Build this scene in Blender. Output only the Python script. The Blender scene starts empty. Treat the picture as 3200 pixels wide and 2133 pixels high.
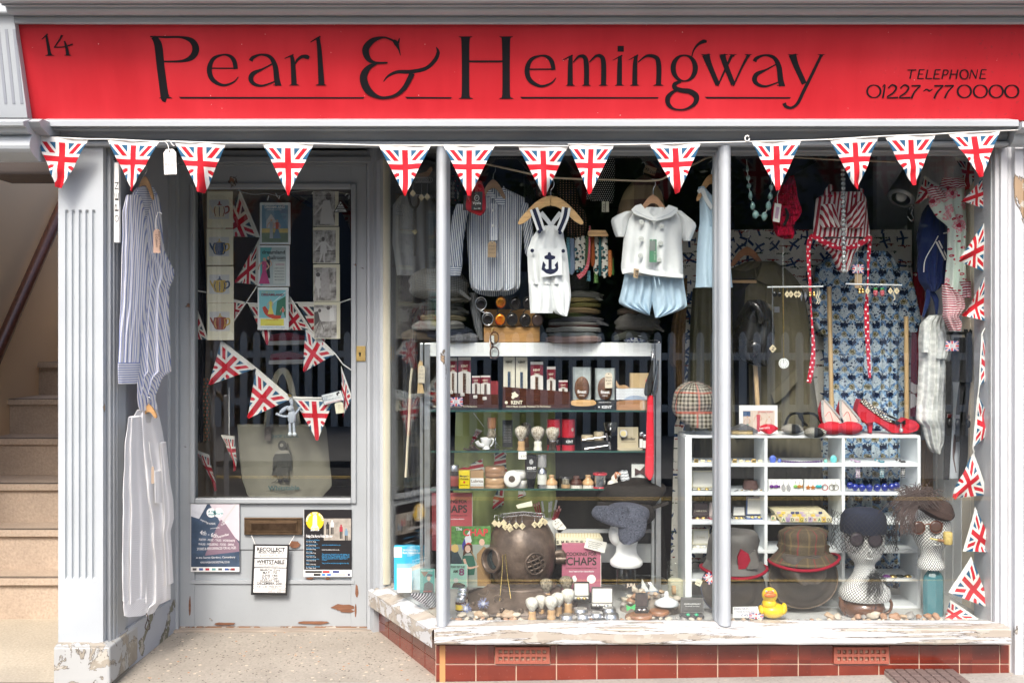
import bpy,math,random
from mathutils import Vector,Matrix,noise as mnoise
from mathutils.geometry import tessellate_polygon
random.seed(7)
C=bpy.context.scene.collection
SC=bpy.context.scene
R=math.radians
# ---------------------------------------------------------------- camera, sky, sun, exposure
F,D,CX,CY,CZ=3306.0,4.0,1600.0,1030.0,1.33
cam=bpy.data.cameras.new('camera');camo=bpy.data.objects.new('camera',cam);C.objects.link(camo)
camo.location=(0,-D,CZ);camo.rotation_euler=(R(90),0,0)
cam.sensor_width=36;cam.lens=36*F/3200;cam.shift_y=-(2133/2-CY)/3200;cam.clip_end=500;cam.clip_start=0.05
SC.camera=camo
W=bpy.data.worlds.new('World');SC.world=W;W.use_nodes=True
wn=W.node_tree;sky=wn.nodes.new('ShaderNodeTexSky');sky.sky_type='NISHITA';sky.sun_disc=False
SUN_EL,SUN_AZ=46,191
sky.sun_elevation=R(SUN_EL);sky.sun_rotation=R(SUN_AZ);sky.air_density=0.8;sky.dust_density=4.0;sky.ozone_density=1.0
bg=[n for n in wn.nodes if n.type=='BACKGROUND'][0];wn.links.new(sky.outputs[0],bg.inputs[0]);bg.inputs[1].default_value=0.15
sl=bpy.data.lights.new('sun','SUN');sl.energy=1.5;sl.angle=R(16);sl.color=(1,.95,.88)
so=bpy.data.objects.new('sun',sl);C.objects.link(so)
sd=Vector((math.sin(R(SUN_AZ))*math.cos(R(SUN_EL)),math.cos(R(SUN_AZ))*math.cos(R(SUN_EL)),math.sin(R(SUN_EL))))
so.rotation_euler=sd.to_track_quat('Z','Y').to_euler();so.location=(-3,-8,12)
SC.view_settings.view_transform='Standard';SC.view_settings.look='None';SC.view_settings.gamma=1
SC.view_settings.exposure=1.25
SC.cycles.use_denoising=True;SC.cycles.transparent_max_bounces=32;SC.cycles.max_bounces=9
SC.cycles.diffuse_bounces=5;SC.cycles.caustics_reflective=False;SC.cycles.caustics_refractive=False
def S(Y):return(D+Y)/F
def P(x,y,Y=0.0):
 s=S(Y);return Vector(((x-CX)*s,Y,CZ-(y-CY)*s))
def lerp(a,b,t):return a+(b-a)*t
def sample(tab,t):
 'piecewise smooth lookup in a table of (key, values...)'
 if t<=tab[0][0]:return tab[0][1:]
 for a,b in zip(tab,tab[1:]):
  if t<=b[0]:
   k=(t-a[0])/max(1e-9,b[0]-a[0])
   return tuple(lerp(p,q,k)for p,q in zip(a[1:],b[1:]))
 return tab[-1][1:]
def catmull(pts,n=6):
 if len(pts)<3:return[tuple(p)for p in pts]
 out=[];q=[pts[0]]+list(pts)+[pts[-1]]
 for i in range(1,len(q)-2):
  p0,p1,p2,p3=q[i-1:i+3]
  for k in range(n):
   t=k/n
   out.append(tuple(.5*(2*b+(c-a)*t+(2*a-5*b+4*c-d)*t*t+(3*b-a-3*c+d)*t**3)for a,b,c,d in zip(p0,p1,p2,p3)))
 out.append(tuple(pts[-1]));return out
 # ---------------------------------------------------------------- mesh builder
ORG={}
class MB:
 def __init__(s):s.v,s.f,s.fm,s.uv,s.sm,s.mats=[],[],[],[],[],[]
 def mi(s,m):
  if m not in s.mats:s.mats.append(m)
  return s.mats.index(m)
 def face(s,pts,m,uvs=None,smooth=False):
  b=len(s.v);s.v+=[Vector(p)for p in pts];s.f.append(list(range(b,b+len(pts))));s.fm.append(s.mi(m))
  s.uv.append(uvs or[(p[0],p[2])for p in pts]);s.sm.append(smooth);return s
 def grid(s,rows,m,uvs=None,cu=False,cv=False,smooth=True):
  b=len(s.v);n=len(rows);k=len(rows[0])
  for r in rows:s.v+=[Vector(p)for p in r]
  M_=s.mi(m)
  for i in range(n if cv else n-1):
   for j in range(k if cu else k-1):
    i2,j2=(i+1)%n,(j+1)%k
    s.f.append([b+i*k+j,b+i*k+j2,b+i2*k+j2,b+i2*k+j]);s.fm.append(M_);s.sm.append(smooth)
    if uvs:s.uv.append([uvs[i][j],uvs[i][j2]if j2 or not cu else(uvs[i][j][0]+(uvs[i][1][0]-uvs[i][0][0]),uvs[i][j][1]),uvs[i2][j2]if j2 or not cu else(uvs[i2][j][0]+(uvs[i2][1][0]-uvs[i2][0][0]),uvs[i2][j][1]),uvs[i2][j]])
    else:s.uv.append([(p[0],p[2])for p in(s.v[q]for q in s.f[-1])])
  return s
 def box(s,x0,x1,y0,y1,z0,z1,m):
  p=lambda a,b,c:(x1 if a else x0,y1 if b else y0,z1 if c else z0)
  b=len(s.v);s.v+=[Vector(p(i&1,i>>1&1,i>>2))for i in range(8)];k=s.mi(m)
  for q in([0,1,5,4],[1,3,7,5],[3,2,6,7],[2,0,4,6],[4,5,7,6],[2,3,1,0]):
   s.f.append([b+i for i in q]);s.fm.append(k);s.sm.append(False)
   h=q in([4,5,7,6],[2,3,1,0]);sd=q in([1,3,7,5],[2,0,4,6])
   s.uv.append([((s.v[b+i][0],s.v[b+i][1])if h else(s.v[b+i][1],s.v[b+i][2])if sd else(s.v[b+i][0],s.v[b+i][2]))for i in q])
  return s
 def pbox(s,x0,x1,y0,y1,Y,dep,m):
  'box whose front face covers the photo pixels x0..x1, y0..y1 at depth Y'
  a,c=P(x0,y1,Y),P(x1,y0,Y);return s.box(a.x,c.x,Y,Y+dep,a.z,c.z,m)
 def prism(s,poly,m,dep,m2=None,uvs=None):
  'poly: list of 3-D front points (counter-clockwise or not); dep: extrusion vector'
  dep=Vector(dep)if not isinstance(dep,(int,float))else Vector((0,dep,0))
  A=[Vector(p)for p in poly];B=[p+dep for p in A];n=len(A)
  if n>4:
   tris=tessellate_polygon([A])
  else:tris=[list(range(n))]
  for t in tris:
   s.face([A[i]for i in t],m,[(A[i].x,A[i].z)for i in t]if not uvs else[uvs[i]for i in t]);s.face([B[i]for i in reversed(t)],m2 or m)
  for i in range(n):
   j=(i+1)%n;s.face([A[i],B[i],B[j],A[j]],m2 or m)
  return s
 def plate(s,poly,Y,dep,m,smooth=0,m2=None):
  'flat plate traced in photo pixels at depth Y, dep metres thick'
  if smooth:poly=catmull(list(poly)+[poly[0]],smooth)[:-1]
  return s.prism([P(x,y,Y)for x,y in poly],m,dep,m2)
 def lathe(s,base,axis,prof,m,n=20,sx=1.0,sy=1.0,cap=True,smooth=True,ang=(0,360),mm=None,wob=0):
  'prof: (height along the axis, radius); base, axis in metres'
  axis=Vector(axis).normalized();q=Vector((0,0,1)).rotation_difference(axis).to_matrix()
  full=ang[1]-ang[0]>=360;rows,uvs=[],[];k=n if full else n+1;arc=0;pr=None
  for h,r in prof:
   if pr:arc+=math.hypot(h-pr[0],r-pr[1])
   pr=(h,r);row,ur=[],[]
   for j in range(k):
    a=R(lerp(ang[0],ang[1],j/n));rr=r*(1+wob*mnoise.noise(Vector((math.cos(a)*2,math.sin(a)*2,h*30))))
    row.append(Vector(base)+q@Vector((math.cos(a)*rr*sx,math.sin(a)*rr*sy,h)));ur.append((R(lerp(ang[0],ang[1],j/n))*max(p[1]for p in prof),arc))
   rows.append(row);uvs.append(ur)
  s.grid(rows,m,uvs,cu=full,smooth=smooth)
  if cap and full:
   for row,fl in((rows[0],True),(rows[-1],False)):
    if(row[0]-row[k//2]).length>1e-5:s.face(row[::-1]if fl else row,m)
  return s
 def plathe(s,cx,Y,prof,m,**k):
  'upright lathe: prof = (photo y, radius in photo px) from bottom to top, axis at photo x=cx, depth Y'
  b=P(cx,prof[0][0],Y);sc=S(Y)
  return s.lathe(b,(0,0,1),[((prof[0][0]-y)*sc,r*sc)for y,r in prof],m,**k)
 def tube(s,pts,r,m,n=7,closed=False,cap=True,rs=None):
  pts=[Vector(p)for p in pts];k=len(pts);rows=[];up=None
  for i,p in enumerate(pts):
   t=(pts[(i+1)%k]-pts[i-1])if closed else(pts[min(i+1,k-1)]-pts[max(i-1,0)])
   if t.length<1e-9:t=Vector((0,0,1))
   t.normalize()
   if up is None:up=Vector((0,1,0))if abs(t.y)<.8 else Vector((1,0,0))
   a=(up-t*up.dot(t));a=a.normalized()if a.length>1e-6 else t.orthogonal().normalized();up=a;b=t.cross(a);rr=rs[i]if rs else r
   rows.append([p+(a*math.cos(2*math.pi*j/n)+b*math.sin(2*math.pi*j/n))*rr for j in range(n)])
  arc=[0]
  for a_,b_ in zip(pts,pts[1:]):arc.append(arc[-1]+(b_-a_).length)
  s.grid(rows,m,[[(j/n*6.28*r,arc[i])for j in range(n)]for i in range(k)]if not closed else None,cu=True,cv=closed)
  if cap and not closed:s.face(rows[0],m);s.face(rows[-1][::-1],m)
  return s
 def ptube(s,pts,rpx,m,sm=0,**k):
  'tube through (photo x, photo y, depth) with its radius in photo px'
  if sm:pts=catmull(pts,sm)
  return s.tube([P(*p)for p in pts],rpx*S(pts[0][2]),m,**k)
 def ribbon(s,pts,Y,m,dep=.0015,n=6,smooth=True):
  'brush stroke: photo points (x, y, width in px) laid as a thin strip at depth Y (a number or a function of photo x, y)'
  q=catmull(pts,n)if smooth else pts;L,Rr=[],[]
  f=Y if callable(Y)else(lambda x,y:Y)
  for i,(x,y,w)in enumerate(q):
   x0,y0=q[max(i-1,0)][:2];x1,y1=q[min(i+1,len(q)-1)][:2];dx,dy=x1-x0,y1-y0;l=math.hypot(dx,dy)or 1
   nx,ny=-dy/l*w/2,dx/l*w/2
   L.append(P(x+nx,y+ny,f(x+nx,y+ny)));Rr.append(P(x-nx,y-ny,f(x-nx,y-ny)))
  d=Vector((0,dep,0))
  s.grid([L,Rr],m,smooth=False);s.grid([[p+d for p in Rr],[p+d for p in L]],m,smooth=False)
  s.grid([[p+d for p in L],L],m,smooth=False);s.grid([Rr,[p+d for p in Rr]],m,smooth=False);return s
 def ball(s,c,r,m,n=12,sx=1,sy=1,sz=1,seed=None,amp=0,rot=None):
  rows,uvs=[],[];h=max(6,n//2+2)
  for i in range(h+1):
   th=math.pi*i/h;row=[]
   for j in range(n):
    a=2*math.pi*j/n;d=Vector((math.sin(th)*math.cos(a),math.sin(th)*math.sin(a),math.cos(th)))
    k=1+(amp*mnoise.noise(d*1.3+Vector((seed,seed*.7,3)))if amp else 0)
    v=Vector((d.x*sx,d.y*sy,d.z*sz))*r*k
    if rot:v=rot@v
    row.append(Vector(c)+v)
   rows.append(row);ru=r*(sx+sy)/2;uvs.append([(2*math.pi*j/n*ru,-th*r*(sz+sx)/2)for j in range(n)])
  return s.grid(rows,m,uvs,cu=True)
 def cloth(s,rows,Y,m,th=.02,fold=.006,nf=3,seed=0,cols=22,nr=None,rot=0,back=True,vph=0,sharp=1.0,flat=.0,u0=None):
  'hanging cloth: rows = (photo y, left x, right x) top to bottom, rounded out by th with vertical folds; UV in metres; Y may be per row (4th value)'
  rnd=random.Random(seed);ph=[rnd.uniform(0,6.28)for _ in range(8)];fr=[rnd.uniform(.6,1.5)for _ in range(8)]
  y0,y1=rows[0][0],rows[-1][0];nr=nr or max(6,min(46,int(abs(y1-y0)/9)))
  ca,sa=math.cos(R(rot)),math.sin(R(rot));fr_,bk_,uv_=[],[],[]
  for i in range(nr+1):
   y=lerp(y0,y1,i/nr);v=sample(rows,y);xl,xr=v[0],v[1];Yc=Y if callable(Y)else None;Yr=v[2]if len(v)>2 else Y
   a,b,c=[],[],[]
   for j in range(cols+1):
    t=j/cols;x=lerp(xl,xr,t);w=max(0,1-abs(2*t-1)**2.4)**.5
    k=i/nr
    fo=sum(math.sin((t*nf*fr[q]*6.28)+ph[q]+math.sin(k*2.5*fr[q]+ph[q])*.9)/(q+1.5)for q in range(3))*fold*(.35+.65*k)*(.3+w*.7)
    fo+=fold*.5*mnoise.noise(Vector((x*.02,y*.012,seed*3.1)))
    if Yc:Yr=Yc(x,y)
    p=P(x,y,Yr);p.y+=-th*w*(1-flat*.5)+fo
    a.append(p);q_=P(x,y,Yr);q_.y+=th*.35*w+.003+max(0,fo)*.2;b.append(q_)
    gx,gz=(x-(u0 if u0 is not None else(rows[0][1]+rows[0][2])/2))*S(Yr),(y-y0)*S(Yr)
    c.append((gx*ca-gz*sa,gx*sa+gz*ca))
   fr_.append(a);bk_.append(b);uv_.append(c)
  s.grid(fr_,m,uv_)
  if back:
   s.grid([r[::-1]for r in bk_],m,[r[::-1]for r in uv_])
   s.grid([[r[0]for r in bk_],[r[0]for r in fr_]],m,[[r[0]for r in uv_]]*2);s.grid([[r[-1]for r in fr_],[r[-1]for r in bk_]],m,[[r[-1]for r in uv_]]*2)
   s.grid([fr_[-1],bk_[-1]],m,[uv_[-1]]*2);s.grid([bk_[0],fr_[0]],m,[uv_[0]]*2)
  return s
 def text(s,t,x,y,h,Y,m,w=None,al='l',ang=0,shear=0,dep=.0006,bold=0,sp=1.0,fn=None,axes=None):
  'writing: baseline start at photo (x, y), capital height h px, optional total width w px'
  global _ft
  cu=bpy.data.curves.new('t','FONT');cu.body=t;cu.size=1;cu.offset=bold;cu.resolution_u=3;cu.space_character=sp
  o=bpy.data.objects.new('t',cu);C.objects.link(o);dg=bpy.context.evaluated_depsgraph_get();me=bpy.data.meshes.new_from_object(o.evaluated_get(dg))
  if len(me.vertices):
   xs=[v.co.x for v in me.vertices];x0,x1=min(xs),max(xs);k=h/.70;kx=k if w is None else w/max(1e-6,x1-x0)
   wd=(x1-x0)*kx;off={'l':0,'c':-wd/2,'r':-wd}[al];ca,sa=math.cos(R(ang)),math.sin(R(ang));b=len(s.v);pts=[]
   for v in me.vertices:
    u,q=(v.co.x-x0)*kx+off,v.co.y*k;u+=q*shear
    px,py=x+u*ca+q*sa,y+u*sa-q*ca
    if axes:pts.append(axes(px,py))
    else:
     p=P(px,py,Y if not callable(Y)else Y(px,py));p.y-=dep;pts.append(p)
   s.v+=pts;k_=s.mi(m)
   for f in me.polygons:
    q=list(f.vertices);s.f.append([b+i for i in q]);s.fm.append(k_);s.sm.append(False);s.uv.append([(0,0)]*len(q))
  bpy.data.objects.remove(o);bpy.data.curves.remove(cu);bpy.data.meshes.remove(me);return s
 def xf(s,fn,a=0):
  for i in range(a,len(s.v)):s.v[i]=Vector(fn(s.v[i]))
  return s
 def b(s,name,parent=None,bevel=0,label=None,org=None,sub=0,kind=None):
  if parent is not None:o0=ORG[parent.name]
  elif org is not None:o0=Vector(org)
  else:
   xs=[p.x for p in s.v];ys=[p.y for p in s.v];o0=Vector(((min(xs)+max(xs))/2,(min(ys)+max(ys))/2,min(p.z for p in s.v)))
  me=bpy.data.meshes.new(name);me.from_pydata([tuple(p-o0)for p in s.v],[],s.f)
  for m in s.mats:me.materials.append(m)
  uv=me.uv_layers.new(name='UVMap');flat=[c for f in s.uv for q in f for c in q]
  uv.data.foreach_set('uv',flat);me.polygons.foreach_set('material_index',s.fm);me.polygons.foreach_set('use_smooth',s.sm)
  me.update();o=bpy.data.objects.new(name,me);C.objects.link(o);ORG[o.name]=o0
  if parent is not None:o.parent=parent
  else:o.location=o0
  if bevel:
   bm=o.modifiers.new('bevel','BEVEL');bm.width=bevel;bm.segments=2;bm.limit_method='ANGLE';bm.angle_limit=R(40)
  if sub:
   sm=o.modifiers.new('sub','SUBSURF');sm.levels=sub;sm.render_levels=sub
  if label:o['label']=label
  if kind:o['kind']=kind
  return o
 def top(s,name,label,cat,group=None,**k):
  o=s.b(name,None,**k);tag(o,label,cat,group);return o
def tag(o,label,cat,group=None):
 o['label']=label;o['category']=cat
 if group:o['group']=group
 return o
def thing(name,label,cat,at,group=None):
 o=bpy.data.objects.new(name,None);C.objects.link(o);o.location=at;o.empty_display_size=.05;ORG[o.name]=Vector(at);return tag(o,label,cat,group)
def dup(t,off,label=None,group=None,scale=None,mats=None,rz=None):
 'copy of a thing with copies of its parts and sub-parts; mats swaps materials'
 def sw(o):
  if mats and o.type=='MESH' and any(m in mats for m in o.data.materials[:]):
   o.data=o.data.copy()
   for i,m in enumerate(o.data.materials):
    if m in mats:o.data.materials[i]=mats[m]
 r=t.copy();C.objects.link(r);r.location=t.location+Vector(off);ORG[r.name]=r.location.copy();sw(r)
 if scale:r.scale=scale if not isinstance(scale,(int,float))else(scale,)*3
 if rz is not None:r.rotation_euler=(0,0,rz)
 for c in list(t.children):
  d=c.copy();C.objects.link(d);d.parent=r;ORG[d.name]=ORG[r.name];sw(d)
  for g in list(c.children):
   e=g.copy();C.objects.link(e);e.parent=d;sw(e)
 if label:r['label']=label
 if group:r['group']=group
 return r
 # ---------------------------------------------------------------- materials (all node-based)
class E:
 'a value in a node tree with operators'
 def __init__(s,nt,k):s.nt,s.k=nt,k
 def op(s,o,*a):
  n=s.nt.nodes.new('ShaderNodeMath');n.operation=o
  for i,q in enumerate((s,)+a):
   if isinstance(q,E):s.nt.links.new(q.k,n.inputs[i])
   else:n.inputs[i].default_value=q
  return E(s.nt,n.outputs[0])
 def __add__(s,o):return s.op('ADD',o)
 __radd__=__add__
 def __sub__(s,o):return s.op('SUBTRACT',o)
 def __rsub__(s,o):return(s*-1)+o
 def __mul__(s,o):return s.op('MULTIPLY',o)
 __rmul__=__mul__
 def __truediv__(s,o):return s.op('DIVIDE',o)
 def abs(s):return s.op('ABSOLUTE')
 def lt(s,o):return s.op('LESS_THAN',o)
 def gt(s,o):return s.op('GREATER_THAN',o)
 def mod(s,o):return s.op('FLOORED_MODULO',o)
 def floor(s):return s.op('FLOOR')
 def min(s,o):return s.op('MINIMUM',o)
 def max(s,o):return s.op('MAXIMUM',o)
 def sin(s):return s.op('SINE')
 def pw(s,o):return s.op('POWER',o)
 def pp(s,o):return s.op('PINGPONG',o)
 def step(s,a,b):
  'smooth 0..1 between a and b'
  n=s.nt.nodes.new('ShaderNodeMapRange');s.nt.links.new(s.k,n.inputs[0]);n.inputs[1].default_value=a;n.inputs[2].default_value=b;n.interpolation_type='SMOOTHSTEP';return E(s.nt,n.outputs[0])
class Mat:
 def __init__(s,name,rough=.6,spec=.5,metal=0,coat=0):
  s.m=bpy.data.materials.new(name);s.m.use_nodes=True;s.nt=s.m.node_tree;s.bs=s.nt.nodes['Principled BSDF'];s.out=s.nt.nodes['Material Output']
  s.set(Roughness=rough,Metallic=metal);s.bs.inputs['Specular IOR Level'].default_value=spec;s.bs.inputs['Coat Weight'].default_value=coat;s.bs.inputs['Coat Roughness'].default_value=.08
  s.tc=s.nt.nodes.new('ShaderNodeTexCoord');s._uv=None
 def set(s,**k):
  for a,v in k.items():
   i=s.bs.inputs[a.replace('_',' ')]
   if isinstance(v,E):s.nt.links.new(v.k,i)
   elif hasattr(v,'is_output'):s.nt.links.new(v,i)
   else:i.default_value=(*v,1)if isinstance(v,tuple)and len(v)==3 else v
  return s
 def uv(s):
  if not s._uv:
   n=s.nt.nodes.new('ShaderNodeSeparateXYZ');s.nt.links.new(s.tc.outputs['UV'],n.inputs[0]);s._uv=(E(s.nt,n.outputs[0]),E(s.nt,n.outputs[1]))
  return s._uv
 def xyz(s):
  n=s.nt.nodes.new('ShaderNodeSeparateXYZ');s.nt.links.new(s.tc.outputs['Object'],n.inputs[0]);return[E(s.nt,o)for o in n.outputs]
 def vec(s,x,y,z=0.0):
  n=s.nt.nodes.new('ShaderNodeCombineXYZ')
  for i,q in enumerate((x,y,z)):
   if isinstance(q,E):s.nt.links.new(q.k,n.inputs[i])
   else:n.inputs[i].default_value=q
  return n.outputs[0]
 def noise(s,sc,det=4,vec=None,rough=.55,stretch=None,dist=0):
  v=vec if vec is not None else s.tc.outputs['Object']
  if stretch:
   mp=s.nt.nodes.new('ShaderNodeMapping');s.nt.links.new(v,mp.inputs[0]);mp.inputs['Scale'].default_value=stretch;v=mp.outputs[0]
  n=s.nt.nodes.new('ShaderNodeTexNoise');n.inputs['Scale'].default_value=sc;n.inputs['Detail'].default_value=det;n.inputs['Roughness'].default_value=rough;n.inputs['Distortion'].default_value=dist
  s.nt.links.new(v,n.inputs['Vector']);return E(s.nt,n.outputs[0])
 def voro(s,sc,vec=None,feat='F1',out=0,rnd=1):
  n=s.nt.nodes.new('ShaderNodeTexVoronoi');n.inputs['Scale'].default_value=sc;n.feature=feat;n.inputs['Randomness'].default_value=rnd
  s.nt.links.new(vec if vec is not None else s.tc.outputs['Object'],n.inputs['Vector']);return E(s.nt,n.outputs[out])
 def mix(s,f,a,b):
  n=s.nt.nodes.new('ShaderNodeMix');n.data_type='RGBA'
  for i,q in((0,f),(6,a),(7,b)):
   if isinstance(q,E):s.nt.links.new(q.k,n.inputs[i])
   elif hasattr(q,'is_output'):s.nt.links.new(q,n.inputs[i])
   else:n.inputs[i].default_value=(*q,1)if isinstance(q,tuple)else q
  return n.outputs[2]
 def bump(s,h,st=.3,dist=.01):
  n=s.nt.nodes.new('ShaderNodeBump');n.inputs['Strength'].default_value=st;n.inputs['Distance'].default_value=dist
  s.nt.links.new(h.k,n.inputs['Height']);s.nt.links.new(n.outputs[0],s.bs.inputs['Normal']);return s
_mc={}
def memo(f):
 def g(*a,**k):
  key=(f.__name__,a,tuple(sorted(k.items())))
  if key not in _mc:_mc[key]=f(*a,**k)
  return _mc[key]
 return g
@memo
def plain(c,rough=.55,metal=0,spec=.5,var=.12,coat=0,nsc=25):
 m=Mat('plain',rough,spec,metal,coat)
 if var:
  n=m.noise(nsc,4);m.set(Base_Color=m.mix((n-.5)*(2*var)+.5,tuple(q*(1-var*2)for q in c),tuple(min(1,q*(1+var*2))for q in c)))
  m.set(Roughness=(n-.5)*.25+rough)
 else:m.set(Base_Color=c)
 return m.m
@memo
def flatc(c,rough=.6):return plain(c,rough,var=0)
GREY=(.375,.402,.425)
@memo
def paint(c=GREY,peel=.0,sc=9,st=(1,1,1),under=(.30,.21,.13),seed=0,dirt=.35,rough=.42,grain=(1,1,1)):
 'old gloss paint: brush grain, grime, and flaking that bares primer and wood'
 m=Mat('old_paint',rough);n1=m.noise(3.1+seed*.01,5);n2=m.noise(60,3,stretch=grain)
 base=m.mix((n1-.5)*1.5+.5,tuple(q*(1-dirt*.45)for q in c),tuple(min(1,q*1.08)for q in c))
 spk=m.noise(160,2).gt(.695);base=m.mix(spk*.5*dirt,base,(.16,.15,.14));h=n2*.12
 if peel>0:
  p=m.noise(sc,9,stretch=st,rough=.62,dist=.6);t=.78-.36*peel
  p2=p-t;core=p2.gt(0);rim=(p2+.012).gt(0)
  wood=m.mix(m.noise(14,5,stretch=tuple(q*1.0 for q in st)),tuple(q*.55 for q in under),tuple(min(1,q*1.5)for q in under))
  prim=m.mix(m.noise(sc*2.3,4).gt(.56),wood,(.42,.40,.35))
  base=m.mix(rim,base,(.10,.085,.07));base=m.mix(core,base,prim);h=h-rim*.9
 m.set(Base_Color=base,Roughness=(n1-.5)*.3+rough+.05);m.bump(h,.35,.004);return m.m
@memo
def wood(c=(.42,.24,.11),sc=1.0,rough=.5,ax=0,coat=0,con=1.0):
 m=Mat('wood',rough,coat=coat);st=[30,30,30];st[ax]=2.5
 n=m.noise(sc*1.6,6,stretch=tuple(st),dist=1.2);k=m.noise(4*sc,3)
 m.set(Base_Color=m.mix(((n-.5)*1.6*con+.5+(k-.5)*.6),tuple(q*.52 for q in c),tuple(min(1,q*1.35)for q in c)));m.bump(n,.15,.002);return m.m
@memo
def metal(c=(.55,.55,.56),rough=.3,var=.2):
 m=Mat('metal',rough,metal=1);n=m.noise(40,4);m.set(Base_Color=m.mix(n,tuple(q*(1-var)for q in c),tuple(min(1,q*(1+var))for q in c)),Roughness=(n-.5)*.3+rough);return m.m
@memo
def pane(tint=(.97,.985,.98),f0=.056,dust=.0):
 'clear glass: transparent with a Fresnel mirror on each face'
 m=Mat('glass');nt=m.nt;g=nt.nodes.new('ShaderNodeNewGeometry');d=nt.nodes.new('ShaderNodeVectorMath');d.operation='DOT_PRODUCT'
 nt.links.new(g.outputs['Normal'],d.inputs[0]);nt.links.new(g.outputs['Incoming'],d.inputs[1])
 c=1-E(nt,d.outputs['Value']).abs();fr=c.pw(5)*(1-f0)+f0
 t=nt.nodes.new('ShaderNodeBsdfTransparent');t.inputs[0].default_value=(*tint,1);r=nt.nodes.new('ShaderNodeBsdfGlossy');r.inputs['Roughness'].default_value=.0;r.inputs['Color'].default_value=(1,1,1,1)
 mx=nt.nodes.new('ShaderNodeMixShader');nt.links.new(fr.k,mx.inputs[0]);nt.links.new(t.outputs[0],mx.inputs[1]);nt.links.new(r.outputs[0],mx.inputs[2]);df=nt.nodes.new('ShaderNodeBsdfDiffuse');df.inputs[0].default_value=(.55,.55,.54,1);m2=nt.nodes.new('ShaderNodeMixShader');ds=m.noise(5,5,stretch=(1,1,.5)).step(.55,.8)*.010;nt.links.new(ds.k,m2.inputs[0]);nt.links.new(mx.outputs[0],m2.inputs[1]);nt.links.new(df.outputs[0],m2.inputs[2]);nt.links.new(m2.outputs[0],m.out.inputs[0]);return m.m
def ov(m,u,v,cu,cv,a,b):return((((u-cu)/a)*((u-cu)/a))+(((v-cv)/b)*((v-cv)/b))).lt(1)
@memo
def fabric(c,sc=1.0,rough=.85,var=.3,weave=900,sheen=.0):
 m=Mat('fabric',rough,.25);u,v=m.uv();n=m.noise(30*sc,5);w=(u*weave).sin()*(v*weave).sin()
 m.set(Base_Color=m.mix((n-.5)*var*2+.5+w*.08,tuple(q*.7 for q in c),tuple(min(1,q*1.25)for q in c)));m.set(Sheen_Weight=sheen);m.bump(w*.5+n*.6,.3,.002);return m.m
@memo
def stripes(a,b,per=.006,duty=.5,axis=0,per2=0,duty2=.2,rough=.8,wob=.0):
 'striped cloth in UV metres; a second thinner stripe with per2'
 m=Mat('striped',rough,.25);u,v=m.uv();q=(u,v)[axis]if axis<2 else(u+v)
 if wob:q=q+(m.noise(9,2)-.5)*wob
 k=(q/per).mod(1).lt(duty)
 if per2:k=k.max((q/per+.72).mod(1).lt(duty2)*.8)
 n=m.noise(25,5);col=m.mix(k,a,b);m.set(Base_Color=m.mix((n-.5)*.5+.25,col,m.mix(.35,col,(.1,.1,.12))));m.bump(n,.25,.003);return m.m
@memo
def dots(a,b,per=.012,rad=.3,rough=.7,stag=True):
 m=Mat('dotted',rough,.3);u,v=m.uv();r=(v/per).floor();uu=(u/per+(r.mod(2)*.5 if stag else 0)).mod(1)-.5;vv=(v/per).mod(1)-.5
 d=(uu*uu+vv*vv).lt(rad*rad);m.set(Base_Color=m.mix(d,a,b));m.bump(m.noise(40,4),.2,.002);return m.m
@memo
def tweed(a,b,kind='herring',per=.012,line=None,lper=.05,fleck=None):
 'woven wool: herringbone, houndstooth-like check, or plain fleck'
 m=Mat('tweed',.92,.15);u,v=m.uv();n=m.noise(420,3);big=m.noise(20,3)
 if kind=='herring':
  z=(u/per).pp(1);k=((v/per*1.6+z*1.0).mod(1)).lt(.5)
 elif kind=='check':
  k=(((u/per).mod(1).lt(.5))+((v/per).mod(1).lt(.5)))*.5;k=k*.8+((u+v)/per*2).mod(1).lt(.5)*.2
 else:k=n.step(.35,.65)
 col=m.mix((k*1.2-.1+(n-.5)*.5+(big-.5)*.5),tuple(q*.85 for q in a),tuple(q*.5 for q in b))
 if line:
  col=m.mix(((u/lper).mod(1).lt(.07)).max((v/lper).mod(1).lt(.07))*.65,col,line)
 if fleck:col=m.mix(m.noise(260,1).gt(.66),col,fleck)
 m.set(Base_Color=col);m.bump(n,.5,.002);return m.m
@memo
def flag_mat(wh=(.72,.71,.68),rd=(.52,.016,.028),bl=(.025,.10,.19)):
 'triangular pennant in UV: u across (-.5...5), v down from the hem (0) to the tip (1)'
 m=Mat('pennant_cloth',.85,.2);u,v=m.uv();A=u.abs();y=v-.43
 up=y.lt(0)
 # diagonals run from the centre to the edges of the pennant
 dd=up*((y.abs()-(A-.07)*1.25)/1.6)+(1-up)*((y.abs()-.043-A*.69)/1.21);white=dd.abs().lt(.078);red=dd.abs().lt(.036)*A.gt(.10)
 cross_w=A.lt(.118).max(y.abs().lt(.118));cross=A.lt(.056).max(y.abs().lt(.056))
 hem=v.lt(.10);tip=v.gt(.93)
 col=m.mix(white,bl,wh);col=m.mix(red,col,rd);col=m.mix(cross_w,col,wh);col=m.mix(cross.max(tip),col,rd);col=m.mix(hem,col,tuple(min(1,q*1.02)for q in wh))
 n=m.noise(45,5);m.set(Base_Color=m.mix((n-.45)*.9,col,m.mix(.3,col,(.12,.10,.10))));m.bump(m.noise(70,4),.35,.004)
 m.set(Transmission_Weight=0.0);return m.m
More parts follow.
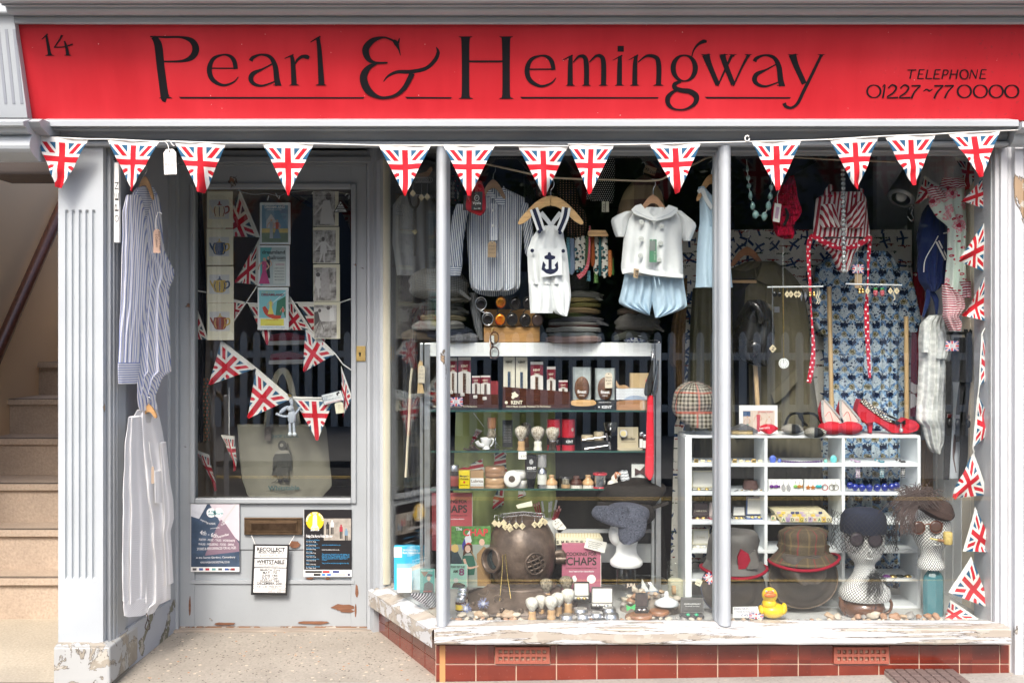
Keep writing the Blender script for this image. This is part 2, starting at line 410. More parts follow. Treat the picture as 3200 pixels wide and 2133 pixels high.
@memo
def printed(kind):
 'printed cloth patterns'
 m=Mat('print_'+kind,.85,.2);u,v=m.uv();n=m.noise(30,4)
 if kind=='floral_blue':
  pu,pv=.066,.076;r=(v/pv).floor();a=((u/pu+r.mod(2)*.5).mod(1)-.5).abs();b=(v/pv).mod(1)
  w=(m.noise(34,4)-.5)*.34;vs=(a-(b-.5).abs()*.95+w)
  dark=(b+w).lt(.42)*a.lt(.26+0);leaf=(vs.abs()).lt(.11);spk=m.voro(85,m.vec(u,v)).lt(.33)*m.noise(28,2).gt(.47);fl=ov(m,a,b,0,.78,.20,.17);st=ov(m,a,b,0,.78,.08,.07);cl=ov(m,a,b,.13,.23,.13,.11).max(ov(m,a,b,0,.36,.06,.10))
  col=m.mix(m.noise(220,2).step(.4,.6),(.34,.43,.50),(.60,.67,.70));col=m.mix(leaf,col,m.mix(m.noise(130,2).step(.4,.6),(.09,.20,.40),(.28,.44,.62)));col=m.mix(cl.max(dark*m.noise(120,2).gt(.5)),col,(.008,.015,.045))
  col=m.mix(spk,col,(.015,.03,.09));col=m.mix(fl,col,m.mix(m.noise(260,2).step(.42,.58),(.07,.06,.03),(.50,.48,.36)));col=m.mix(st,col,(.12,.10,.03))
 elif kind=='planes':
  'aeroplanes, little clouds and ships scattered over cream cloth'
  col=m.mix(n,(.60,.58,.53),(.74,.72,.67));nt=m.nt
  for sc,sd,cc,sh in((11.5,0,(.02,.045,.13),1),(12.5,3.7,(.035,.065,.16),1),(15,9.2,(.22,.02,.02),0),(16,5.5,(.02,.05,.03),0)):
   us,vs_=u*sc+sd,v*sc+sd*.7;cu,cv=us.floor(),vs_.floor();h=m.nt.nodes.new('ShaderNodeTexWhiteNoise');h.noise_dimensions='2D';m.nt.links.new(m.vec(cu,cv),h.inputs['Vector']);rv=E(nt,h.outputs['Value']);a=rv*9.0
   x,y=us.mod(1)-.5+(rv-.5)*.2,vs_.mod(1)-.5-(rv*7).mod(1)*.2+.1;ca,sa=a.op('COSINE'),a.sin();X,Y_=x*ca-y*sa,x*sa+y*ca
   if sh:k=ov(m,X,Y_,0,0,.055,.33).max(((X).abs().lt(.40))*((Y_-.06+X.abs()*.22).abs().lt(.065))).max((X.abs().lt(.14))*((Y_+.26).abs().lt(.035)))
   else:k=ov(m,X,y,0,0,.26,.05).max(ov(m,x,y,.05,.05,.07,.10))*m.noise(150,2).gt(.44)
   col=m.mix(k*rv.gt(.42),col,cc)
  line=((m.noise(34,2)-.5).abs().lt(.004))*m.noise(7,1).gt(.5);col=m.mix(line*.7,col,(.16,.12,.10))
 elif kind=='floral_pink':
  vo=m.voro(42,m.vec(u,v));v2=m.voro(17,m.vec(u+3.3,v));col=(.62,.72,.66)
  col=m.mix(v2.lt(.42)*m.noise(140,2).gt(.45),col,(.72,.30,.36));col=m.mix(v2.lt(.2),col,(.42,.03,.07));col=m.mix(vo.lt(.23),col,(.42,.02,.06));col=m.mix(vo.lt(.10),col,(.7,.5,.5))
 elif kind=='red_hawaii':
  vo=m.voro(11,m.vec(u,v));nn=m.noise(40,2);col=m.mix((vo+(nn-.5)*.3).lt(.36),(.18,.005,.015),(.75,.70,.68));col=m.mix(vo.lt(.08),col,(.25,.01,.02))
 elif kind=='liberty':
  vo=m.voro(75,m.vec(u,v));v2=m.voro(48,m.vec(u+7,v+2));col=(.62,.60,.54);col=m.mix(v2.lt(.38),col,(.02,.08,.09));col=m.mix(vo.lt(.30),col,(.05,.02,.015));col=m.mix(v2.lt(.14),col,(.10,.30,.36))
 elif kind=='lace':
  vo=m.voro(60,m.vec(u,v));nn=m.noise(120,3);col=m.mix((vo*.9+nn*.5),(.92,.92,.90),(.50,.52,.52))
 elif kind=='red_lace':
  vo=m.voro(90,m.vec(u,v));col=m.mix(vo,(.62,.005,.05),(.13,0,.008))
 elif kind=='cap_dots':
  uu,vv=(u/.012).mod(1)-.5,(v/.010).mod(1)-.5;col=m.mix((uu*uu+vv*vv).lt(.03),(.012,.009,.008),(.36,.18,.10))
 elif kind=='paisley':
  vo=m.voro(60,m.vec(u,v));col=m.mix(vo.lt(.4),(.02,.02,.025),(.20,.05,.03));col=m.mix(vo.lt(.2),col,(.02,.05,.04))
 elif kind=='straw':
  uu=((u*7).mod(1)-.5).abs().lt(.2);vv=((v*7).mod(1)-.5).abs().lt(.2);w=(u*900).sin()*(v*900).sin()
  col=m.mix(uu*.5+vv*.5+w*.2,(.13,.075,.07),(.42,.32,.18))
 elif kind=='plaid':
  nn=m.noise(300,2);col=m.mix(nn,(.045,.035,.025),(.105,.08,.05));col=m.mix(((u/.075).mod(1)-.35).abs().lt(.05)*.35,col,(.20,.14,.06));col=m.mix(((v/.085).mod(1)-.5).abs().lt(.04)*.35,col,(.20,.15,.07));col=m.mix(((u/.075).mod(1)-.75).abs().lt(.04)*.55,col,(.22,.02,.03))
 elif kind=='bw_rows':
  r=(v/.009).floor();uu=(u/.011+r.mod(2)*.5).mod(1);vv=(v/.009).mod(1);col=m.mix(uu.lt(.62)*vv.lt(.6)*(u*14).sin().abs().gt(.3),(.02,.02,.02),(.72,.68,.58))
 elif kind=='willow':
  vo=m.voro(80);col=m.mix(vo.lt(.45),(.62,.64,.66),(.02,.03,.15))
 elif kind=='net':
  k=(((u+v)/.014).mod(1).lt(.25)).max(((u-v)/.014).mod(1).lt(.25));col=m.mix(k,(.82,.82,.80),(.012,.012,.014))
 m.set(Base_Color=col)
 m.bump(n,.25,.003);return m.m
WHITE=plain((.80,.80,.78),.5,var=.05);BLACK=plain((.012,.012,.013),.45,var=0);INK=flatc((.010,.010,.012),.5)
CARD=plain((.78,.76,.70),.65,var=.06);CREAMCARD=plain((.72,.68,.52),.6,var=.06);KRAFT=plain((.40,.29,.18),.8,var=.15)
CHROME=metal((.75,.75,.76),.12);STEEL=metal((.5,.5,.52),.3);BRASS=metal((.75,.52,.20),.25);HANGW=wood((.52,.30,.13),1,.35,0,.2);GOLD=metal((.85,.60,.22),.22)
GLASS=pane();REDC=(.55,.012,.03)
# ---------------------------------------------------------------- the setting
def concrete(c,sp,name,sc=1.0):
 m=Mat(name,.85,.3);n=m.noise(3*sc,6);f=m.noise(90*sc,3);v=m.voro(60*sc);v2=m.voro(30*sc)
 col=m.mix((n-.5)*1.3+.5,tuple(q*.72 for q in c),tuple(min(1,q*1.15)for q in c));col=m.mix((f-.5)*1.2+.2,col,tuple(q*.5 for q in c))
 big=m.noise(1.1*sc,4,dist=.8);col=m.mix(big.step(.50,.70)*.38,col,tuple(q*.42 for q in c))
 col=m.mix(v.lt(.23)*m.noise(30,2).gt(.5)*sp,col,(.10,.085,.07));col=m.mix(v2.lt(.20)*m.noise(17,2).gt(.52)*sp,col,(.52,.44,.34));col=m.mix(v2.lt(.15)*m.noise(11,2).gt(.56)*sp,col,(.36,.17,.08))
 m.set(Base_Color=col);m.bump(f+v*.6,.4,.004);return m.m
earth=concrete((.10,.10,.07),0,'earth');asph=concrete((.055,.055,.058),.5,'asphalt');pavem=concrete((.38,.36,.325),.4,'pavement_slabs');recf=concrete((.37,.335,.285),1.0,'exposed_aggregate',1.0)
def sheet(name,x0,x1,y0,y1,z,m,zf=None):
 b=MB();zf=zf or(lambda x,y:z);n=12
 b.grid([[(lerp(x0,x1,i/n),lerp(y0,y1,j/n),zf(lerp(x0,x1,i/n),lerp(y0,y1,j/n)))for i in range(n+1)]for j in range(n+1)],m,smooth=False)
 o=b.b(name);o['kind']='structure';return o
sheet('ground',-150,150,-150,150,-.14,earth)
sheet('road',-60,60,-5.4,-1.5,-.06,asph)
zp=lambda x,y:max(-.01,min(.045,(x+.35)*.016))
b=MB()
b.grid([[(x,y,zp(x,y))for x in(-12,-3,-.35,0,.6,1.2,1.8,2.4,3,12)]for y in(-1.38,-.9,-.4,0.0)],pavem,smooth=False);b.grid([[(x,-1.38,z if z<0 else zp(x,0))for x in(-12,-3,-.35,0,1.2,2.4,3,12)]for z in(-.13,.0)],pavem,smooth=False)
o=b.b('pavement');o['kind']='structure'
b=MB();b.box(-60,60,-1.5,-1.38,-.13,-.002,concrete((.36,.35,.33),.3,'kerb_granite'));o=b.b('kerb',bevel=.015);o['kind']='structure'
b=MB();b.box(-60,60,-9.2,-5.4,-.13,.0,concrete((.24,.235,.225),.2,'far_pavement'));o=b.b('far_pavement');o['kind']='structure'
YL=plain((.85,.55,.12),.7,var=.1)
for k,ys in(('yellow_line',(-1.70,-1.79)),('yellow_line',(-4.58,-4.68))):
 for y in ys:
  b=MB();b.box(-60,60,y-.022,y+.022,-.057,-.055,YL);o=b.b('yellow_line');o['kind']='structure'
  # recess floor in front of the door, and the floor under the stairs
b=MB();x0=P(330,0,0).x
b.grid([[(x,y,.0+.028*(y/.66)+zp(x,0))for x in(x0-.05,x0+.2,-1,-.6,-.2)]for y in(-.001,.2,.45,.72)],recf,smooth=False);o=b.b('recess_floor');o['kind']='structure'
# brown brick cover let into the pavement
bc=MB();brk=plain((.135,.095,.085),.9,var=.3)
for i in range(7):
 for j in range(4):
  a=P(2762+i*31,0,0).x;bc.box(a+.001,a+.034,-.16+j*.04,-.16+j*.04+.036,.012,.052,brk)
bc.box(P(2762,0,0).x,P(2979,0,0).x,-.16,-.0,.01,.045,plain((.30,.25,.22),.9))
bc.top('drain_cover','brown ridged brick cover let into the pavement below the right air brick','drain cover',bevel=.003)
# ---------------- across the road (seen in the glass)
pw=plain((.74,.74,.72),.6,var=.1)
t=thing('picket_fence','white picket fence with round topped pickets across the road, mirrored in the glass','fence',(0,-9.2,0))
b=MB()
for i in range(100):
 x=-8.9+i*.178;b.prism([(x,-9.2,0),(x+.095,-9.2,0),(x+.095,-9.2,1.22),(x+.08,-9.2,1.28),(x+.0475,-9.2,1.305),(x+.015,-9.2,1.28),(x,-9.2,1.22)],pw,-.02)
o=b.b('pickets',t)
b=MB();b.box(-9,9,-9.25,-9.222,.95,1.04,pw);b.box(-9,9,-9.25,-9.222,.3,.39,pw);b.b('rail',t)
hw=plain((.055,.066,.085),.6,var=.2)
t=thing('weatherboard_house','dark blue grey weatherboard house across the road, mirrored in the door glass','house',(-.5,-12.6,0))
b=MB()
for i in range(29):
 z=i*.17;b.prism([(-12,-12.6,z),(11,-12.6,z),(11,-12.625,z+.175),(-12,-12.625,z+.175)],hw,(0,-.02,0))
b.box(-12,11,-15.6,-12.65,0,4.93,hw);b.b('wall',t)
b=MB();b.prism([(-12.3,-12.3,4.9),(-12.3,-16,4.9),(-12.3,-14.2,5.6)],plain((.10,.06,.05),.8),(23.6,0,0));b.b('roof',t)
b=MB();b.box(-6.6,-5.4,-12.66,-12.56,1.2,2.6,pw);b.box(-6.5,-5.46,-12.57,-12.55,1.28,2.52,plain((.02,.025,.03),.1,var=0));b.b('window',t)
def leafy(name,lab,x,y,z0,rx,ry,rz,n,seed,trunk=True):
 rr=random.Random(seed);t=thing(name,lab,'tree' if trunk else 'hedge',(x,y,-.1))
 lm=Mat('leaf',.6,.3);lm.set(Base_Color=lm.mix(lm.noise(2.2,3),(.012,.025,.008),(.07,.11,.03)));b=MB()
 cl=[(Vector((rr.gauss(0,.45),rr.gauss(0,.45),rr.gauss(0,.45))),rr.uniform(.25,.5))for _ in range(26)]
 for i in range(n):
  c,r=cl[rr.randrange(26)];p=c+Vector((rr.gauss(0,1),rr.gauss(0,1),rr.gauss(0,1))).normalized()*r*rr.random()**.4
  p=Vector((x+p.x*rx,y+p.y*ry,z0+p.z*rz));a=Vector((rr.gauss(0,1),rr.gauss(0,1),rr.gauss(0,.7))).normalized()*rr.uniform(.06,.12);c2=a.orthogonal().normalized()*.035
  b.face([p-a,p+c2,p+a,p-c2],lm.m)
 b.b('crown' if trunk else 'foliage',t)
 b=MB();bk=plain((.05,.035,.025),.9)
 if trunk:
  b.tube([(x,y,-.1),(x+.1,y,1),(x,y+.1,z0)],.13,bk,rs=[.17,.12,.07])
  for k in range(7):c=cl[k][0];b.tube([(x,y+.05,z0-.8),(x+c.x*rx*.5,y+c.y*ry*.5,z0-.1+c.z*rz*.4),(x+c.x*rx,y+c.y*ry,z0+c.z*rz)],.05,bk,n=5,rs=[.06,.04,.015])
  b.b('trunk',t)
 else:
  for k in range(9):b=MB();b.tube([(x+(k-4)*rx*.22,y,-.1),(x+(k-4)*rx*.24,y,z0)],.04,bk,n=5);b.b('stem',t)
leafy('leafy_tree','bushy dark tree behind the fence across the road, mirrored in the big window',1.6,-11.5,2.9,3.0,1.0,1.9,7000,3)
leafy('leafy_tree','thinner dark tree further right across the road, mirrored in the right window',6.4,-12.2,2.6,2.3,1.0,1.7,5000,5)
leafy('garden_hedge','low dark hedge behind the white picket fence across the road',3.2,-10.4,1.0,6.5,.5,.9,6000,8,False)
# ---------------------------------------------------------------- the passage with stairs on the left
XL=-2.76;stn=concrete((.52,.42,.33),.15,'stair_stone');bei=plain((.80,.59,.37),.8,var=.09,nsc=2)
st=[(1,4.85),(2,5.02),(3,5.21),(4,5.53),(5,5.79),(6,6.15),(7,6.45),(8,6.75),(9,7.05),(10,7.35)]
strip=flatc((.05,.035,.025),.6)
for k,d in st:
 b=MB();z0,z1,y=(k-1)*.19 if k>1 else-.02,k*.19,d-D
 b.box(XL,-1.63,y+.02,y+.6,z0-.02,z1-.03,stn);b.box(XL,-1.63,y,y+.6,z1-.03,z1,stn)
 for q in(.012,.032):b.box(XL,-1.63,y+q,y+q+.008,z1,z1+.002,strip)
 o=b.b('stair',bevel=.006);o['kind']='structure'
sheet('passage_floor',XL,-1.5,-.05,.9,.0,concrete((.50,.45,.36),.1,'passage_floor'))
b=MB();b.box(XL,-1.5,-.03,-.02,.003,.005,strip);b.box(XL,-1.5,-.05,-.042,.003,.005,strip);o=b.b('floor_strip');o['kind']='structure'
b=MB();b.box(XL-.15,XL,-.02,4.5,-.05,3.6,bei);b.top('passage_wall','beige plastered wall beside the stone stairs on the left','wall')
b=MB()
b=MB();b.box(-1.63,-1.6,.3,4.5,-.05,2.3,bei);b.top('passage_wall','plastered wall between the stairs and the shop','wall')
t=thing('handrail','dark brown wooden handrail climbing the beige wall by the stairs','handrail',(XL+.05,1.5,1.2))
b=MB();a,c=Vector((XL+.06,1.45,1.10)),Vector((XL+.06,2.75,2.50));dw=wood((.10,.035,.02),1,.4,1,.3)
b.tube([a,c],.036,dw,n=10);b.b('rail',t)
for k in(.25,.75):
 p=a.lerp(c,k);b=MB();b.tube([p,p+Vector((-.01,0,-.06)),p+Vector((-.06,0,-.07))],.008,BLACK);b.b('bracket',t)
b=MB();b.box(-3.1,P(182,0,0).x,.0,.18,1.98,2.6,plain((.13,.11,.09),.8));b.pbox(-60,182,507,545,-.02,.25,plain((.07,.055,.05),.7));b.top('passage_lintel','dark timber lintel over the opening to the stairs','lintel')
# ---------------------------------------------------------------- the shop front
SF=thing('shopfront','grey painted wooden shop front with peeling sill, door and two big windows','shop front',P(1600,2120,.02))
pt=paint(GREY,.12,7,seed=1,grain=(1,1,.08));ptl=paint((.43,.465,.49),.16,7,seed=2,grain=(1,1,.08));pth=paint(GREY,.10,6,(.3,1,2),seed=3,grain=(.08,1,1));pshade=paint((.28,.30,.315),.12,6,seed=4,grain=(.1,1,1))  # darkest grey: shade under soffit and heads put into the paint colour
psill=paint((.56,.565,.57),.73,11,(.13,1,1.7),(.36,.32,.27),seed=5,grain=(.1,1,1));ppl=paint((.41,.42,.415),.69,10,under=(.30,.27,.22),seed=6);pdoor=paint((.345,.372,.39),.26,6.5,(.7,1,.9),(.27,.13,.07),seed=7,grain=(.12,1,1));pwin=paint((.46,.495,.525),.28,8,(1,1,.25),seed=8,grain=(1,1,.06))
def extr(prof,x0,x1,m,b,dx0=0):
 'horizontal moulding: profile of (photo y, depth) extruded along X'
 pts=[P(CX,y,Y)for y,Y in prof];b.grid([[(x,p.y,p.z)for p in pts]for x in(x1,x0)],m,smooth=False)
 if len(pts)>2:
  b.face([(x0,p.y,p.z)for p in pts]+[(x0,.1,pts[-1].z),(x0,.1,pts[0].z)],m);b.face([(x1,p.y,p.z)for p in pts][::-1]+[(x1,.1,pts[0].z),(x1,.1,pts[-1].z)],m)
def cove(y0,Y0,y1,Y1,n=6):
 return[(lerp(y0,y1,math.sin(i/n*1.5708)),lerp(Y0,Y1,1-math.cos(i/n*1.5708)))for i in range(n+1)]
XR=2.4
b=MB();extr([(-120,-.30),(-8,-.30),(4,-.29),(11,-.27),(11,-.262),(17,-.262),(20,-.235)]+cove(22,-.23,50,-.165)[0:]+[(52,-.175),(58,-.175),(60,-.172),(70,-.172),(75,-.165),(77,-.12)],P(30,0,-.2).x,XR,pth,b);b.b('cornice',SF)
b=MB();extr([(371,-.04),(375,-.125),(379,-.13),(394,-.13),(397,-.118),(397,-.105),(405,-.105),(408,-.095),(408,-.05)]+cove(411,-.045,442,-.02)+[(442,-.045),(449,-.055),(455,-.05),(458,-.03),(462,.0),(462,.12)],P(130,0,-.1).x,P(3172,0,-.1).x,pth,b);b.b('lower_moulding',SF)
b=MB();extr([(380,-.15),(398,-.15),(405,-.13),(415,-.10)]+cove(418,-.09,460,-.03),P(3174,0,-.1).x,XR,ptl,b);b.b('corner_moulding',SF)
b=MB();b.box(-3.1,XR,.0,.12,P(0,380,0).z,3.4,pth);b.b('fascia_backing',SF)
# left console bracket and capital
b=MB();fx=lambda y:lerp(22,90,(y-30)/340)
pf=[P(-70,30,-.185),P(40,30,-.185),P(86,368,-.085),P(-70,368,-.085)]
b.prism(pf,ptl,(0,.05,0))
for i in range(3):
 for yy in(1,):
  x0=3+i*25-22;x0+=6;q=[P(x0+3,92,-.1667),P(x0+12,92,-.1667),P(x0+36,325,-.0977),P(x0+27,325,-.0977)]
  b.prism([p+Vector((0,-.002,0))for p in q],paint((.30,.32,.36),.1,seed=9),(0,.002,0))
b.b('console_bracket',SF,bevel=.004)
b=MB();b.box(-3.2,P(36,0,-.2).x,-.205,.0,P(0,42,-.2).z,P(0,2,-.2).z,ptl);b.b('bracket_cap',SF,bevel=.006)
b=MB();extr([(372,-.20),(380,-.26),(392,-.255),(398,-.235),(412,-.225),(422,-.19)]+[(lerp(424,505,k/8),-.19+.0-.03*math.sin(k/8*3.14)+.06*(k/8)**2)for k in range(9)]+[(508,-.05)],-3.2,P(88,0,-.22).x,ptl,b);extr([(372,-.19),(380,-.22),(398,-.20),(424,-.13),(424,-.03)],P(88,0,-.22).x,P(129,0,-.2).x,pt,b);b.b('capital',SF)
# pilaster
b=MB();fl=[209,229.5,251.5,272.5,293.5];xs=sorted(set([182,186,318,322]+[c+d for c in fl for d in(-5.5,-4,-2,0,2,4,5.5)]))
gd=lambda x:max([0]+[(1-((x-c)/5.5)**2)**.5 for c in fl if abs(x-c)<5.5])*.011
rows=[]
for y,k in((452,0),(655,0),(664,1),(1803,1),(1812,0),(2022,0)):rows.append([P(x,y,-.03)+Vector((0,gd(x)*k,0))for x in xs])
b.grid(rows,ptl,smooth=False);b.pbox(182,322,452,2022,-.016,.3,ptl)
for x in(182,322):
 a,c=P(x,452,-.03),P(x,2022,-.03);b.face([a,c,c+Vector((0,.03,0)),a+Vector((0,.03,0))],ptl)
b.b('pilaster',SF)
b=MB();b.pbox(166,343,2019,2140,-.055,.3,ppl);b.prism([P(172,2019,-.055),P(337,2019,-.055),P(325,2005,-.03),P(180,2005,-.03)],ppl,(0,.03,0));b.b('plinth',SF,bevel=.008)
b=MB();b.pbox(322,345,462,2140,.01,.3,pt);b.pbox(345,357,462,2140,.035,.3,pt);b.b('pilaster_return',SF,bevel=.003)
# left reveal (shaded side wall of the recess)
A,B_=P(357,0,.06),P(548,0,.65)
def reveal(b,z0,z1,off,m,a=0,e=1):
 p,q=A.lerp(B_,a),A.lerp(B_,e);n=Vector((1,-.06,0))*off
 b.prism([Vector((p.x,p.y,z0))+n,Vector((q.x,q.y,z0))+n,Vector((q.x,q.y,z1))+n,Vector((p.x,p.y,z1))+n],m,(-.05,0,0))
b=MB();reveal(b,.0,2.12,0,paint((.40,.42,.46),.1,seed=11));b.b('recess_wall',SF)
b=MB();pr=paint((.42,.45,.50),.5,7,seed=12,under=(.16,.16,.11));reveal(b,.0,.16,.012,pr);reveal(b,.16,2.1,.012,pt,0,.12);reveal(b,.16,2.1,.012,pt,.86,1);b.b('recess_panelling',SF,bevel=.004)
# recess soffit, door frame
b=MB();b.box(-1.7,-.1,.05,.80,2.13,2.2,pshade);b.b('soffit',SF)
b=MB();b.pbox(536,556,470,1972,.62,.1,pt);b.pbox(1147,1163,470,1972,.62,.1,pt);b.pbox(556,1147,470,489,.62,.1,pshade);b.pbox(536,1163,489,507,.605,.06,pshade);b.pbox(556,1147,507,518,.635,.06,pshade);b.pbox(505,536,470,1980,.60,.1,pt);b.b('door_frame',SF,bevel=.003)
# door
b=MB();Yd=.65
b.pbox(557,608,519,1957,Yd,.05,pdoor);b.pbox(1097,1146,519,1957,Yd,.05,pdoor);b.pbox(608,1097,519,588,Yd,.05,pdoor)
b.pbox(608,1097,1573,1716,Yd+.006,.044,pdoor);b.pbox(608,1097,1718,1812,Yd+.012,.04,pdoor);b.pbox(608,1097,1824,1957,Yd+.004,.046,pdoor);b.pbox(596,1107,1812.5,1823.5,Yd-.004,.04,pdoor);b.pbox(608,1097,1716.2,1717.8,Yd+.02,.04,flatc((.03,.03,.03)))
b.pbox(557,1146,1957,1966,Yd-.006,.05,paint((.30,.27,.24),.8,12,seed=14,under=(.20,.10,.05)))
door=b.b('door',SF,bevel=.003)
b=MB()
for k,(x0,y0,x1,y1)in enumerate(((592,572,608,1573),(1097,572,1113,1573))):b.pbox(x0,x1,y0,y1,Yd-.012,.03,pdoor)
b.pbox(608,1097,572,590,Yd-.012,.03,pdoor);b.pbox(608,1097,1556,1573,Yd-.014,.03,pdoor);
gb=b.b('glazing_bead',SF,bevel=.005);gb.parent=door
b=MB();b.pbox(600,1104,582,1563,Yd+.02,.005,GLASS);g=b.b('door_glass',SF);g.parent=door
b=MB();br=metal((.16,.11,.07),.45,.5)
b.pbox(763,944,1617,1670,Yd-.008,.014,br);b.pbox(780,928,1629,1660,Yd-.013,.006,br)
for k in range(46):
 for yy in(1619.5,1667.5):b.ball(P(766+k*3.9,yy,Yd-.009),.0028,br,6)
for k in range(13):
 for xx in(765.5,941.5):b.ball(P(xx,1620+k*3.9,Yd-.009),.0028,br,6)
b.pbox(785,923,1634,1655,Yd-.0165,.005,metal((.09,.06,.04),.5,.6));o=b.b('letterbox',SF,bevel=.002);o.parent=door
b=MB();b.pbox(1108,1142,1081,1128,Yd-.006,.007,metal((.45,.33,.13),.5,.5));b.plathe(1124.5,Yd-.007,[(1107,3.2),(1101,3.2)],BLACK,n=10);b.pbox(1122.5,1126.5,1102,1113,Yd-.0075,.002,BLACK);o=b.b('lock_plate',SF,bevel=.001);o.parent=door
# flaked scars on the door where the wood shows
b=MB();scw=wood((.20,.09,.05),2,.9,0)
for cx_,cy_,rx_,ry_,sd in((1072,1897,44,13,1),(1086,1908,28,6,2),(921,1700,22,14,3),(968,1806,13,4,4),(1024,1806,9,4,5),(593,1890,4,40,6),(1111,1905,4,26,7),(700,1948,40,5,8),(980,1944,60,6,9),(1115,1845,6,24,10)):
 q=[(cx_+math.cos(a*.524)*rx_*(1+.5*mnoise.noise(Vector((sd*3,a*1.7,1)))),cy_+math.sin(a*.524)*ry_*(1+.6*mnoise.noise(Vector((sd*5,a*1.3,2)))))for a in range(12)]
 b=MB();b.plate([(cx_+(x-cx_)*.8,cy_+(y-cy_)*.8)for x,y in q],Yd-.0008-sd*.0001,.003,scw);o=b.b('bare_wood',SF);o.parent=door
b=MB();b.box(-1.6,-.45,.60,.80,-.02,.024,wood((.33,.28,.23),1,.9,0));b.b('threshold',SF,bevel=.004)
# splayed side window
p0,p1=P(1384,0,.035),P(1192,0,.62);dv=(p1-p0);dv.z=0;dl=dv.length;dv.normalize();nv=Vector((-dv.y,dv.x,0));nv=nv if nv.x<0 else-nv
def sp(a,off,z):return Vector((p0.x,p0.y,0))+dv*a+nv*off+Vector((0,0,z))
def sbox(b,a0,a1,o0,o1,z0,z1,m,dz=0):b.prism([sp(a0,o1,z0),sp(a1,o1,z0+dz),sp(a1,o1,z1+dz),sp(a0,o1,z1)],m,tuple(-nv*(o1-o0)))
zs0,zs1=.135,.235
b=MB()
b.grid([[sp(-.035,.06,zs0),sp(dl,.06,zs0)],[sp(-.035,.06,zs1-.035),sp(dl,.06,zs1-.035)],[sp(-.02,-.03,zs1),sp(dl,-.03,zs1)]],psill,smooth=False);b.b('side_sill',SF)
b=MB();sbox(b,.02,dl,-.0,.006,zs1-.01,2.1,GLASS);b.b('side_glass',SF)
b=MB();sbox(b,dl-.02,dl+.12,-.03,.045,.0,2.13,pt);sbox(b,dl-.06,dl-.02,-.02,.03,zs1-.02,2.13,pwin);sbox(b,dl-.075,dl-.061,-.01,.016,zs1,2.13,paint((.66,.63,.50),.1,seed=15));b.b('side_post',SF,bevel=.004)
b=MB();sbox(b,.0,dl,-.02,.03,2.06,2.13,pshade);b.b('side_head',SF,bevel=.003)
# tiled stall riser (with grout behind)
tile=Mat('oxblood_tile',.10,.6,coat=.6);nn=tile.noise(6,4);n2=tile.noise(90,2);tx,ty,tz=tile.xyz();wv=tile.nt.nodes.new('ShaderNodeTexWhiteNoise');tile.nt.links.new(tile.vec(((tx+10-.004)/.1524).floor(),((tz+ty*.3)/.0738).floor()),wv.inputs['Vector']);tile.set(Base_Color=tile.mix((nn-.5)*1.6+.2+E(tile.nt,wv.outputs['Value'])*.6,(.095,.011,.006),(.215,.030,.014)),Roughness=n2.gt(.68)*.5+.10);tile.bump(nn,.06,.01);tile=tile.m
grout=plain((.50,.36,.27),.9,var=.2);b=MB();x=1361.0;i=0;tw=126.0
def tl(x0,x1,y0,y1):b.pbox(x0+1.7,x1-1.7,y0+1.6,y1-1.6,-.003,.012,tile)
vents=((1547,1718),(2606,2779))
xx=[1361+k*tw for k in range(15)]+[3155]
for k in range(15):
 x0,x1=xx[k],xx[k+1];segs=[(x0,x1)]
 for va,vb in vents:
  segs=[q for s0,s1 in segs for q in((s0,min(s1,va)),(max(s0,vb),s1))if q[1]-q[0]>3]
 for q in segs:tl(q[0],q[1],2013,2074)
 tl(x0,x1,2074,2131)
b.pbox(1361,3156,2008,2140,0.0,.1,grout)
zt=[P(0,y,0).z for y in(2013,2074,2131)];k=.0
nt_=5;seg=dl/nt_
for i in range(nt_):
 for z0,z1 in((zt[1],zt[0]),(zt[2],zt[1])):sbox(b,i*seg+.0022,(i+1)*seg-.0022,.0,.018,z0+.002,z1-.002,tile)
sbox(b,.0,dl,-.03,.014,-.03,zs0+.01,grout);b.box(p0.x-.010,p0.x+.012,-.004,.012,zt[2],zt[0],plain((.5,.25,.10),.4));b.b('tiled_riser',SF,bevel=.0015)
for va,vb in vents:
 b=MB();tc=plain((.33,.095,.062),.7,var=.15);y0,y1=2021,2073
 b.pbox(va,vb,y0,y1,.004,.02,tc);cols_=9;xs_=[va+8+(vb-va-16)*k/cols_ for k in range(cols_+1)]
 for k in range(cols_+1):b.pbox(xs_[k]-3.2,xs_[k]+3.2,y0+8,y1-8,-.012,.016,tc)
 for yy in(y0+4,(y0+y1)/2,y1-4):b.pbox(va,vb,yy-4.5,yy+4.5,-.0125,.017,tc)
 for x_ in(va+3.5,vb-3.5):b.pbox(x_-3.5,x_+3.5,y0,y1,-.0122,.017,tc)
 b.pbox(va+8,vb-8,y0+6,y1-6,.002,.003,BLACK);b.b('air_brick',SF,bevel=.001)
 # main sill
b=MB();pr_=[(2012,-.02),(2012,-.066),(2008,-.07),(1968,-.07),(1963,-.066),(1938,.03),(1934,.10)]
pts=[P(CX,y,Y)for y,Y in pr_];ns=46;xs_=[lerp(P(1357,0,-.07).x,P(3160,0,-.07).x,k/ns)for k in range(ns+1)]
b.grid([[(x,p.y+.002*mnoise.noise(Vector((x*9,j,0))),p.z+.0022*mnoise.noise(Vector((x*6,j*3,1))))for j,p in enumerate(pts)]for x in xs_[::-1]],psill,smooth=False)
b.face([(xs_[0],p.y,p.z)for p in pts],psill);b.face([(xs_[-1],p.y,p.z)for p in pts[::-1]],psill);b.b('sill',SF)
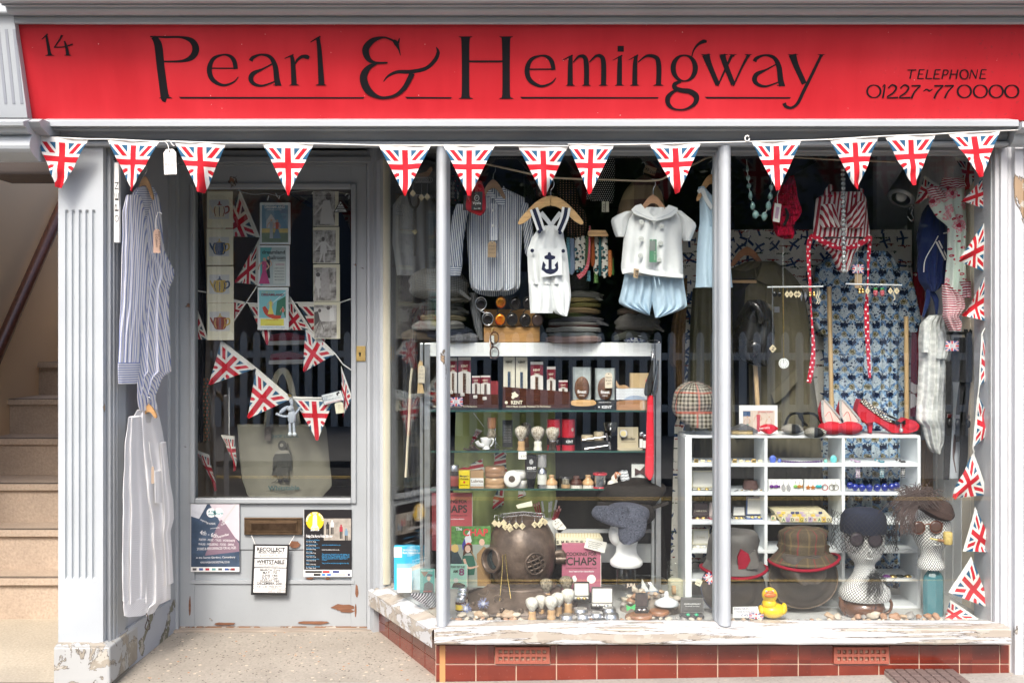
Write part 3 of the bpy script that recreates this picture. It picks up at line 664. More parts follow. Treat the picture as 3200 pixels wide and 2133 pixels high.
# mullions, head, right frame
def post(name,x0,x1,y0,y1):
 b=MB();c=(x0+x1)/2;h=(x1-x0)/2;prof=[(-1,.07),(-1,.025),(-.86,.012),(-.82,.0)]+[(-.8*math.cos(a*.3142),-.02-.035*math.sin(a*.3142))for a in range(11)]+[(.82,.0),(.86,.012),(1,.025),(1,.07)]
 b.grid([[P(c+u*h,y,0)+Vector((0,Y,0))for u,Y in prof]for y in(y0,y1)],pwin,smooth=False);b.b(name,SF)
post('corner_mullion',1362,1404,462,1946);post('mullion',2237,2284,462,1944)
b=MB();extr([(458,-.01),(470,-.012),(474,.0),(476,.02),(484,.024),(488,.04),(488,.07)],p0.x,P(3100,0,0).x,pshade,b);b.b('window_head',SF)
b=MB()
for x0,x1,Y in((3097,3110,.03),(3110,3128,.012),(3128,3150,-.005),(3150,3172,.004),(3172,3200,-.025),(3200,3420,-.03)):b.pbox(x0,x1,455,1962 if x0<3150 else 2140,Y,.15,paint((.52,.535,.56),.34,6,(1,1,.3),seed=16,grain=(1,1,.06)))
b.b('right_frame',SF,bevel=.003)
b=MB();b.pbox(1384,2262,462,1950,.03,.005,GLASS);b.b('left_pane',SF);b=MB();b.pbox(2262,3104,462,1950,.03,.005,GLASS);b.b('right_pane',SF)
# the shop inside
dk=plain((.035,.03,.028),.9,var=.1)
b=MB();b.prism([(p0.x+.02,.085,.205),(1.85,.085,.205),(1.85,.80,.205),(p1.x-.06,.80,.205),(p1.x+.03,p1.y,.205)],plain((.45,.45,.44),.7),(0,0,-.1));b.top('window_bed','pale platform inside the window under the displays','display platform')
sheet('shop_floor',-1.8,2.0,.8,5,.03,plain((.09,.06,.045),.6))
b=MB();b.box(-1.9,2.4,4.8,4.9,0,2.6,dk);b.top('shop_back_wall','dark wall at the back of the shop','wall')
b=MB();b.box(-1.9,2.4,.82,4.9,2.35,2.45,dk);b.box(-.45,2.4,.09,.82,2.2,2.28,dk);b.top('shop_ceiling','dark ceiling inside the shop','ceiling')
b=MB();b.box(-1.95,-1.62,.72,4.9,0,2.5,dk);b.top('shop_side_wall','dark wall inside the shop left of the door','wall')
b=MB();wpan=plain((.86,.87,.87),.55,var=.04);xr=1.85
for k in range(9):b.box(xr,xr+.1,.10+k*.085,.10+k*.085+.082,.2,2.2,wpan if k>2 else plain((.88,.79,.64),.6,var=.04))
b.box(xr+.004,xr+.1,.08,.88,.2,2.2,wpan);b.box(xr,xr+.1,.88,4.9,0,2.4,plain((.20,.21,.22),.8));b.top('panelled_wall','white tongue and groove side wall inside the right window','wall',bevel=.003)
b=MB();b.box(P(2740,0,.95).x,P(2950,0,.95).x,.95,1.0,P(0,800,.95).z,P(0,470,.95).z,plain((.30,.31,.33),.8));b.top('grey_partition','plain grey partition behind the striped corset and bucket lamp','partition')
# ---------------------------------------------------------------- the red sign board
YS=lambda x,y:lerp(-.145,-.045,(y-75)/300)
red=Mat('sign_red',.38,.4);n=red.noise(2.2,5);n2=red.noise(220,2);ox,oy,oz=red.xyz()
col=red.mix((n-.5)*1.4+.5+(red.noise(5,4,stretch=(3,1,.35))-.5)*.9,(.43,.011,.018),(.56,.023,.033));col=red.mix(red.noise(70,2,stretch=(1,1,1)).gt(.665)*ox.step(1.0,1.9)*.35,col,(.16,.03,.03));col=red.mix(red.noise(105,1).gt(.815),col,(.75,.60,.52))
red.set(Base_Color=col,Roughness=(n-.5)*.3+.4);red.bump(n2,.06,.002)
sign=thing('shop_sign','long red shop sign with black lettering Pearl & Hemingway','sign',P(1600,375,-.045))
b=MB();b.prism([P(50,77,YS(0,77)),P(3420,77,YS(0,77)),P(3420,376,YS(0,376)),P(90,376,YS(0,376))],red.m,(0,.03,0));b.b('board',sign)
ink=Mat('ink',.5,.2);ink.set(Base_Color=(.008,.007,.009));ink=ink.m
lt=MB();_e=[0]
def zf(x0):return lambda q:(q[0]/2.139+x0,q[1]/2.139)+tuple(w/2.139 for w in q[2:])
def Yg(x,y):return YS(x,y)-.0016-_e[0]
def gs(x0,pts,n=7,dx=0,dy=0):
 z=zf(x0);_e[0]=(_e[0]+.00011)%.002;lt.ribbon([z((q[0]+dx,q[1]+dy)+q[2:])for q in pts],Yg,ink,n=n)
def serif(x0,a,c,y,h=7,up=False):
 'flat foot serif with a bracketed middle'
 m=(a+c)/2;s_=-1 if not up else 1;_e[0]=(_e[0]+.00011)%.002;z=zf(x0)
 q=[(a,y),(c,y),(c-4,y+s_*h*.5),(m+(c-a)*.22,y+s_*h*1.6),(m+(c-a)*.17,y+s_*h*4),(m-(c-a)*.17,y+s_*h*4),(m-(c-a)*.22,y+s_*h*1.6),(a+4,y+s_*h*.5)]
 q=[z(p)for p in q];lt.prism([P(x,yy,Yg(x,yy))for x,yy in q],ink,.0012)
c1,c2,c3=0,1050,2100
# P e a r l
gs(c1,[(1024,248,30),(1056,300,52),(1074,450,52),(1098,630,54),(1106,655,62)]);serif(c1,1062,1152,658,8);gs(c1,[(1003,246,8),(1100,249,13),(1210,250,15),(1283,275,36),(1308,330,46),(1283,382,38),(1215,409,17),(1090,412,10)])
def e_(x0,dx,dy):gs(x0,[(1576,462,28),(1566,412,30),(1540,378,22),(1490,367,11),(1425,395,24),(1399,465,34),(1420,532,30),(1490,570,17),(1560,550,11),(1592,515,5)],dx=dx,dy=dy);gs(x0,[(1405,457,8),(1588,457,8)],dx=dx,dy=dy)
def a_(x0,dx,dy):
 gs(x0,[(1676,408,26),(1690,386,22),(1745,366,13),(1805,382,24),(1838,440,34),(1850,530,38),(1860,571,40)],dx=dx,dy=dy);gs(x0,[(1826,568,4),(1880,570,8)],dx=dx,dy=dy)
 gs(x0,[(1818,428,8),(1755,462,12),(1692,492,28),(1676,530,32),(1700,562,22),(1755,573,13),(1838,545,8)],dx=dx,dy=dy)
e_(c1,0,0);a_(c1,0,0)
gs(c1,[(1902,392,4),(1962,366,10)]);gs(c1,[(1948,372,20),(1957,420,30),(1965,568,36)]);serif(c1,1934,2000,571,6);gs(c1,[(1972,430,6),(1988,400,16),(2020,379,20),(2048,380,28),(2066,388,18)])
gs(c1,[(2074,283,4),(2141,244,10)]);gs(c1,[(2124,252,24),(2135,340,30),(2148,560,40)]);serif(c1,2108,2183,571,6)
# ampersand
gs(c2,[(431,372,3),(420,330,12),(402,290,30),(384,272,18)]);gs(c2,[(424,256,4),(412,290,16),(385,274,14),(320,251,12),(245,272,34),(200,325,46),(210,385,38),(255,418,18),(345,420,10)]);gs(c2,[(275,424,10),(215,455,34),(183,520,50),(215,605,48),(295,652,20),(390,640,20),(455,590,30),(495,520,34),(508,490,36)]);gs(c2,[(317,546,4),(350,508,14),(410,482,22),(500,480,26),(600,458,24),(660,405,26),(683,352,22),(670,316,5)])
for a,c_ in((c1+1195/2.139,c2+190/2.139),(c2+462/2.139,c2+775/2.139),(c2+1230/2.139,c2+2157/2.139),(c3+220/2.139,c3+795/2.139)):
 y=306.0;_e[0]=.0003;lt.prism([P(x,yy,Yg(x,yy))for x,yy in((a,y-3),(c_,y-2),(c_-4,y+2.5),(a+6,y+2.5))],ink,.0012)
 # H e m i n g w a y
for xa in(866,1137):gs(c2,[(xa,248,62),(xa-1,290,54),(xa,450,50),(xa,620,52),(xa,660,66)]);serif(c2,xa-46,xa+50,661,7);serif(c2,xa-47,xa+47,245,7,True)
gs(c2,[(888,411,12),(1112,411,12)]);e_(c2,-122,6)
gs(c2,[(1514,403,3),(1582,369,10)]);gs(c2,[(1569,374,24),(1566,440,32),(1565,570,36)]);serif(c2,1535,1598,573,6)
gs(c2,[(1586,416,6),(1625,378,16),(1662,384,28),(1674,440,34),(1674,572,34)]);serif(c2,1643,1703,573,6);gs(c2,[(1694,416,6),(1740,374,16),(1778,384,28),(1789,440,34),(1788,572,34)]);serif(c2,1756,1818,573,6)
gs(c2,[(1882,327,38),(1924,327,38)],n=2);gs(c2,[(1850,404,3),(1914,371,10)]);gs(c2,[(1899,376,22),(1896,440,32),(1894,572,34)]);serif(c2,1864,1925,573,6)
gs(c2,[(1957,402,3),(2020,368,10)]);gs(c2,[(2006,374,22),(1999,440,32),(1997,572,34)]);serif(c2,1966,2028,573,6);gs(c2,[(2020,416,6),(2078,374,16),(2140,386,28),(2158,440,34),(2156,572,34)]);serif(c2,2120,2190,573,6)
gs(c3,[(82+74*math.cos(k*.3927-1.57),456+86*math.sin(k*.3927-1.57),9+26*abs(math.cos(k*.3927-1.57))**1.5)for k in range(17)],n=4)
gs(c3,[(132,382,6),(146,335,10),(175,298,16),(210,278,24),(232,280,14)]);gs(c3,[(60,545,12),(22,560,26),(18,585,30),(60,604,30),(120,612,34),(162,645,38),(150,695,26),(90,730,13),(20,730,12),(-22,700,28),(-28,655,32),(0,620,22),(30,606,12)])
gs(c3,[(226,366,50),(252,440,36),(306,566,30)]);gs(c3,[(306,574,8),(365,445,14),(402,366,20)]);gs(c3,[(336,366,40),(360,440,34),(410,566,30)]);gs(c3,[(410,574,8),(470,445,14),(514,366,20)])
for a,c_ in((194,262),(316,376),(380,434),(484,537)):serif(c3,a,c_,364,4,True)
a_(c3,-1124,4)
gs(c3,[(806,366,50),(830,440,38),(885,560,34)]);gs(c3,[(1000,366,18),(935,500,20),(880,610,22),(840,690,20),(800,720,16),(762,712,20),(750,690,26)]);serif(c3,774,846,364,4,True);serif(c3,972,1024,364,4,True)
# street number
gs(c1,[(279,264,3),(318,228,9)]);gs(c1,[(308,236,12),(318,290,18),(332,370,22)]);serif(c1,300,364,373,4);gs(c1,[(414,236,14),(400,262,9),(362,318,6)]);gs(c1,[(360,317,7),(430,313,7),(484,296,9)]);gs(c1,[(430,276,8),(444,320,18),(452,370,20)]);serif(c1,428,477,372,4)
# telephone number
x=1575
for ch,w in zip('TELEPHONE',(66,55,52,56,52,66,66,68,54)):
 st_=dict(T=[[(0,468,4),(w-8,468,7)],[(28,468,9),(16,527,10)]],E=[[(14,468,9),(2,527,10)],[(12,467,6),(48,467,6)],[(8,496,5),(38,496,5)],[(0,526,6),(42,526,6)]],L=[[(14,466,9),(2,527,10)],[(0,526,6),(42,526,6)]],P=[[(14,466,9),(2,527,10)],[(12,468,5),(38,470,7),(42,485,8),(28,500,6),(8,500,4)]],H=[[(14,466,9),(2,527,10)],[(56,466,9),(44,527,10)],[(8,496,5),(50,496,5)]],N=[[(14,466,6),(2,527,6)],[(14,466,9),(44,527,9)],[(56,464,6),(44,527,6)]],O=[[(32+27*math.cos(k*.785),497+31*math.sin(k*.785),5+5*abs(math.cos(k*.785)))for k in range(9)]])[ch]
 for s_ in st_:gs(c3,[(q[0]+x,)+q[1:]for q in s_],n=4)
 x+=w
for cx_ in(1350,1955,2062,2168,2272):gs(c3,[(cx_+45*math.cos(k*.5236),611+42*math.sin(k*.5236),5+8*abs(math.cos(k*.5236)))for k in range(13)],n=3)
gs(c3,[(1408,582,4),(1424,568,9),(1410,655,12)],n=3)
for d in(0,82):gs(c3,[(1446+d,590,8),(1472+d,568,9),(1500+d,584,12),(1482+d,618,11),(1438+d,652,7),(1512+d,652,9)],n=4)
for d in(0,152,222):gs(c3,[(1602+d,574,8),(1662+d,572,8)],n=3);gs(c3,[(1662+d,572,8),(1622+d,615,10),(1602+d,657,13)],n=4)
gs(c3,[(1680,612,5),(1702,598,10),(1722,608,9),(1742,596,5)],n=4)
lt.b('lettering',sign)
# ---------------------------------------------------------------- Union bunting
FM=flag_mat();FMshade=flag_mat((.64,.62,.56),(.40,.012,.025),(.025,.055,.085));CORD=plain((.80,.79,.75),.8)  # second cloth: darker copy carrying the shade of pennants hung deeper inside
def pennant(pl,pr,tip,Y,m,wav=.006,seed=0,b=None,tw=0,curl=0):
 b=b or MB();fr_,bk_,uv=[],[],[];n,k=14,12
 for i in range(n+1):
  v=i/n;w=max(.055,1-v*.97);mid=((pl[0]+pr[0])/2,(pl[1]+pr[1])/2);hx,hy=(pr[0]-pl[0])/2,(pr[1]-pl[1])/2
  cx_,cy_=lerp(mid[0],tip[0],v),lerp(mid[1],tip[1],v);r,q,u=[],[],[]
  for j in range(k+1):
   t=j/k*2-1;x,y=cx_+hx*w*t,cy_+hy*w*t;d=wav*(mnoise.noise(Vector((x*.022+seed,y*.022,seed*2.3)))*1.6+.6*math.sin(t*3+seed+v*2))*(.25+v)
   d+=tw*t*v+curl*t*t*v
   p=P(x,y,Y);p.y+=d;r.append(p);q.append(p+Vector((0,.0014,0)));u.append((t*w/2,v))
  fr_.append(r);bk_.append(q);uv.append(u)
 b.grid(fr_,m,uv);b.grid([r[::-1]for r in bk_],m,[r[::-1]for r in uv]);return b
fl=[(113.6,426,276.8,434,187,587),(335,434,500,442,410.5,597),(543.7,441,707.3,446.5,628,602),(819.5,446.5,981,448,901,610),(1183,453.5,1347,453.5,1268,612),(1385,453.5,1547,454,1466,613),(1617,454,1776,456,1701,612),(1774.6,450,1920.5,451,1841.5,607),(2028.5,449.7,2191.6,445,2118,602),(2348,442,2504,438,2429,596),(2592,435,2747.5,425.5,2681,589),(2765,424.5,2925,418.4,2856,579),(2961.6,416,3125,408,3061.6,554)]
t=thing('bunting','Union flag bunting with thirteen triangular pennants strung across the whole shop front','bunting',P(1600,455,-.10))
b=MB();pts=[(-40,421,-.16)]+[q for f in fl for q in((f[0],f[1]+1,-.115),(f[2],f[3]+1,-.115))]+[(3240,404,-.12)];b.ptube(pts,2.2,CORD,n=6)
b.tube([P(2335+7*math.cos(k),433+9*math.sin(k),-.12)for k in[j*.7 for j in range(9)]],.0025,CORD);b.b('cord',t)
for i,f in enumerate(fl):pennant(f[0:2],f[2:4],f[4:6],-.113,FM,seed=i*1.7,wav=.013,tw=random.Random(i).uniform(-.03,.03),curl=random.Random(i+9).uniform(-.02,.02)).b('pennant',t)
rb=[((2985,493),(3075,500),(3022,592),.20),((2888,548),(2952,590),(2868,636),.26),((3083,546),(3084,655),(3008,628),.10),((3081,689),(3083,850),(3000,812),.09),((3081,855),(3090,1005),(3008,985),.09),((3068,1041),(3060,1205),(3108,1165),.08),((3056,1235),(3040,1396),(3106,1340),.085),((3044,1412),(3088,1545),(2980,1558),.09),((3048,1583),(3010,1722),(3108,1720),.08),((3035,1738),(2964,1850),(3104,1904),.085),((2969,1872),(3058,1932),(2945,1945),.12)]
t=thing('bunting','Union flag bunting hanging down the cream side wall inside the right window','bunting',P(3080,1940,.08))
b=MB();b.ptube([(2985,492,.2),(3075,500,.12),(3084,546,.095),(3084,655,.095),(3082,690,.088),(3084,850,.088),(3082,856,.088),(3089,1004,.088),(3069,1041,.078),(3060,1206,.08),(3056,1235,.084),(3040,1398,.085),(3044,1412,.09)],2,CORD,n=5);b.b('cord',t)
for i,(a,c_,d,Y)in enumerate(rb):pennant(a,c_,d,Y,FM if i>1 else FMshade,seed=20+i*1.3,wav=.012,curl=.02 if i%2 else-.015).b('pennant',t)
# ---------------------------------------------------------------- things on the outside
def hook(b,x,y,Y,r=9,m=CHROME,up=30):
 b.ptube([(x,y,Y),(x+1,y-up*.5,Y),(x+r*.9,y-up*.75,Y),(x+r,y-up-r*.6,Y),(x,y-up-r*1.5,Y),(x-r,y-up-r*.6,Y)],1.3,m,sm=4,n=6)
def hanger(name,label,cx,cy,w,dr,Y,m=None,slots=False,hk=True,grp=None,yr=None,half=None):
 'wooden clothes hanger: apex at photo (cx, cy), arms spread w px each way and drop dr px'
 t=thing(name,label,'clothes hanger',P(cx,cy,Y),grp);b=MB();m=m or HANGW
 for s_ in(-1,1):
  if half and half!=s_:continue
  q=[(0,-6),(.22,-1),(.5,.22*dr),(.8,.62*dr),(.98,.92*dr),(1.02,dr+4),(.95,dr+8),(.74,.80*dr+12),(.45,.42*dr+13),(.18,.2*dr+13),(0,.12*dr+14)]
  b.plate([(cx+s_*u*w,cy+v)for u,v in q],Y-.006,.013,m,smooth=3)
 b.b('arm',t,bevel=.002)
 if hk:b=MB();hook(b,cx,cy-4,Y,max(7,w*.1),up=yr or 34);b.b('hook',t)
 return t
def tagcard(b,x,y,w,h,Y,m=KRAFT,ang=0,lines=(),ink_=INK,hole=True,ty=None):
 ca,sa=math.cos(R(ang)),math.sin(R(ang));q=[(-w*.28,0),(w*.28,0),(w*.5,h*.14),(w*.5,h),(-w*.5,h),(-w*.5,h*.14)]
 b.plate([(x+u*ca-v*sa,y+u*sa+v*ca)for u,v in q],Y,.0012,m)
 if hole:b.plate([(x-v_*sa+math.cos(k)*w*.07,y+v_*ca+math.sin(k)*w*.07)for v_ in(h*.09,)for k in[j*.785 for j in range(8)]],Y-.0006,.0004,INK)
 for i,L in enumerate(lines):
  v_=h*(.34+i*.62/max(1,len(lines)));b.text(L,x-v_*sa,y+v_*ca,h*.1 if ty is None else ty,Y-.0002,ink_,al='c',ang=ang,w=min(w*.8,len(L)*w*.17))
t=thing('price_tag','cream price tag tied to the bunting between the second and third pennants','price tag',P(529,545,-.12))
b=MB();tagcard(b,530,466,39,79,-.125,plain((.80,.76,.70),.7),-2,('Grandpa','shirts','Bargn','£20'),flatc((.25,.25,.27)));b.b('card',t);b=MB();b.ptube([(528,470,-.126),(524,452,-.12),(515,442,-.118),(530,440,-.118),(538,452,-.12),(545,456,-.12)],1.4,CORD,sm=3,n=5);b.b('string',t)
t=thing('open_sign','narrow white vertical OPEN sign beside the left pilaster','sign',P(362,757,.02))
b=MB();b.pbox(357,371,508,757,-.005,.02,WHITE);b.b('board',t,bevel=.001)
b=MB()
for i,ch in enumerate('OPEN'):b.text(ch,370,694-i*34,11,-.0055,INK,w=23,ang=-90)
for i in range(7):b.text('hours'[i%3:],369,748-i*4,2.2,-.0055,flatc((.3,.3,.3)),w=6)
b.b('lettering',t)
b=MB();b.tube([P(360+5*math.cos(k*1.2),470+k*1.0,.0+.004*math.sin(k*1.2))for k in range(34)],.0016,BLACK,n=5);b.top('coil_spring','small black coil spring above the OPEN sign','spring')
# shirts on the left side of the recess
YW=lambda x,y:-.012+(x-357)/191*.40
YWc=lambda o:(lambda x,y:YW(x,y)+o)
blu=stripes((.88,.88,.90),(.30,.36,.62),.0078,.30,0,1,.10);blc=stripes((.82,.83,.87),(.22,.28,.55),.0090,.32,1,1,.10)
t=thing('shirt','blue and white striped grandad shirt hanging on the left side of the doorway','shirt',P(450,1285,.2))
b=MB();b.cloth([(588,432,480),(610,412,494),(645,402,502),(700,400,506),(780,415,512),(822,440,532),(848,452,546),(872,455,541),(900,452,528),(960,445,527),(1000,440,528),(1100,432,532),(1160,430,535),(1168,430,520),(1180,430,505),(1205,432,498),(1240,432,483),(1265,434,490),(1280,440,493)],YW,blu,.035,.016,4,3,cols=34,rot=8);b.b('body',t)
b=MB();b.cloth([(612,398,440),(660,386,452),(740,384,460),(850,381,466),(950,378,462),(1050,374,442),(1135,371,437)],YWc(-.035),blu,.03,.010,3,5,cols=26,rot=-3);b.b('sleeve',t)
b=MB();b.cloth([(1132,369,438),(1160,369,434),(1198,370,428)],YWc(-.04),blc,.026,.004,2,6,cols=20);b.b('cuff',t)
b=MB();b.cloth([(583,440,478),(600,424,488),(640,418,470),(690,436,456)],YWc(-.022),stripes((.74,.76,.80),(.16,.20,.36),.007,.45,1),.012,.004,2,7,cols=16);b.b('collar',t)
t=hanger('clothes_hanger','wooden hanger carrying the blue striped shirt in the doorway',452,556,26,60,.17,yr=20);t.rotation_euler=(0,0,0)
t=thing('garment_tag','brown handwritten tag hanging from the striped shirt in the doorway','tag',P(492,790,.14));b=MB();tagcard(b,490,716,22,74,.11,plain((.42,.28,.21),.7),0,(),hole=False);b.text('Avail in 12 sizes',494,722,7,.1095,INK,w=62,ang=86);b.text('5 Colours',485,732,7,.1095,INK,w=40,ang=86);b.b('card',t);b=MB();b.ptube([(488,718,.108),(487,690,.11),(494,664,.12),(506,668,.115)],1.2,CORD,sm=3,n=5);b.b('string',t)
wsh=fabric((.90,.90,.91),var=.05)
t=thing('shirt','plain white long sleeved shirt hanging below the striped shirt','shirt',P(450,1920,.2))
b=MB();b.cloth([(1278,436,490),(1300,420,497),(1340,412,506),(1400,410,516),(1500,420,527),(1600,440,528),(1640,446,530),(1750,450,532),(1880,452,533),(1884,452,500),(1905,452,486),(1912,453,482)],YWc(.02),wsh,.045,.034,2,13,cols=30);b.b('body',t)
b=MB();b.cloth([(1300,408,440),(1380,397,446),(1480,391,452),(1600,388,466),(1720,384,462),(1800,387,458),(1872,387,453)],YWc(-.085),wsh,.05,.026,2,15,cols=24);b.cloth([(1380,505,518),(1500,512,530),(1560,514,541),(1620,516,543),(1660,516,532),(1700,520,535),(1820,524,541)],YWc(.0),wsh,.03,.012,2,16,cols=14);b.b('sleeve',t)
b=MB();b.cloth([(1868,386,454),(1895,385,455),(1920,388,452)],YWc(-.092),wsh,.026,.003,2,17,cols=18);b.b('cuff',t)
b=MB();b.cloth([(1272,440,488),(1290,446,480),(1320,456,470)],YWc(.0),fabric((.62,.62,.63)),.008,.002,2,18,cols=12);b.b('collar',t);b=MB();b.cloth([(1470,482,502),(1570,484,506)],YWc(-.03),wsh,.006,.002,2,19,cols=8);b.b('pocket',t)
hanger('clothes_hanger','wooden hanger carrying the plain white shirt',464,1268,24,30,.19,yr=14)
t=thing('garment_tag','small tan tag on the front of the plain white shirt','tag',P(476,1510,.15));b=MB();tagcard(b,477,1456,9,54,.14,plain((.52,.40,.30),.7),0,(),hole=False);b.b('card',t);b=MB();b.ptube([(477,1458,.14),(470,1420,.145),(466,1380,.15)],.8,CORD,n=4);b.b('string',t)
b=MB();b.ptube([(457,1915,.19),(462,1930,.185),(454,1955,.185),(456,1965,.185),(466,1965,.185),(468,1955,.185),(462,1932,.186)],1.5,metal((.10,.08,.07),.5),sm=4,n=6);b.top('spring_hook','rusty wire snap hook hanging under the white shirt','hook')
# posters and notice on the door
YD=.643
def pap(x0,y0,x1,y1,Y,m=CARD,b=None,th=.0012,ang=0):
 b=b or MB();b.pbox(x0,x1,y0,y1,Y,th,m);return b
fest=Mat('festival_print',.35);u,v=fest.uv();n=fest.noise(9,2);n2=fest.noise(4,3);fest.set(Base_Color=fest.mix(n.step(.42,.62),fest.mix(n2,(.012,.02,.07),(.10,.13,.22)),(.62,.64,.70)));fest=fest.m
t=thing('poster','purple and white poetry festival poster stuck on the door left of the letterbox','poster',P(672,1785,YD))
b=pap(596,1573,748,1785,YD,WHITE);b.b('sheet',t)
b=MB();b.plate([(597,1574),(748,1574),(748,1690),(748,1770),(597,1770)],YD-.0004,.0003,plain((.05,.08,.13),.4,var=.5,nsc=14));b.plate([(655,1574),(748,1574),(748,1690),(700,1650)],YD-.0007,.0003,plain((.60,.54,.58),.4,var=.12));b.plate([(597,1574),(648,1574),(622,1620),(597,1612)],YD-.0007,.0003,plain((.60,.62,.66),.5,var=.25,nsc=30));b.plate([(690,1622),(700,1628),(748,1698),(748,1722),(640,1735),(676,1650)],YD-.0009,.0003,stripes((.10,.06,.10),(.52,.36,.42),.004,.35,0));b.plate([(735,1574),(740,1574),(700,1630),(692,1632)],YD-.0011,.0003,flatc((.5,.5,.5)))
WI=flatc((.82,.82,.82),.5);TE=flatc((.02,.28,.30))
for cx_ in(660,683):b.plate([(cx_+15*math.cos(k*.524),1601+15*math.sin(k*.524))for k in range(12)],YD-.0013,.0003,WI)
b.text('A Few',650,1600,6,YD-.0015,TE,shear=.2,bold=.02,w=26);b.text('Wise Words',650,1610,6,YD-.0015,TE,w=48,ang=-6,bold=.02)
for s_,x,y,h,w,a in(('inspiring',626,1624,6,26,25),('WONDER,',652,1638,6,22,0),('CURIOSITY',692,1642,6,28,-25),('encouraging',658,1652,4,28,-8),('4th - 6th',624,1668,14,55,12),('September',680,1680,8,38,-14),('POETRY - MUSIC - TALKS - WORKSHOPS',622,1688,7,112,2),('WALKS - WELLBEING - FOOD - DRINK',620,1702,7,112,1),('STORIES & PERFORMANCES FOR ALL AGES',616,1718,8,122,-2),('in the Secret Gardens, Canterbury',613,1744,6,122,-1),('WWW.WISEWORDSFESTIVAL.CO.UK',626,1759,6,92,-1)):b.text(s_,x,y,h,YD-.0015,WI,w=w,ang=a)
for k in range(7):b.pbox(602+k*20,614+k*20,1774,1781,YD-.0003,.0002,flatc(((.1,.1,.1),(.05,.1,.3),(.4,.03,.05),(.1,.3,.3))[k%4]))
b.text('HICO',714,1781,6,YD-.0006,INK,w=20,bold=.02);b.b('print',t)
t=thing('poster','black rock festival poster with yellow badge stuck on the door right of the letterbox','poster',P(1024,1801,YD))
b=pap(949,1591,1099,1801,YD,WHITE);b.b('sheet',t)
b=MB();b.pbox(950,1099,1591,1779,YD-.0005,.0003,plain((.015,.014,.016),.3,var=0));YE=flatc((.80,.52,.02),.4);BL=flatc((.05,.34,.66),.4)
b.plate([(984+28*math.cos(k*.35),1627+29*math.sin(k*.35))for k in range(18)],YD-.0008,.0003,YE)
b.plate([(978,1612),(982,1606),(987,1606),(990,1612),(991,1640),(996,1648),(972,1648),(977,1640)],YD-.0011,.0003,WI)
for i,ch in enumerate('HERNE BAY ROCKS'):
 a=R(-172+i*11.7);b.text(ch,984+22.5*math.cos(a),1628+23*math.sin(a),6,YD-.0013,WI,al='c',ang=math.degrees(a)+90,bold=.02)
b.text('2015',984,1657,8,YD-.0013,WI,w=27,al='c',bold=.03)
b.pbox(1012,1097,1619,1687,YD-.0008,.0003,plain((.33,.30,.26),.5,var=.4,nsc=40))
for x,y0,c_ in((1024,1630,(.02,.02,.02)),(1038,1624,(.6,.62,.62)),(1066,1638,(.35,.03,.05)),(1082,1650,(.15,.25,.35))):
 b.plate([(x-5,y0+8),(x-2,y0+5),(x-3,y0),(x+3,y0),(x+2,y0+5),(x+5,y0+8),(x+5,y0+22),(x-5,y0+22)],YD-.0012,.0003,flatc(c_));b.pbox(x-4,x-.8,y0+22,y0+44,YD-.0012,.0003,INK);b.pbox(x+.8,x+4,y0+22,y0+44,YD-.0012,.0003,INK)
b.text('Friday 21st Aug to Friday 28th Aug',957,1678,9,YD-.0016,WI,w=82,bold=.02)
for i,(p_,q_)in enumerate((('The Prince of Wales','Fri 21st Aug'),('The Divers Arms','Sat 22nd Aug'),('Angling Association','Sun 23rd Aug'),('The Ship','Mon 24th Aug'),('The Rodneys','Tue 25th Aug'),('Heron Angling Soc','Wed 26th Aug'),('Moda','Thurs 27th Aug'),('Kings Hall (Final)','Fri 28th Aug'))):
 b.text(p_,957,1688+i*11.8,3.6,YD-.0008,BL,w=min(42,len(p_)*2.4));b.text(q_,957,1692.5+i*11.8,3.4,YD-.0008,WI,w=30)
for s_,y,w,m_ in(('www.hernebayfestival.co.uk',1703,58,BL),('www.hernebayrocks.co.uk',1718,54,WI),('The winning Acoustic act will appear on',1732,86,BL),('the Herne Bay Main Stage on the Plaza',1736.5,86,BL),('Seafront on August 29th at 6.30pm with',1741,86,BL),('the competition winner appearing at',1745.5,80,BL),('7.15pm',1750,16,BL),('There will be activities throughout the day',1760,84,BL)):b.text(s_,1006,y,3.8,YD-.0008,m_,w=w)
for x,w,c_ in((954,52,(.03,.03,.03)),(1008,22,(.4,.03,.04)),(1040,20,(.03,.05,.2)),(1068,18,(.5,.5,.5))):b.pbox(x,x+w,1782,1789,YD-.0004,.0003,flatc(c_))
for x,w,c_ in((956,14,(.4,.6,.7)),(980,22,(.02,.02,.02)),(1006,10,(.05,.2,.5)),(1022,12,(.05,.15,.5)),(1046,34,(.45,.45,.45)),(1086,8,(.05,.05,.1))):b.pbox(x,x+w,1791,1798,YD-.0004,.0003,flatc(c_))
b.b('print',t)
t=thing('notice_board','black and white record fair notice hanging by string below the letterbox','notice',P(846,1860,.62));Yn=.622
def skq(q):return[(x-(y-1702)*.045-3,y+(x-846)*.012)for x,y in q]
b=MB();b.plate(skq([(794,1700),(907,1700),(907,1858),(794,1858)]),Yn,.004,plain((.02,.02,.022),.35,var=0));b.b('board',t,bevel=.001)
b=MB()
for y0,y1 in((1705,1742),(1745,1771),(1774,1836),(1838,1846)):b.plate(skq([(801,y0),(901,y0),(901,y1),(801,y1)]),Yn-.0004,.0003,WHITE)
b.plate(skq([(801,1824.5),(901,1824.5),(901,1825.5),(801,1825.5)]),Yn-.0006,.0003,INK);b.plate(skq([(801,1837),(901,1837),(901,1850),(801,1850)]),Yn-.0005,.0003,WHITE)
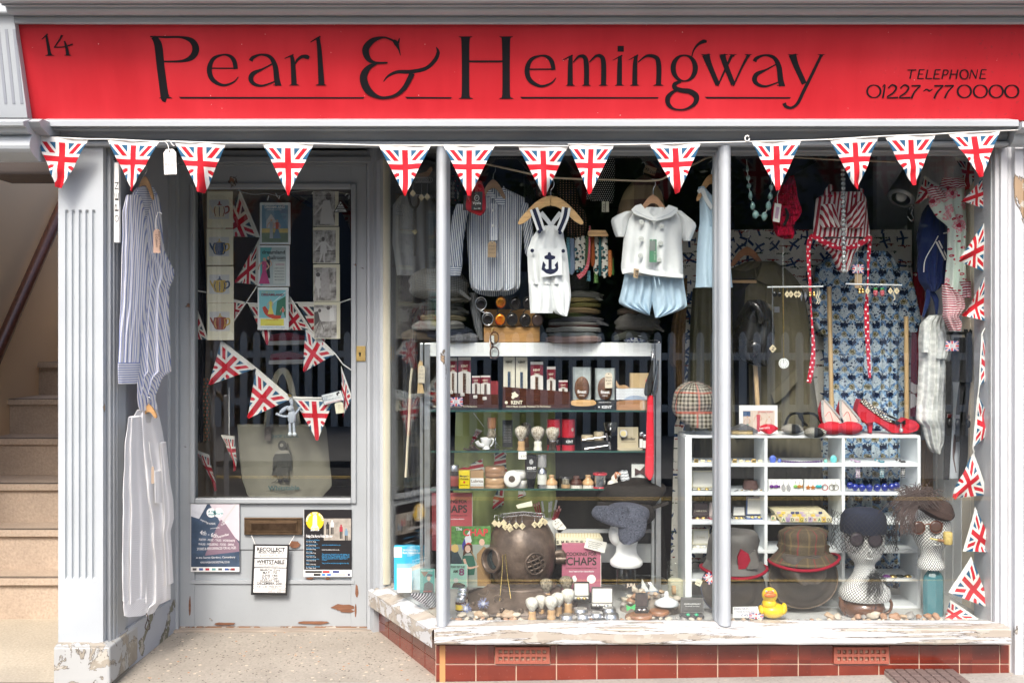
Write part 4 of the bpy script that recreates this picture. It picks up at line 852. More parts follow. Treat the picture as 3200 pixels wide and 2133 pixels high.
for s_,y,h,w,bo in(('RECOLLECT',1721,12,88,.03),('MUSIC FAIRS 2015',1728.5,6,78,.01),('ALL TYPES OF RECORDS, CDS, DVDS,',1734.5,3,72,0),('MEMORABILIA, RARITIES & BARGAINS',1739,3,72,0),('WHITSTABLE',1759,11,88,.03),('ST MARYS HALL (UMBRELLA CENTRE)',1763.5,3,84,.01),('OXFORD STREET, WHITSTABLE, KENT CT5 1DB',1768.5,3,82,0),('MARCH 22nd',1783,7,62,.015),('MAY 17th',1791.5,7,46,.015),('JUNE 14th',1800,7,50,.015),('JULY 12th',1808.5,7,50,.015),('AUGUST 16th',1816.5,7,62,.015),('DECEMBER 20th',1824,6.5,78,.015),('9.30 - 3.30 - FREE ENTRY',1834.5,7,80,0),('01227 - 506368',1842.5,3.6,52,.01),('07715 - 635152',1848.5,3.6,52,.01)):
 x,yy=skq([(851 if y<1840 else 874,y)])[0];b.text(s_,x,yy,h,Yn-.0009,INK,w=w,al='c',bold=bo,ang=.7)
b.b('print',t)
b=MB();b.ptube([(786,1672,.64),(800,1706,.625)],1.1,CORD,n=5);b.b('string',t);b=MB();b.ptube([(920,1672,.64),(900,1706,.625)],1.1,CORD,n=5);b.b('string',t)
# ---------------------------------------------------------------- behind the door glass
YC=.690
def card(x0,y0,x1,y1,Y,label,name='greeting_card',cat='greeting card',grp=None,m=CREAMCARD,th=.002):
 t=thing(name,label,cat,P((x0+x1)/2,y1,Y),grp);pap(x0,y0,x1,y1,Y,m,th=th).b('card',t);return t
BLU2=plain((.03,.06,.13),.3);OCH=plain((.52,.36,.08),.35);RUST=plain((.26,.05,.03),.35);CRM=plain((.66,.60,.46),.4);WGREY=plain((.55,.56,.56),.5)
def teapot(x,y,k,Y,m1,m2,square=False):
 b=MB()
 b.plate([(x-33,y-30),(x+30,y-30),(x+30,y+30),(x-33,y+30)],Y-.0006,.0004,WGREY)
 body=[(x-18,y-12),(x+18,y-12),(x+21,y+4),(x+14,y+24),(x-14,y+24),(x-21,y+4)]if not square else[(x-17,y-10),(x+17,y-10),(x+17,y+25),(x-17,y+25)]
 b.plate(body,Y-.001,.0004,m1,smooth=0 if square else 4);b.plate([(x-9,y-13),(x,y-20),(x+9,y-13)],Y-.0014,.0004,m2);b.plate([(x-3,y-19),(x+3,y-19),(x+2,y-25),(x-2,y-25)],Y-.0018,.0004,m2)
 b.ribbon([(x-17,y+10,9),(x-25,y,6),(x-30,y-12,4)],Y-.0012,m1,.0004);b.ribbon([(x+17,y-7,4),(x+28,y-8,5),(x+29,y+6,5),(x+17,y+14,4)],Y-.0012,m2,.0004)
 for i in range(3):b.ribbon([(x-13+i*13,y-8,2),(x-16+i*16,y+6,3),(x-11+i*11,y+22,2)],Y-.0016,m2 if i%2==0 else BLU2,.0003)
 return b
for(x0,y0,x1,y1),m1,m2,sq,lab in(((647,598,728,712),CRM,RUST,True,'topmost cream greeting card with a house shaped teapot on it'),((646,715,729,828),BLU2,OCH,False,'cream greeting card with a dark blue teapot, second from the top'),((647,832,730,946),OCH,BLU2,False,'cream greeting card with a yellow flowered teapot'),((648,947,731,1062),RUST,OCH,False,'lowest cream greeting card with a red and gold teapot')):
 t=card(x0,y0,x1,y1,YC,lab,grp='teapot cards in the door glass');teapot((x0+x1)/2-2,(y0+y1)/2-1,1,YC,m1,m2,sq).b('picture',t)
SKYB=plain((.16,.30,.42),.4,var=.3);LAWN=plain((.16,.22,.14),.5,var=.4);SAND=plain((.62,.48,.16),.5,var=.3);TEAL=plain((.09,.36,.36),.45,var=.2);PINKD=plain((.50,.07,.20),.5,var=.25);WH2=plain((.70,.73,.74),.4,var=.04)
def person_flat(b,x,y,h,Y,c1,c2,skirt=False):
 'little printed figure on a poster'
 sk=flatc((.55,.36,.26));b.plate([(x+h*.06*math.cos(k),y+h*.06*math.sin(k)*1.2)for k in[j*.785 for j in range(8)]],Y,.0003,sk)
 b.plate([(x-h*.10,y+h*.08),(x+h*.10,y+h*.08),(x+h*.08,y+h*.48),(x-h*.08,y+h*.48)],Y,.0003,flatc(c1))
 b.plate([(x-h*.07,y+h*.46),(x+h*.07,y+h*.46),(x+h*(.22 if skirt else.10),y+h*.98),(x-h*(.22 if skirt else.10),y+h*.98)],Y-.0002,.0003,flatc(c2));b.ribbon([(x-h*.09,y+h*.12,h*.05),(x-h*.2,y+h*.25,h*.05),(x-h*.24,y+h*.42,h*.04)],Y-.0002,sk,.0003);b.ribbon([(x+h*.09,y+h*.12,h*.05),(x+h*.17,y+h*.3,h*.05),(x+h*.06,y+h*.42,h*.04)],Y-.0002,sk,.0003)
p_='seaside posters in the door glass'
t=card(812,633,908,763,YC,'uppermost seaside poster in the door glass, a strolling couple under DREAMLAND MARGATE','poster','poster',p_,WH2)
b=MB();Y=YC-.0006;b.pbox(818,900,641,757,Y,.0004,SKYB);b.pbox(818,900,720,757,Y-.0002,.0004,LAWN);b.pbox(818,900,714,727,Y-.0004,.0004,SAND);b.plate([(832,690),(847,668),(862,690),(862,712),(832,712)],Y-.0003,.0003,WGREY);person_flat(b,848,688,58,Y-.0008,(.35,.38,.42),(.38,.42,.46));person_flat(b,866,690,56,Y-.0009,(.50,.10,.05),(.14,.22,.30),True)
b.text('DREAMLAND',859,651,8,Y-.0006,WI,w=64,al='c',bold=.02);b.text('MARGATE',858,657.5,4,Y-.0006,WI,w=44,al='c');b.b('picture',t)
t=card(807,766,905,894,YC,'dancing couple poster reading dreamland ballroom in the door glass','poster','poster',p_,WH2)
b=MB();b.pbox(813,894,773,891,Y,.0004,plain((.42,.50,.50),.4));b.plate([(813,773),(850,773),(836,810),(842,850),(820,891),(813,891)],Y-.0003,.0003,TEAL);person_flat(b,838,806,64,Y-.0008,(.02,.02,.02),(.02,.02,.02));person_flat(b,826,810,78,Y-.001,PINKD and(.50,.07,.2),(.46,.05,.19),True)
b.text('dreamland',819,793,11,Y-.0006,INK,w=72,bold=.02);b.text('ballroom',841,810,11,Y-.0006,INK,w=51,bold=.02);b.text('MARGATE',871,816,3,Y-.0006,INK,w=21);b.pbox(854,892,817,886,Y-.0005,.0003,plain((.55,.60,.57),.4));b.text('GORDON',861,829,6,Y-.001,flatc((.35,.03,.12)),w=27)
for i,s_ in enumerate(('EVERY NIGHT','SUNDAYS','VAN HORTEN','PRODUCTION','AND ORCHESTRA')):b.text(s_,873,840+i*9,4,Y-.001,INK,w=30,al='c')
b.b('picture',t)
t=card(805,897,902,1030,YC,'lowest seaside poster in the door glass, girls on a swing boat under red DREAMLAND','poster','poster',p_,WH2)
b=MB();b.pbox(810,893,906,993,Y,.0004,plain((.20,.50,.55),.4,var=.15));b.plate([(866,940),(893,925),(893,993),(860,993)],Y-.0003,.0003,plain((.03,.16,.09),.5));b.ribbon([(824,958,10),(836,978,16),(858,990,12),(888,989,8)],Y-.0006,flatc((.50,.05,.02)),.0003);b.ribbon([(892,912,1.5),(848,950,1.5)],Y-.0007,WI,.0003,n=2)
person_flat(b,846,938,44,Y-.0009,(.70,.60,.10),(.72,.62,.12),True);person_flat(b,884,960,34,Y-.0009,(.55,.12,.10),(.20,.42,.46),True);b.pbox(814,887,996,1017,Y-.0003,.0003,flatc((.70,.66,.10)))
b.text('DREAMLAND',852,924,7,Y-.001,flatc((.22,.01,.03)),w=70,al='c',bold=.03);b.text("it's high fun at",838,914,4,Y-.001,flatc((.75,.62,.10)),w=40,al='c');b.text('OUTING PARTIES',851,1001,3.6,Y-.0008,flatc((.5,.05,.03)),w=38,al='c');b.text('and PICNICS ALL Year Too!',854,1015,2.6,Y-.0008,flatc((.4,.05,.03)),w=50,al='c');b.text('The Amusement Park in a Flower Garden',852,1024,4,Y-.0004,flatc((.03,.25,.34)),w=76,al='c')
b.b('picture',t)
sep=Mat('sepia',.4);n=sep.noise(38,4);sep.set(Base_Color=sep.mix(n.step(.3,.7),(.13,.115,.105),(.58,.55,.52)));sep=sep.m;sepd=plain((.10,.085,.08),.4,var=.4,nsc=60);sepl=plain((.60,.58,.56),.4,var=.1)
for k,((x0,y0,x1,y1),lab)in enumerate((((978,598,1058,706),'topmost sepia photo card in the door glass, a woman in a long gown'),((978,709,1060,823),'old photo card of a seated woman with outstretched arms in the door glass'),((979,826,1062,941),'old photo card of a person by a tree trunk in the door glass'),((981,943,1063,1058),'lowest old photo card, a photographer with tripod and a woman reaching up'))):
 t=card(x0,y0,x1,y1,YC,lab,'photo_card','photo card','old photo cards in the door glass');b=MB();b.pbox(x0+1,x1-11,y0+(10 if k else 0),y1-2,YC-.0006,.0004,sep);Y2=YC-.001
 if k==0:b.plate([(1010,628),(1030,625),(1046,700),(1000,700),(1004,660)],Y2,.0004,sepl);b.plate([(1026+9*math.cos(j*.6),614+12*math.sin(j*.6))for j in range(10)],Y2,.0004,sepd);b.ribbon([(1008,640,6),(990,662,5),(982,672,4)],Y2-.0003,sepl,.0003)
 if k==1:
  b.plate([(1003,755),(1018,755),(1022,790),(1000,790)],Y2,.0004,sepl);b.plate([(1010+5*math.cos(j*.6),747+7*math.sin(j*.6))for j in range(10)],Y2,.0004,sepd);b.ribbon([(1003,758,5),(990,775,5),(983,784,4)],Y2,sepl,.0004);b.ribbon([(1018,758,5),(1030,772,5),(1038,783,4)],Y2,sepl,.0004);b.ribbon([(1006,790,6),(1002,806,5),(998,818,4)],Y2,sepl,.0004);b.ribbon([(1014,790,6),(1012,806,5),(1014,820,4)],Y2,sepl,.0004);b.pbox(982,1048,783,786,Y2+.0002,.0002,sepd)
 if k==2:b.plate([(1006,838),(1026,838),(1030,925),(1002,930)],Y2,.0004,plain((.42,.39,.38),.5,var=.3,nsc=60));b.plate([(988,862),(1000,866),(1003,900),(992,905),(984,890)],Y2-.0004,.0004,sepl);b.plate([(994+7*math.cos(j*.6),858+7*math.sin(j*.6))for j in range(10)],Y2-.0006,.0004,sepd);b.ribbon([(994,902,7),(996,930,5)],Y2,sepl,.0004)
 if k==3:b.pbox(982,1051,962,1004,Y2+.0002,.0002,sepl);b.plate([(982,975),(994,972),(1000,1000),(990,1012),(982,1020)],Y2,.0004,sepd);b.plate([(999+5*math.cos(j*.6),970+6*math.sin(j*.6))for j in range(10)],Y2,.0004,sepd);b.ribbon([(1000,1000,2),(986,1040,2)],Y2,sepd,.0003,n=2);b.ribbon([(1001,1000,2),(1012,1030,2)],Y2,sepd,.0003,n=2);b.plate([(1030,965),(1042,960),(1046,1000),(1030,1004)],Y2,.0004,plain((.75,.73,.71),.4));b.ribbon([(1038,966,5),(1042,952,4)],Y2,sepl,.0003);b.ribbon([(1034,1004,6),(1032,1040,5)],Y2,plain((.32,.30,.29),.5),.0003);b.plate([(1026+6*math.cos(j*.6),962+6*math.sin(j*.6))for j in range(10)],Y2-.0003,.0004,sepd)
 b.b('picture',t)
t=thing('warning_sticker','black triangular security warning sticker on the door glass','sticker',P(1064,665,.667))
b=MB();tri=[(1064,624),(1087,664),(1042,664)];b.plate(tri,.6675,.0006,plain((.02,.02,.02),.3,var=0));b.b('sheet',t)
b=MB();Y=.6672;b.plate([(1064,629),(1083,661.5),(1046,661.5)],Y,.0003,flatc((.55,.60,.60)));Y-=.0003
b.pbox(1050,1079,650,652.6,Y,.0002,INK);b.text('WARNING',1064,648,3.6,Y,INK,w=22,al='c',bold=.03);b.text('787017',1064,660,3.6,Y,INK,w=20,al='c',bold=.03);b.text('FALCON SECURITY',1064,655,2.4,Y-.0002,flatc((.1,.1,.1)),w=30,al='c');b.plate([(1056,632),(1064,637),(1071,633),(1066,640),(1060,643),(1063,639)],Y,.0002,INK);b.b('print',t)
# bunting draped inside the door
t=thing('bunting','Union flag bunting draped in loops behind the door glass','bunting',P(860,1300,.71));YB=.712
db=[((750,597),(812,742),(690,735)),((810,745),(804,890),(733,880)),((604,930),(652,1062),(588,1055)),((700,929),(770,946),(728,1010)),((773,945),(868,950),(836,1077)),((905,926),(972,1030),(888,1030)),((928,945),(1066,944),(1007,1078)),((954,1018),(1048,1106),(948,1160)),((690,1062),(801,1150),(654,1201)),((800,1152),(912,1245),(775,1305)),((914,1238),(1046,1242),(991,1375)),((1066,1142),(1100,1240),(1072,1300))]
b=MB()
for q in([(604,906),(655,915),(700,929),(770,946),(868,950),(928,945),(1066,944),(1096,934)],[(744,590),(750,597),(812,742),(806,890),(690,1062),(801,1150),(912,1245),(1046,1242)],[(905,926),(972,1030),(1048,1106),(1072,1138),(1104,1160)]):b=MB();b.ptube([(x,y,YB)for x,y in q],2.2,CORD,n=5);b.b('cord',t)
for i,f in enumerate(db):pennant(*f,YB+.002*(i%3),FM if i>6 else FMshade,seed=40+i,wav=.006).b('pennant',t)
t=thing('bunting','shade-darkened Union flag bunting hanging low in the dark left corner behind the door glass','bunting',P(650,1530,.85))
for i,f in enumerate((((690,1358),(732,1362),(738,1468)),((606,1400),(652,1420),(676,1532)))):pennant(*f,.8+.05*i,FMshade,seed=60+i,wav=.02).b('pennant',t)
b=MB();b.ptube([(716,1210,.82),(716,1360,.82)],1.6,CORD,n=5);b.b('cord',t);b=MB();b.ptube([(610,1240,.84),(618,1280,.84),(610,1400,.85)],1.6,CORD,n=5);b.b('cord',t)
# rabbit toy
strp=stripes((.66,.70,.74),(.10,.16,.30),.0045,.35,1)
t=thing('toy_rabbit','small blue striped knitted rabbit clipped to the bunting behind the door glass','soft toy',P(912,1362,.69));Y=.694
b=MB();b.plathe(912,Y,[(1320,8),(1312,13),(1295,13),(1283,9),(1278,5)],strp,sy=.8);b.b('body',t)
b=MB();b.ball(P(908,1276,Y-.004),.015,strp,12);b.ball(P(903,1279,Y-.017),.0017,BLACK,6);b.ball(P(912,1277,Y-.018),.0017,BLACK,6);b.b('head',t)
for q in([(913,1266,Y),(910,1253,Y),(908,1247,Y)],[(901,1268,Y),(886,1280,Y-.006),(874,1290,Y-.008)]):b=MB();b.tube([P(*p)for p in catmull(q,4)],.006,strp,n=8,rs=[.004+.005*math.sin(k/8*3.0)for k in range(9)]);b.b('ear',t)
for q in([(904,1300,Y),(884,1300,Y-.004),(866,1293,Y-.004)],[(920,1296,Y),(930,1284,Y-.004),(938,1274,Y-.004)]):b=MB();b.ptube(q,4,strp,sm=4);b.ball(P(*q[-1]),.007,strp,8);b.b('arm',t)
for dx in(-5,7):b=MB();b.ptube([(911+dx,1318,Y),(912+dx*1.1,1352,Y)],4.4,strp);b.ball(P(912+dx*1.2,1356,Y-.004),.0095,plain((.60,.64,.68),.8),8);b.b('leg',t)
b=MB();b.plate([(901,1236),(905,1226),(909,1236),(912,1236),(905,1222),(898,1236)],.69,.004,BLACK);b.plate([(900,1232),(912,1232),(910,1240),(902,1240)],.689,.003,BRASS);b.top('bulldog_clip','tiny clip pinching the bunting above the toy rabbit','clip')
t=thing('shop_card','tilted white shop name card PETTICOAT LANE EMPORIUM clipped to the bunting','shop card',P(1040,1268,.69));a=-13
b=MB();q=[(1003,1233),(1066,1218),(1077,1250),(1013,1266)];b.plate(q,.688,.001,flatc((.05,.06,.09)));b.plate([(1005,1235),(1065,1220),(1074.5,1249),(1014.5,1264)],.6876,.0006,WH2);b.b('card',t)
b=MB()
for s_,x,y,w in(('PETTICOAT',1008,1244,34),('LANE',1010,1249,14),('EMPORIUM CT11',1012,1254.5,50)):b.text(s_,x,y,5,.6868,flatc((.06,.10,.16)),w=w,ang=a)
b.text('INDEPENDENT TRADER',1018,1261.5,3.4,.6868,flatc((.45,.03,.05)),w=52,ang=a);b.plate([(1050,1229),(1057,1223),(1063,1227),(1057,1229),(1056,1236),(1053,1236)],.6868,.0004,INK);b.b('print',t)
b=MB();tagcard(b,1058,1255,26,36,.692,CREAMCARD,-8,('20',),flatc((.45,.44,.40)),hole=False);b.top('price_tag','cream paper slip hanging below the white shop name card','price tag')
# tote bag behind the door
tote=fabric((.20,.19,.15),.7,weave=1400,var=.14);YT=.86
t=thing('tote_bag','cream canvas tote bag printed with a diver, standing behind the door glass','tote bag',P(890,1552,YT))
b=MB();b.cloth([(1325,742,1014),(1340,743,1020),(1400,746,1026),(1450,750,1030),(1500,757,1036),(1520,765,1036),(1545,772,1012),(1551,777,1008)],YT,tote,.02,.004,3,31,flat=.6);b.b('body',t)
b=MB()
for q in([(833,1335,YT-.02),(840,1270,YT),(862,1180,YT+.02),(884,1158,YT+.03),(902,1180,YT+.02),(916,1240,YT),(930,1325,YT-.02)],):
 L=catmull([(x,y,19)for x,y,_ in q],5);b.ribbon(L,YT-.005,tote,.003,n=1)
b.b('strap',t)
b=MB();dv_=plain((.045,.045,.04),.8,var=.5,nsc=50);dl_=plain((.22,.21,.18),.8,var=.4,nsc=40);tl_=plain((.03,.09,.10),.8);Y=YT-.0285
b.text('SHOP LOCAL',846,1368,10,Y,tl_,w=88,bold=.015,ang=-2);b.text('Whitstable',838,1531,14,Y,tl_,w=98,bold=.015,ang=-1)
b.plate([(882+14*math.cos(j*.524),1391+16*math.sin(j*.524))for j in range(12)],Y,.0004,dv_);b.plate([(880+6*math.cos(j*.785),1390+6*math.sin(j*.785))for j in range(8)],Y-.0003,.0003,dl_);b.plate([(868,1406),(898,1406),(906,1416),(858,1418)],Y-.0004,.0004,dl_)
b.plate([(862,1414),(902,1412),(911,1430),(912,1470),(905,1472),(902,1440),(902,1480),(903,1498),(886,1500),(884,1480),(881,1500),(867,1498),(866,1470),(862,1440),(858,1470),(851,1468),(853,1430)],Y,.0004,dv_);b.plate([(869,1498),(881,1498),(881,1506),(869,1506)],Y-.0002,.0004,INK);b.plate([(886,1498),(900,1498),(903,1505),(887,1505)],Y-.0002,.0004,INK);b.plate([(848,1484),(854,1462),(864,1462),(866,1484)],Y,.0004,dv_);b.ribbon([(898,1384,3),(903,1405,4),(910,1420,4)],Y,dv_,.0004);b.ribbon([(848,1508,2),(860,1503,3),(867,1495,2)],Y,dv_,.0004);b.b('print',t)
b=MB();tagcard(b,837,1332,20,42,YT-.04,plain((.09,.075,.065),.8),0,('£5',),flatc((.2,.18,.16)));b.top('price_tag','dark brown price tag hanging on the strap of the cream tote bag','price tag')
# dim things further back in the shop behind the door
b=MB();b.cloth([(1180,636,652),(1250,634,654),(1380,640,654)],.80,dots((.02,.035,.02),(.30,.10,.05),.016,.3),.01,.006,2,33);b.top('scarf','dark green scarf with orange squares hanging behind the left of the door glass','scarf')
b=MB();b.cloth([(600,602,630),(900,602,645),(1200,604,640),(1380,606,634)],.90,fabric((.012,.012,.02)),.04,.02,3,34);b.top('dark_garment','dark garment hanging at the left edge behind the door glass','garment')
t=thing('trainers','dark red and white striped shoes seen dimly through the door glass below the posters','shoes',P(900,1130,1.1));rs_=plain((.30,.02,.04),.6)
for y in(1060,1120):b=MB();b.plate([(840,y+6),(960,y+2),(958,y+16),(838,y+18)],1.1,.08,WHITE);b.plate([(846,y-14),(900,y-22),(955,y-10),(958,y+2),(842,y+5)],1.105,.07,rs_);b.b('shoe',t)
fair=thing('string_lights','string of small unlit fairy lights across the top of the door glass','fairy lights',P(850,600,.70));b=MB();b.ptube([(740,594,.70),(790,608,.70),(830,604,.70),(870,612,.70),(900,602,.70),(930,598,.7),(1000,594,.70),(1092,606,.70)],1.0,flatc((.35,.35,.34)),sm=4,n=5);b.b('wire',fair)
for x,y,dx,dy in((836,626,4,-14),(868,616,-6,-12),(706+165,622,4,-10),(975,606,6,-8),(1078,612,8,-8),(1090,622,2,-12)):b=MB();b.ptube([(x,y,.698),(x+dx,y+dy,.698)],2,plain((.6,.6,.58),.2),n=6);b.b('bulb',fair)
# keyring rack and black strap seen through the side glass
kr=thing('keyring_rack','wooden bar of wire key rings with letter tile fobs behind the side window','key rings',P(1325,625,.30));tilem=plain((.66,.56,.36),.5,var=.08)
b=MB();b.plate([(1300,545),(1296,555),(1318,556),(1340,549),(1351,530),(1350,521),(1342,524),(1332,536)],.30,.012,wood((.30,.16,.08),1,.5,0));b.b('bar',kr)
for i in range(8):x=1301+i*6;b=MB();c=P(x,562,.295+(i%2)*.004);b.tube([c+Vector((.011*math.cos(k*.628),0,.011*math.sin(k*.628)))for k in range(10)],.0008,STEEL,n=5,closed=True);b.b('ring',kr)
for x,y in((1290,604),(1317,617),(1335,615)):b=MB();b.plate([(x,y-12),(x+9,y),(x,y+12),(x-9,y)],.295,.005,tilem);b.ptube([(x,y-12,.297),(x+1,575,.297)],.6,STEEL,n=4);b.b('letter_fob',kr)
b=MB();b.ptube([(1275,600,.33),(1283,640,.33),(1296,650,.33),(1307,635,.33),(1306,610,.33)],4,BLACK,sm=4);b.pbox(1292,1301,648,720,.33,.006,BLACK);b.pbox(1293,1301,730,800,.33,.006,BLACK);b.plate([(1286,722),(1300,716),(1306,726),(1296,734)],.326,.01,metal((.25,.22,.14),.4));b.top('black_braces','pair of black braces with a dull buckle hanging behind the side window','braces')
b=MB();b.cloth([(612,1250,1350),(640,1228,1362),(760,1226,1366),(860,1240,1362)],.56,fabric((.27,.28,.29)),.05,.02,4,36);b.top('grey_jacket','grey woollen jacket hanging deep behind the narrow side window','jacket')
b=MB();b.cloth([(1060,1255,1300),(1200,1258,1305),(1500,1262,1318),(1560,1266,1320)],.60,fabric((.012,.014,.022)),.03,.01,3,37);b.top('navy_trousers','dark navy trousers hanging behind the lower side window','trousers')
t=thing('clothes_brush','pale wooden hat brush with a hand written tag hanging behind the side window','brush',P(1313,1240,.28));b=MB();b.plate([(1306,1140),(1312,1126),(1320,1130),(1322,1150),(1320,1200),(1326,1228),(1304,1228),(1306,1190)],.285,.012,wood((.62,.44,.22),1,.5,2,0,.5));b.b('handle',t,bevel=.002);b=MB();b.plate([(1305,1228),(1325,1228),(1324,1240),(1306,1240)],.287,.01,BLACK);b.b('bristles',t)
b=MB();tagcard(b,1318,1142,21,54,.279,plain((.62,.56,.44),.7),2,('HAT','BRUSH','£9.50'),flatc((.25,.22,.2)));b.b('tag',t)
b=MB();b.ptube([(1288,1150,.36),(1282,1200,.36),(1279,1300,.36),(1268,1490,.36)],4,plain((.60,.55,.42),.7));b.top('cream_cord','long cream leather strap hanging behind the side window','strap')
# ---------------------------------------------------------------- the big window, left bay
CORD2=wood((.60,.48,.34),1,.6,0,0,.4)
t=thing('hanging_cord','slack pale cord strung across the top of the left window for the hangers','cord',P(1800,560,.15))
b=MB();b.ptube([(1405,500,.15),(1520,513,.15),(1660,544,.15),(1735,556,.15),(1900,562,.15),(2040,565,.15),(2090,550,.15),(2170,513,.15),(2215,492,.15),(2290,482,.15),(2420,488,.15),(2600,498,.15),(2800,506,.15)],3.2,CORD2,sm=4,n=6);b.b('cord',t)
# striped grandad shirt
gst=stripes((.76,.78,.80),(.12,.16,.27),.0088,.34,0,1,.16);gst2=stripes((.76,.78,.80),(.12,.16,.27),.0088,.34,1,1,.16)
t=thing('shirt','grey and white striped grandad shirt on a wooden hanger behind the corner mullion','shirt',P(1545,925,.30));Y=.30
b=MB();b.cloth([(590,1522,1580),(604,1506,1612),(618,1486,1640),(650,1466,1638),(710,1458,1632),(780,1461,1629),(850,1466,1627),(880,1468,1626),(900,1472,1622),(908,1490,1600)],Y,gst,.025,.018,5,51,cols=36);b.b('body',t)
b=MB();b.cloth([(885,1472,1622),(905,1476,1620),(922,1500,1600),(926,1530,1570)],Y+.06,gst,.004,.004,4,52,cols=24,back=False);b.b('shirt_tail',t)
b=MB();b.cloth([(640,1425,1470),(680,1412,1460),(760,1404,1447),(835,1401,1444)],Y-.02,gst,.03,.008,2,53,cols=14,rot=6);b.b('sleeve',t)
b=MB();b.cloth([(636,1628,1650),(690,1632,1664),(790,1640,1672),(800,1646,1672)],Y,gst,.03,.008,2,54,cols=14,rot=-16);b.b('sleeve',t)
b=MB();b.cloth([(833,1400,1444),(846,1400,1442),(862,1401,1438)],Y-.025,gst2,.03,.003,2,55,cols=12);b.b('cuff',t)
b=MB();b.plate([(1518,598),(1530,590),(1547,610),(1545,622),(1528,614),(1515,606)],Y-.035,.008,gst2);b.plate([(1574,580),(1580,592),(1578,640),(1556,640),(1545,622),(1562,612)],Y-.035,.008,gst2);b.plate([(1545,604),(1562,604),(1560,622),(1546,622)],Y-.02,.006,fabric((.25,.24,.22)));b.b('collar',t)
b=MB();b.pbox(1530,1556,636,752,Y-.062,.006,gst);b.b('placket',t,bevel=.002)
for y in(657,705):b=MB();b.lathe(P(1541,y,Y-.062),(0,-1,0),[(0,.006),(.002,.006),(.0025,.004)],plain((.7,.7,.68),.3),n=12);b.b('button',t)
hanger('clothes_hanger','wooden hanger holding the grey striped shirt',1541,566,38,48,.27,yr=36,m=wood((.40,.24,.13),1,.4,0,.2))
t=thing('garment_tag','brown paper tag hanging on the front of the grey striped shirt','tag',P(1539,804,.23));b=MB();tagcard(b,1538,754,26,50,.226,KRAFT,1,('FINE','SHIRT','cotton'),flatc((.12,.09,.06)));b.b('card',t);b=MB();b.ptube([(1538,757,.225),(1538,738,.23)],.9,CORD,n=5);b.b('string',t)
# red tie in a black display card
t=thing('necktie','red tie on a black display card with a crest hanging over the striped shirt','tie',P(1490,675,.16));Y=.16
b=MB();b.cloth([(566,1478,1505),(590,1462,1514),(640,1455,1519),(655,1456,1518),(668,1478,1512),(674,1496,1503)],Y,fabric((.36,.008,.018),sheen=.3),.012,.003,2,56,cols=14);b.b('cloth',t)
b=MB();b.plate([(1474,599),(1508,599),(1507,657),(1473,656)],Y-.018,.003,BLACK);b.plate([(1447,612),(1474,606),(1474,656),(1447,657)],Y+.004,.004,BLACK);b.b('label_card',t)
b=MB();sil=flatc((.65,.65,.62));q=P(1490,619,Y-.0185)
b.tube([q+Vector((.009*math.cos(k*.785),0,.0115*math.sin(k*.785)))for k in range(8)],.0012,sil,n=4,closed=True);b.text('V',1490,622,6,Y-.0185,sil,al='c');b.text('Viyella',1490,638,8,Y-.0185,sil,al='c',w=26,bold=.01);b.text('Since 1784',1490,654,5,Y-.0185,sil,al='c',w=20,shear=.3);b.b('print',t)
# navy anchor dungarees
dgw=fabric((.74,.76,.77),.6,var=.06);nav=fabric((.018,.022,.055),.5,var=.1);Y=.17
t=thing('dungarees','white baby dungarees with a navy anchor patch hanging from a wooden hanger','dungarees',P(1715,990,Y))
b=MB();b.cloth([(706,1700,1738),(712,1686,1752),(722,1676,1760),(745,1661,1763),(783,1647,1772),(800,1648,1774),(850,1650,1779),(888,1652,1781)],Y,dgw,.022,.010,3,57,cols=26);b.b('bib',t)
b=MB();b.cloth([(884,1652,1722),(930,1654,1727),(978,1657,1728)],Y,dgw,.02,.012,2,58,cols=16);b.b('leg',t)
b=MB();b.cloth([(884,1716,1781),(925,1722,1785),(965,1727,1779),(976,1728,1776),(988,1762,1772)],Y-.004,dgw,.02,.012,2,59,cols=16);b.b('leg',t)
for pts in([(1668,652,27),(1678,680,27),(1692,722,25)],[(1770,648,27),(1764,680,26),(1747,722,25)]):
 b=MB();b.ribbon(pts,Y-.04,dgw,.006);b.ribbon([(x,y,w*.42)for x,y,w in pts],Y-.0425,nav,.003);b.b('strap',t)
b=MB();b.ribbon([(1690,664,14),(1712,690,13),(1722,706,12)],Y-.02,fabric((.55,.57,.60)),.004);b.ribbon([(1752,664,14),(1732,690,13),(1722,706,12)],Y-.018,fabric((.55,.57,.60)),.004);b.b('back_strap',t)
b=MB();b.plate([(1684,776),(1755,776),(1757,858),(1692,866)],Y-.042,.006,dgw);b.b('pocket',t,bevel=.002)
b=MB();Y2=Y-.0435
b.plate([(1711,796),(1713,788),(1720,788),(1723,797),(1735,800),(1735,808),(1724,811),(1724,840),(1731,841),(1737,836),(1733,828),(1743,816),(1745,838),(1742,846),(1733,853),(1720,857),(1706,853),(1698,846),(1692,842),(1697,815),(1706,828),(1702,836),(1707,841),(1714,840),(1714,811),(1702,808),(1701,800)],Y2,.003,nav);b.b('anchor_patch',t)
for x,y in((1685,724),(1663,783),(1750,727),(1760,784)):b=MB();b.lathe(P(x,y,Y-.040),(0,-1,0),[(0,.0075),(.003,.0072),(.004,.004)],nav,n=12);b.b('button',t)
hanger('clothes_hanger','pale wooden hanger with notched ends holding the anchor dungarees',1721,617,100,76,.145,yr=40,m=wood((.58,.36,.16),1,.4,0,.2))
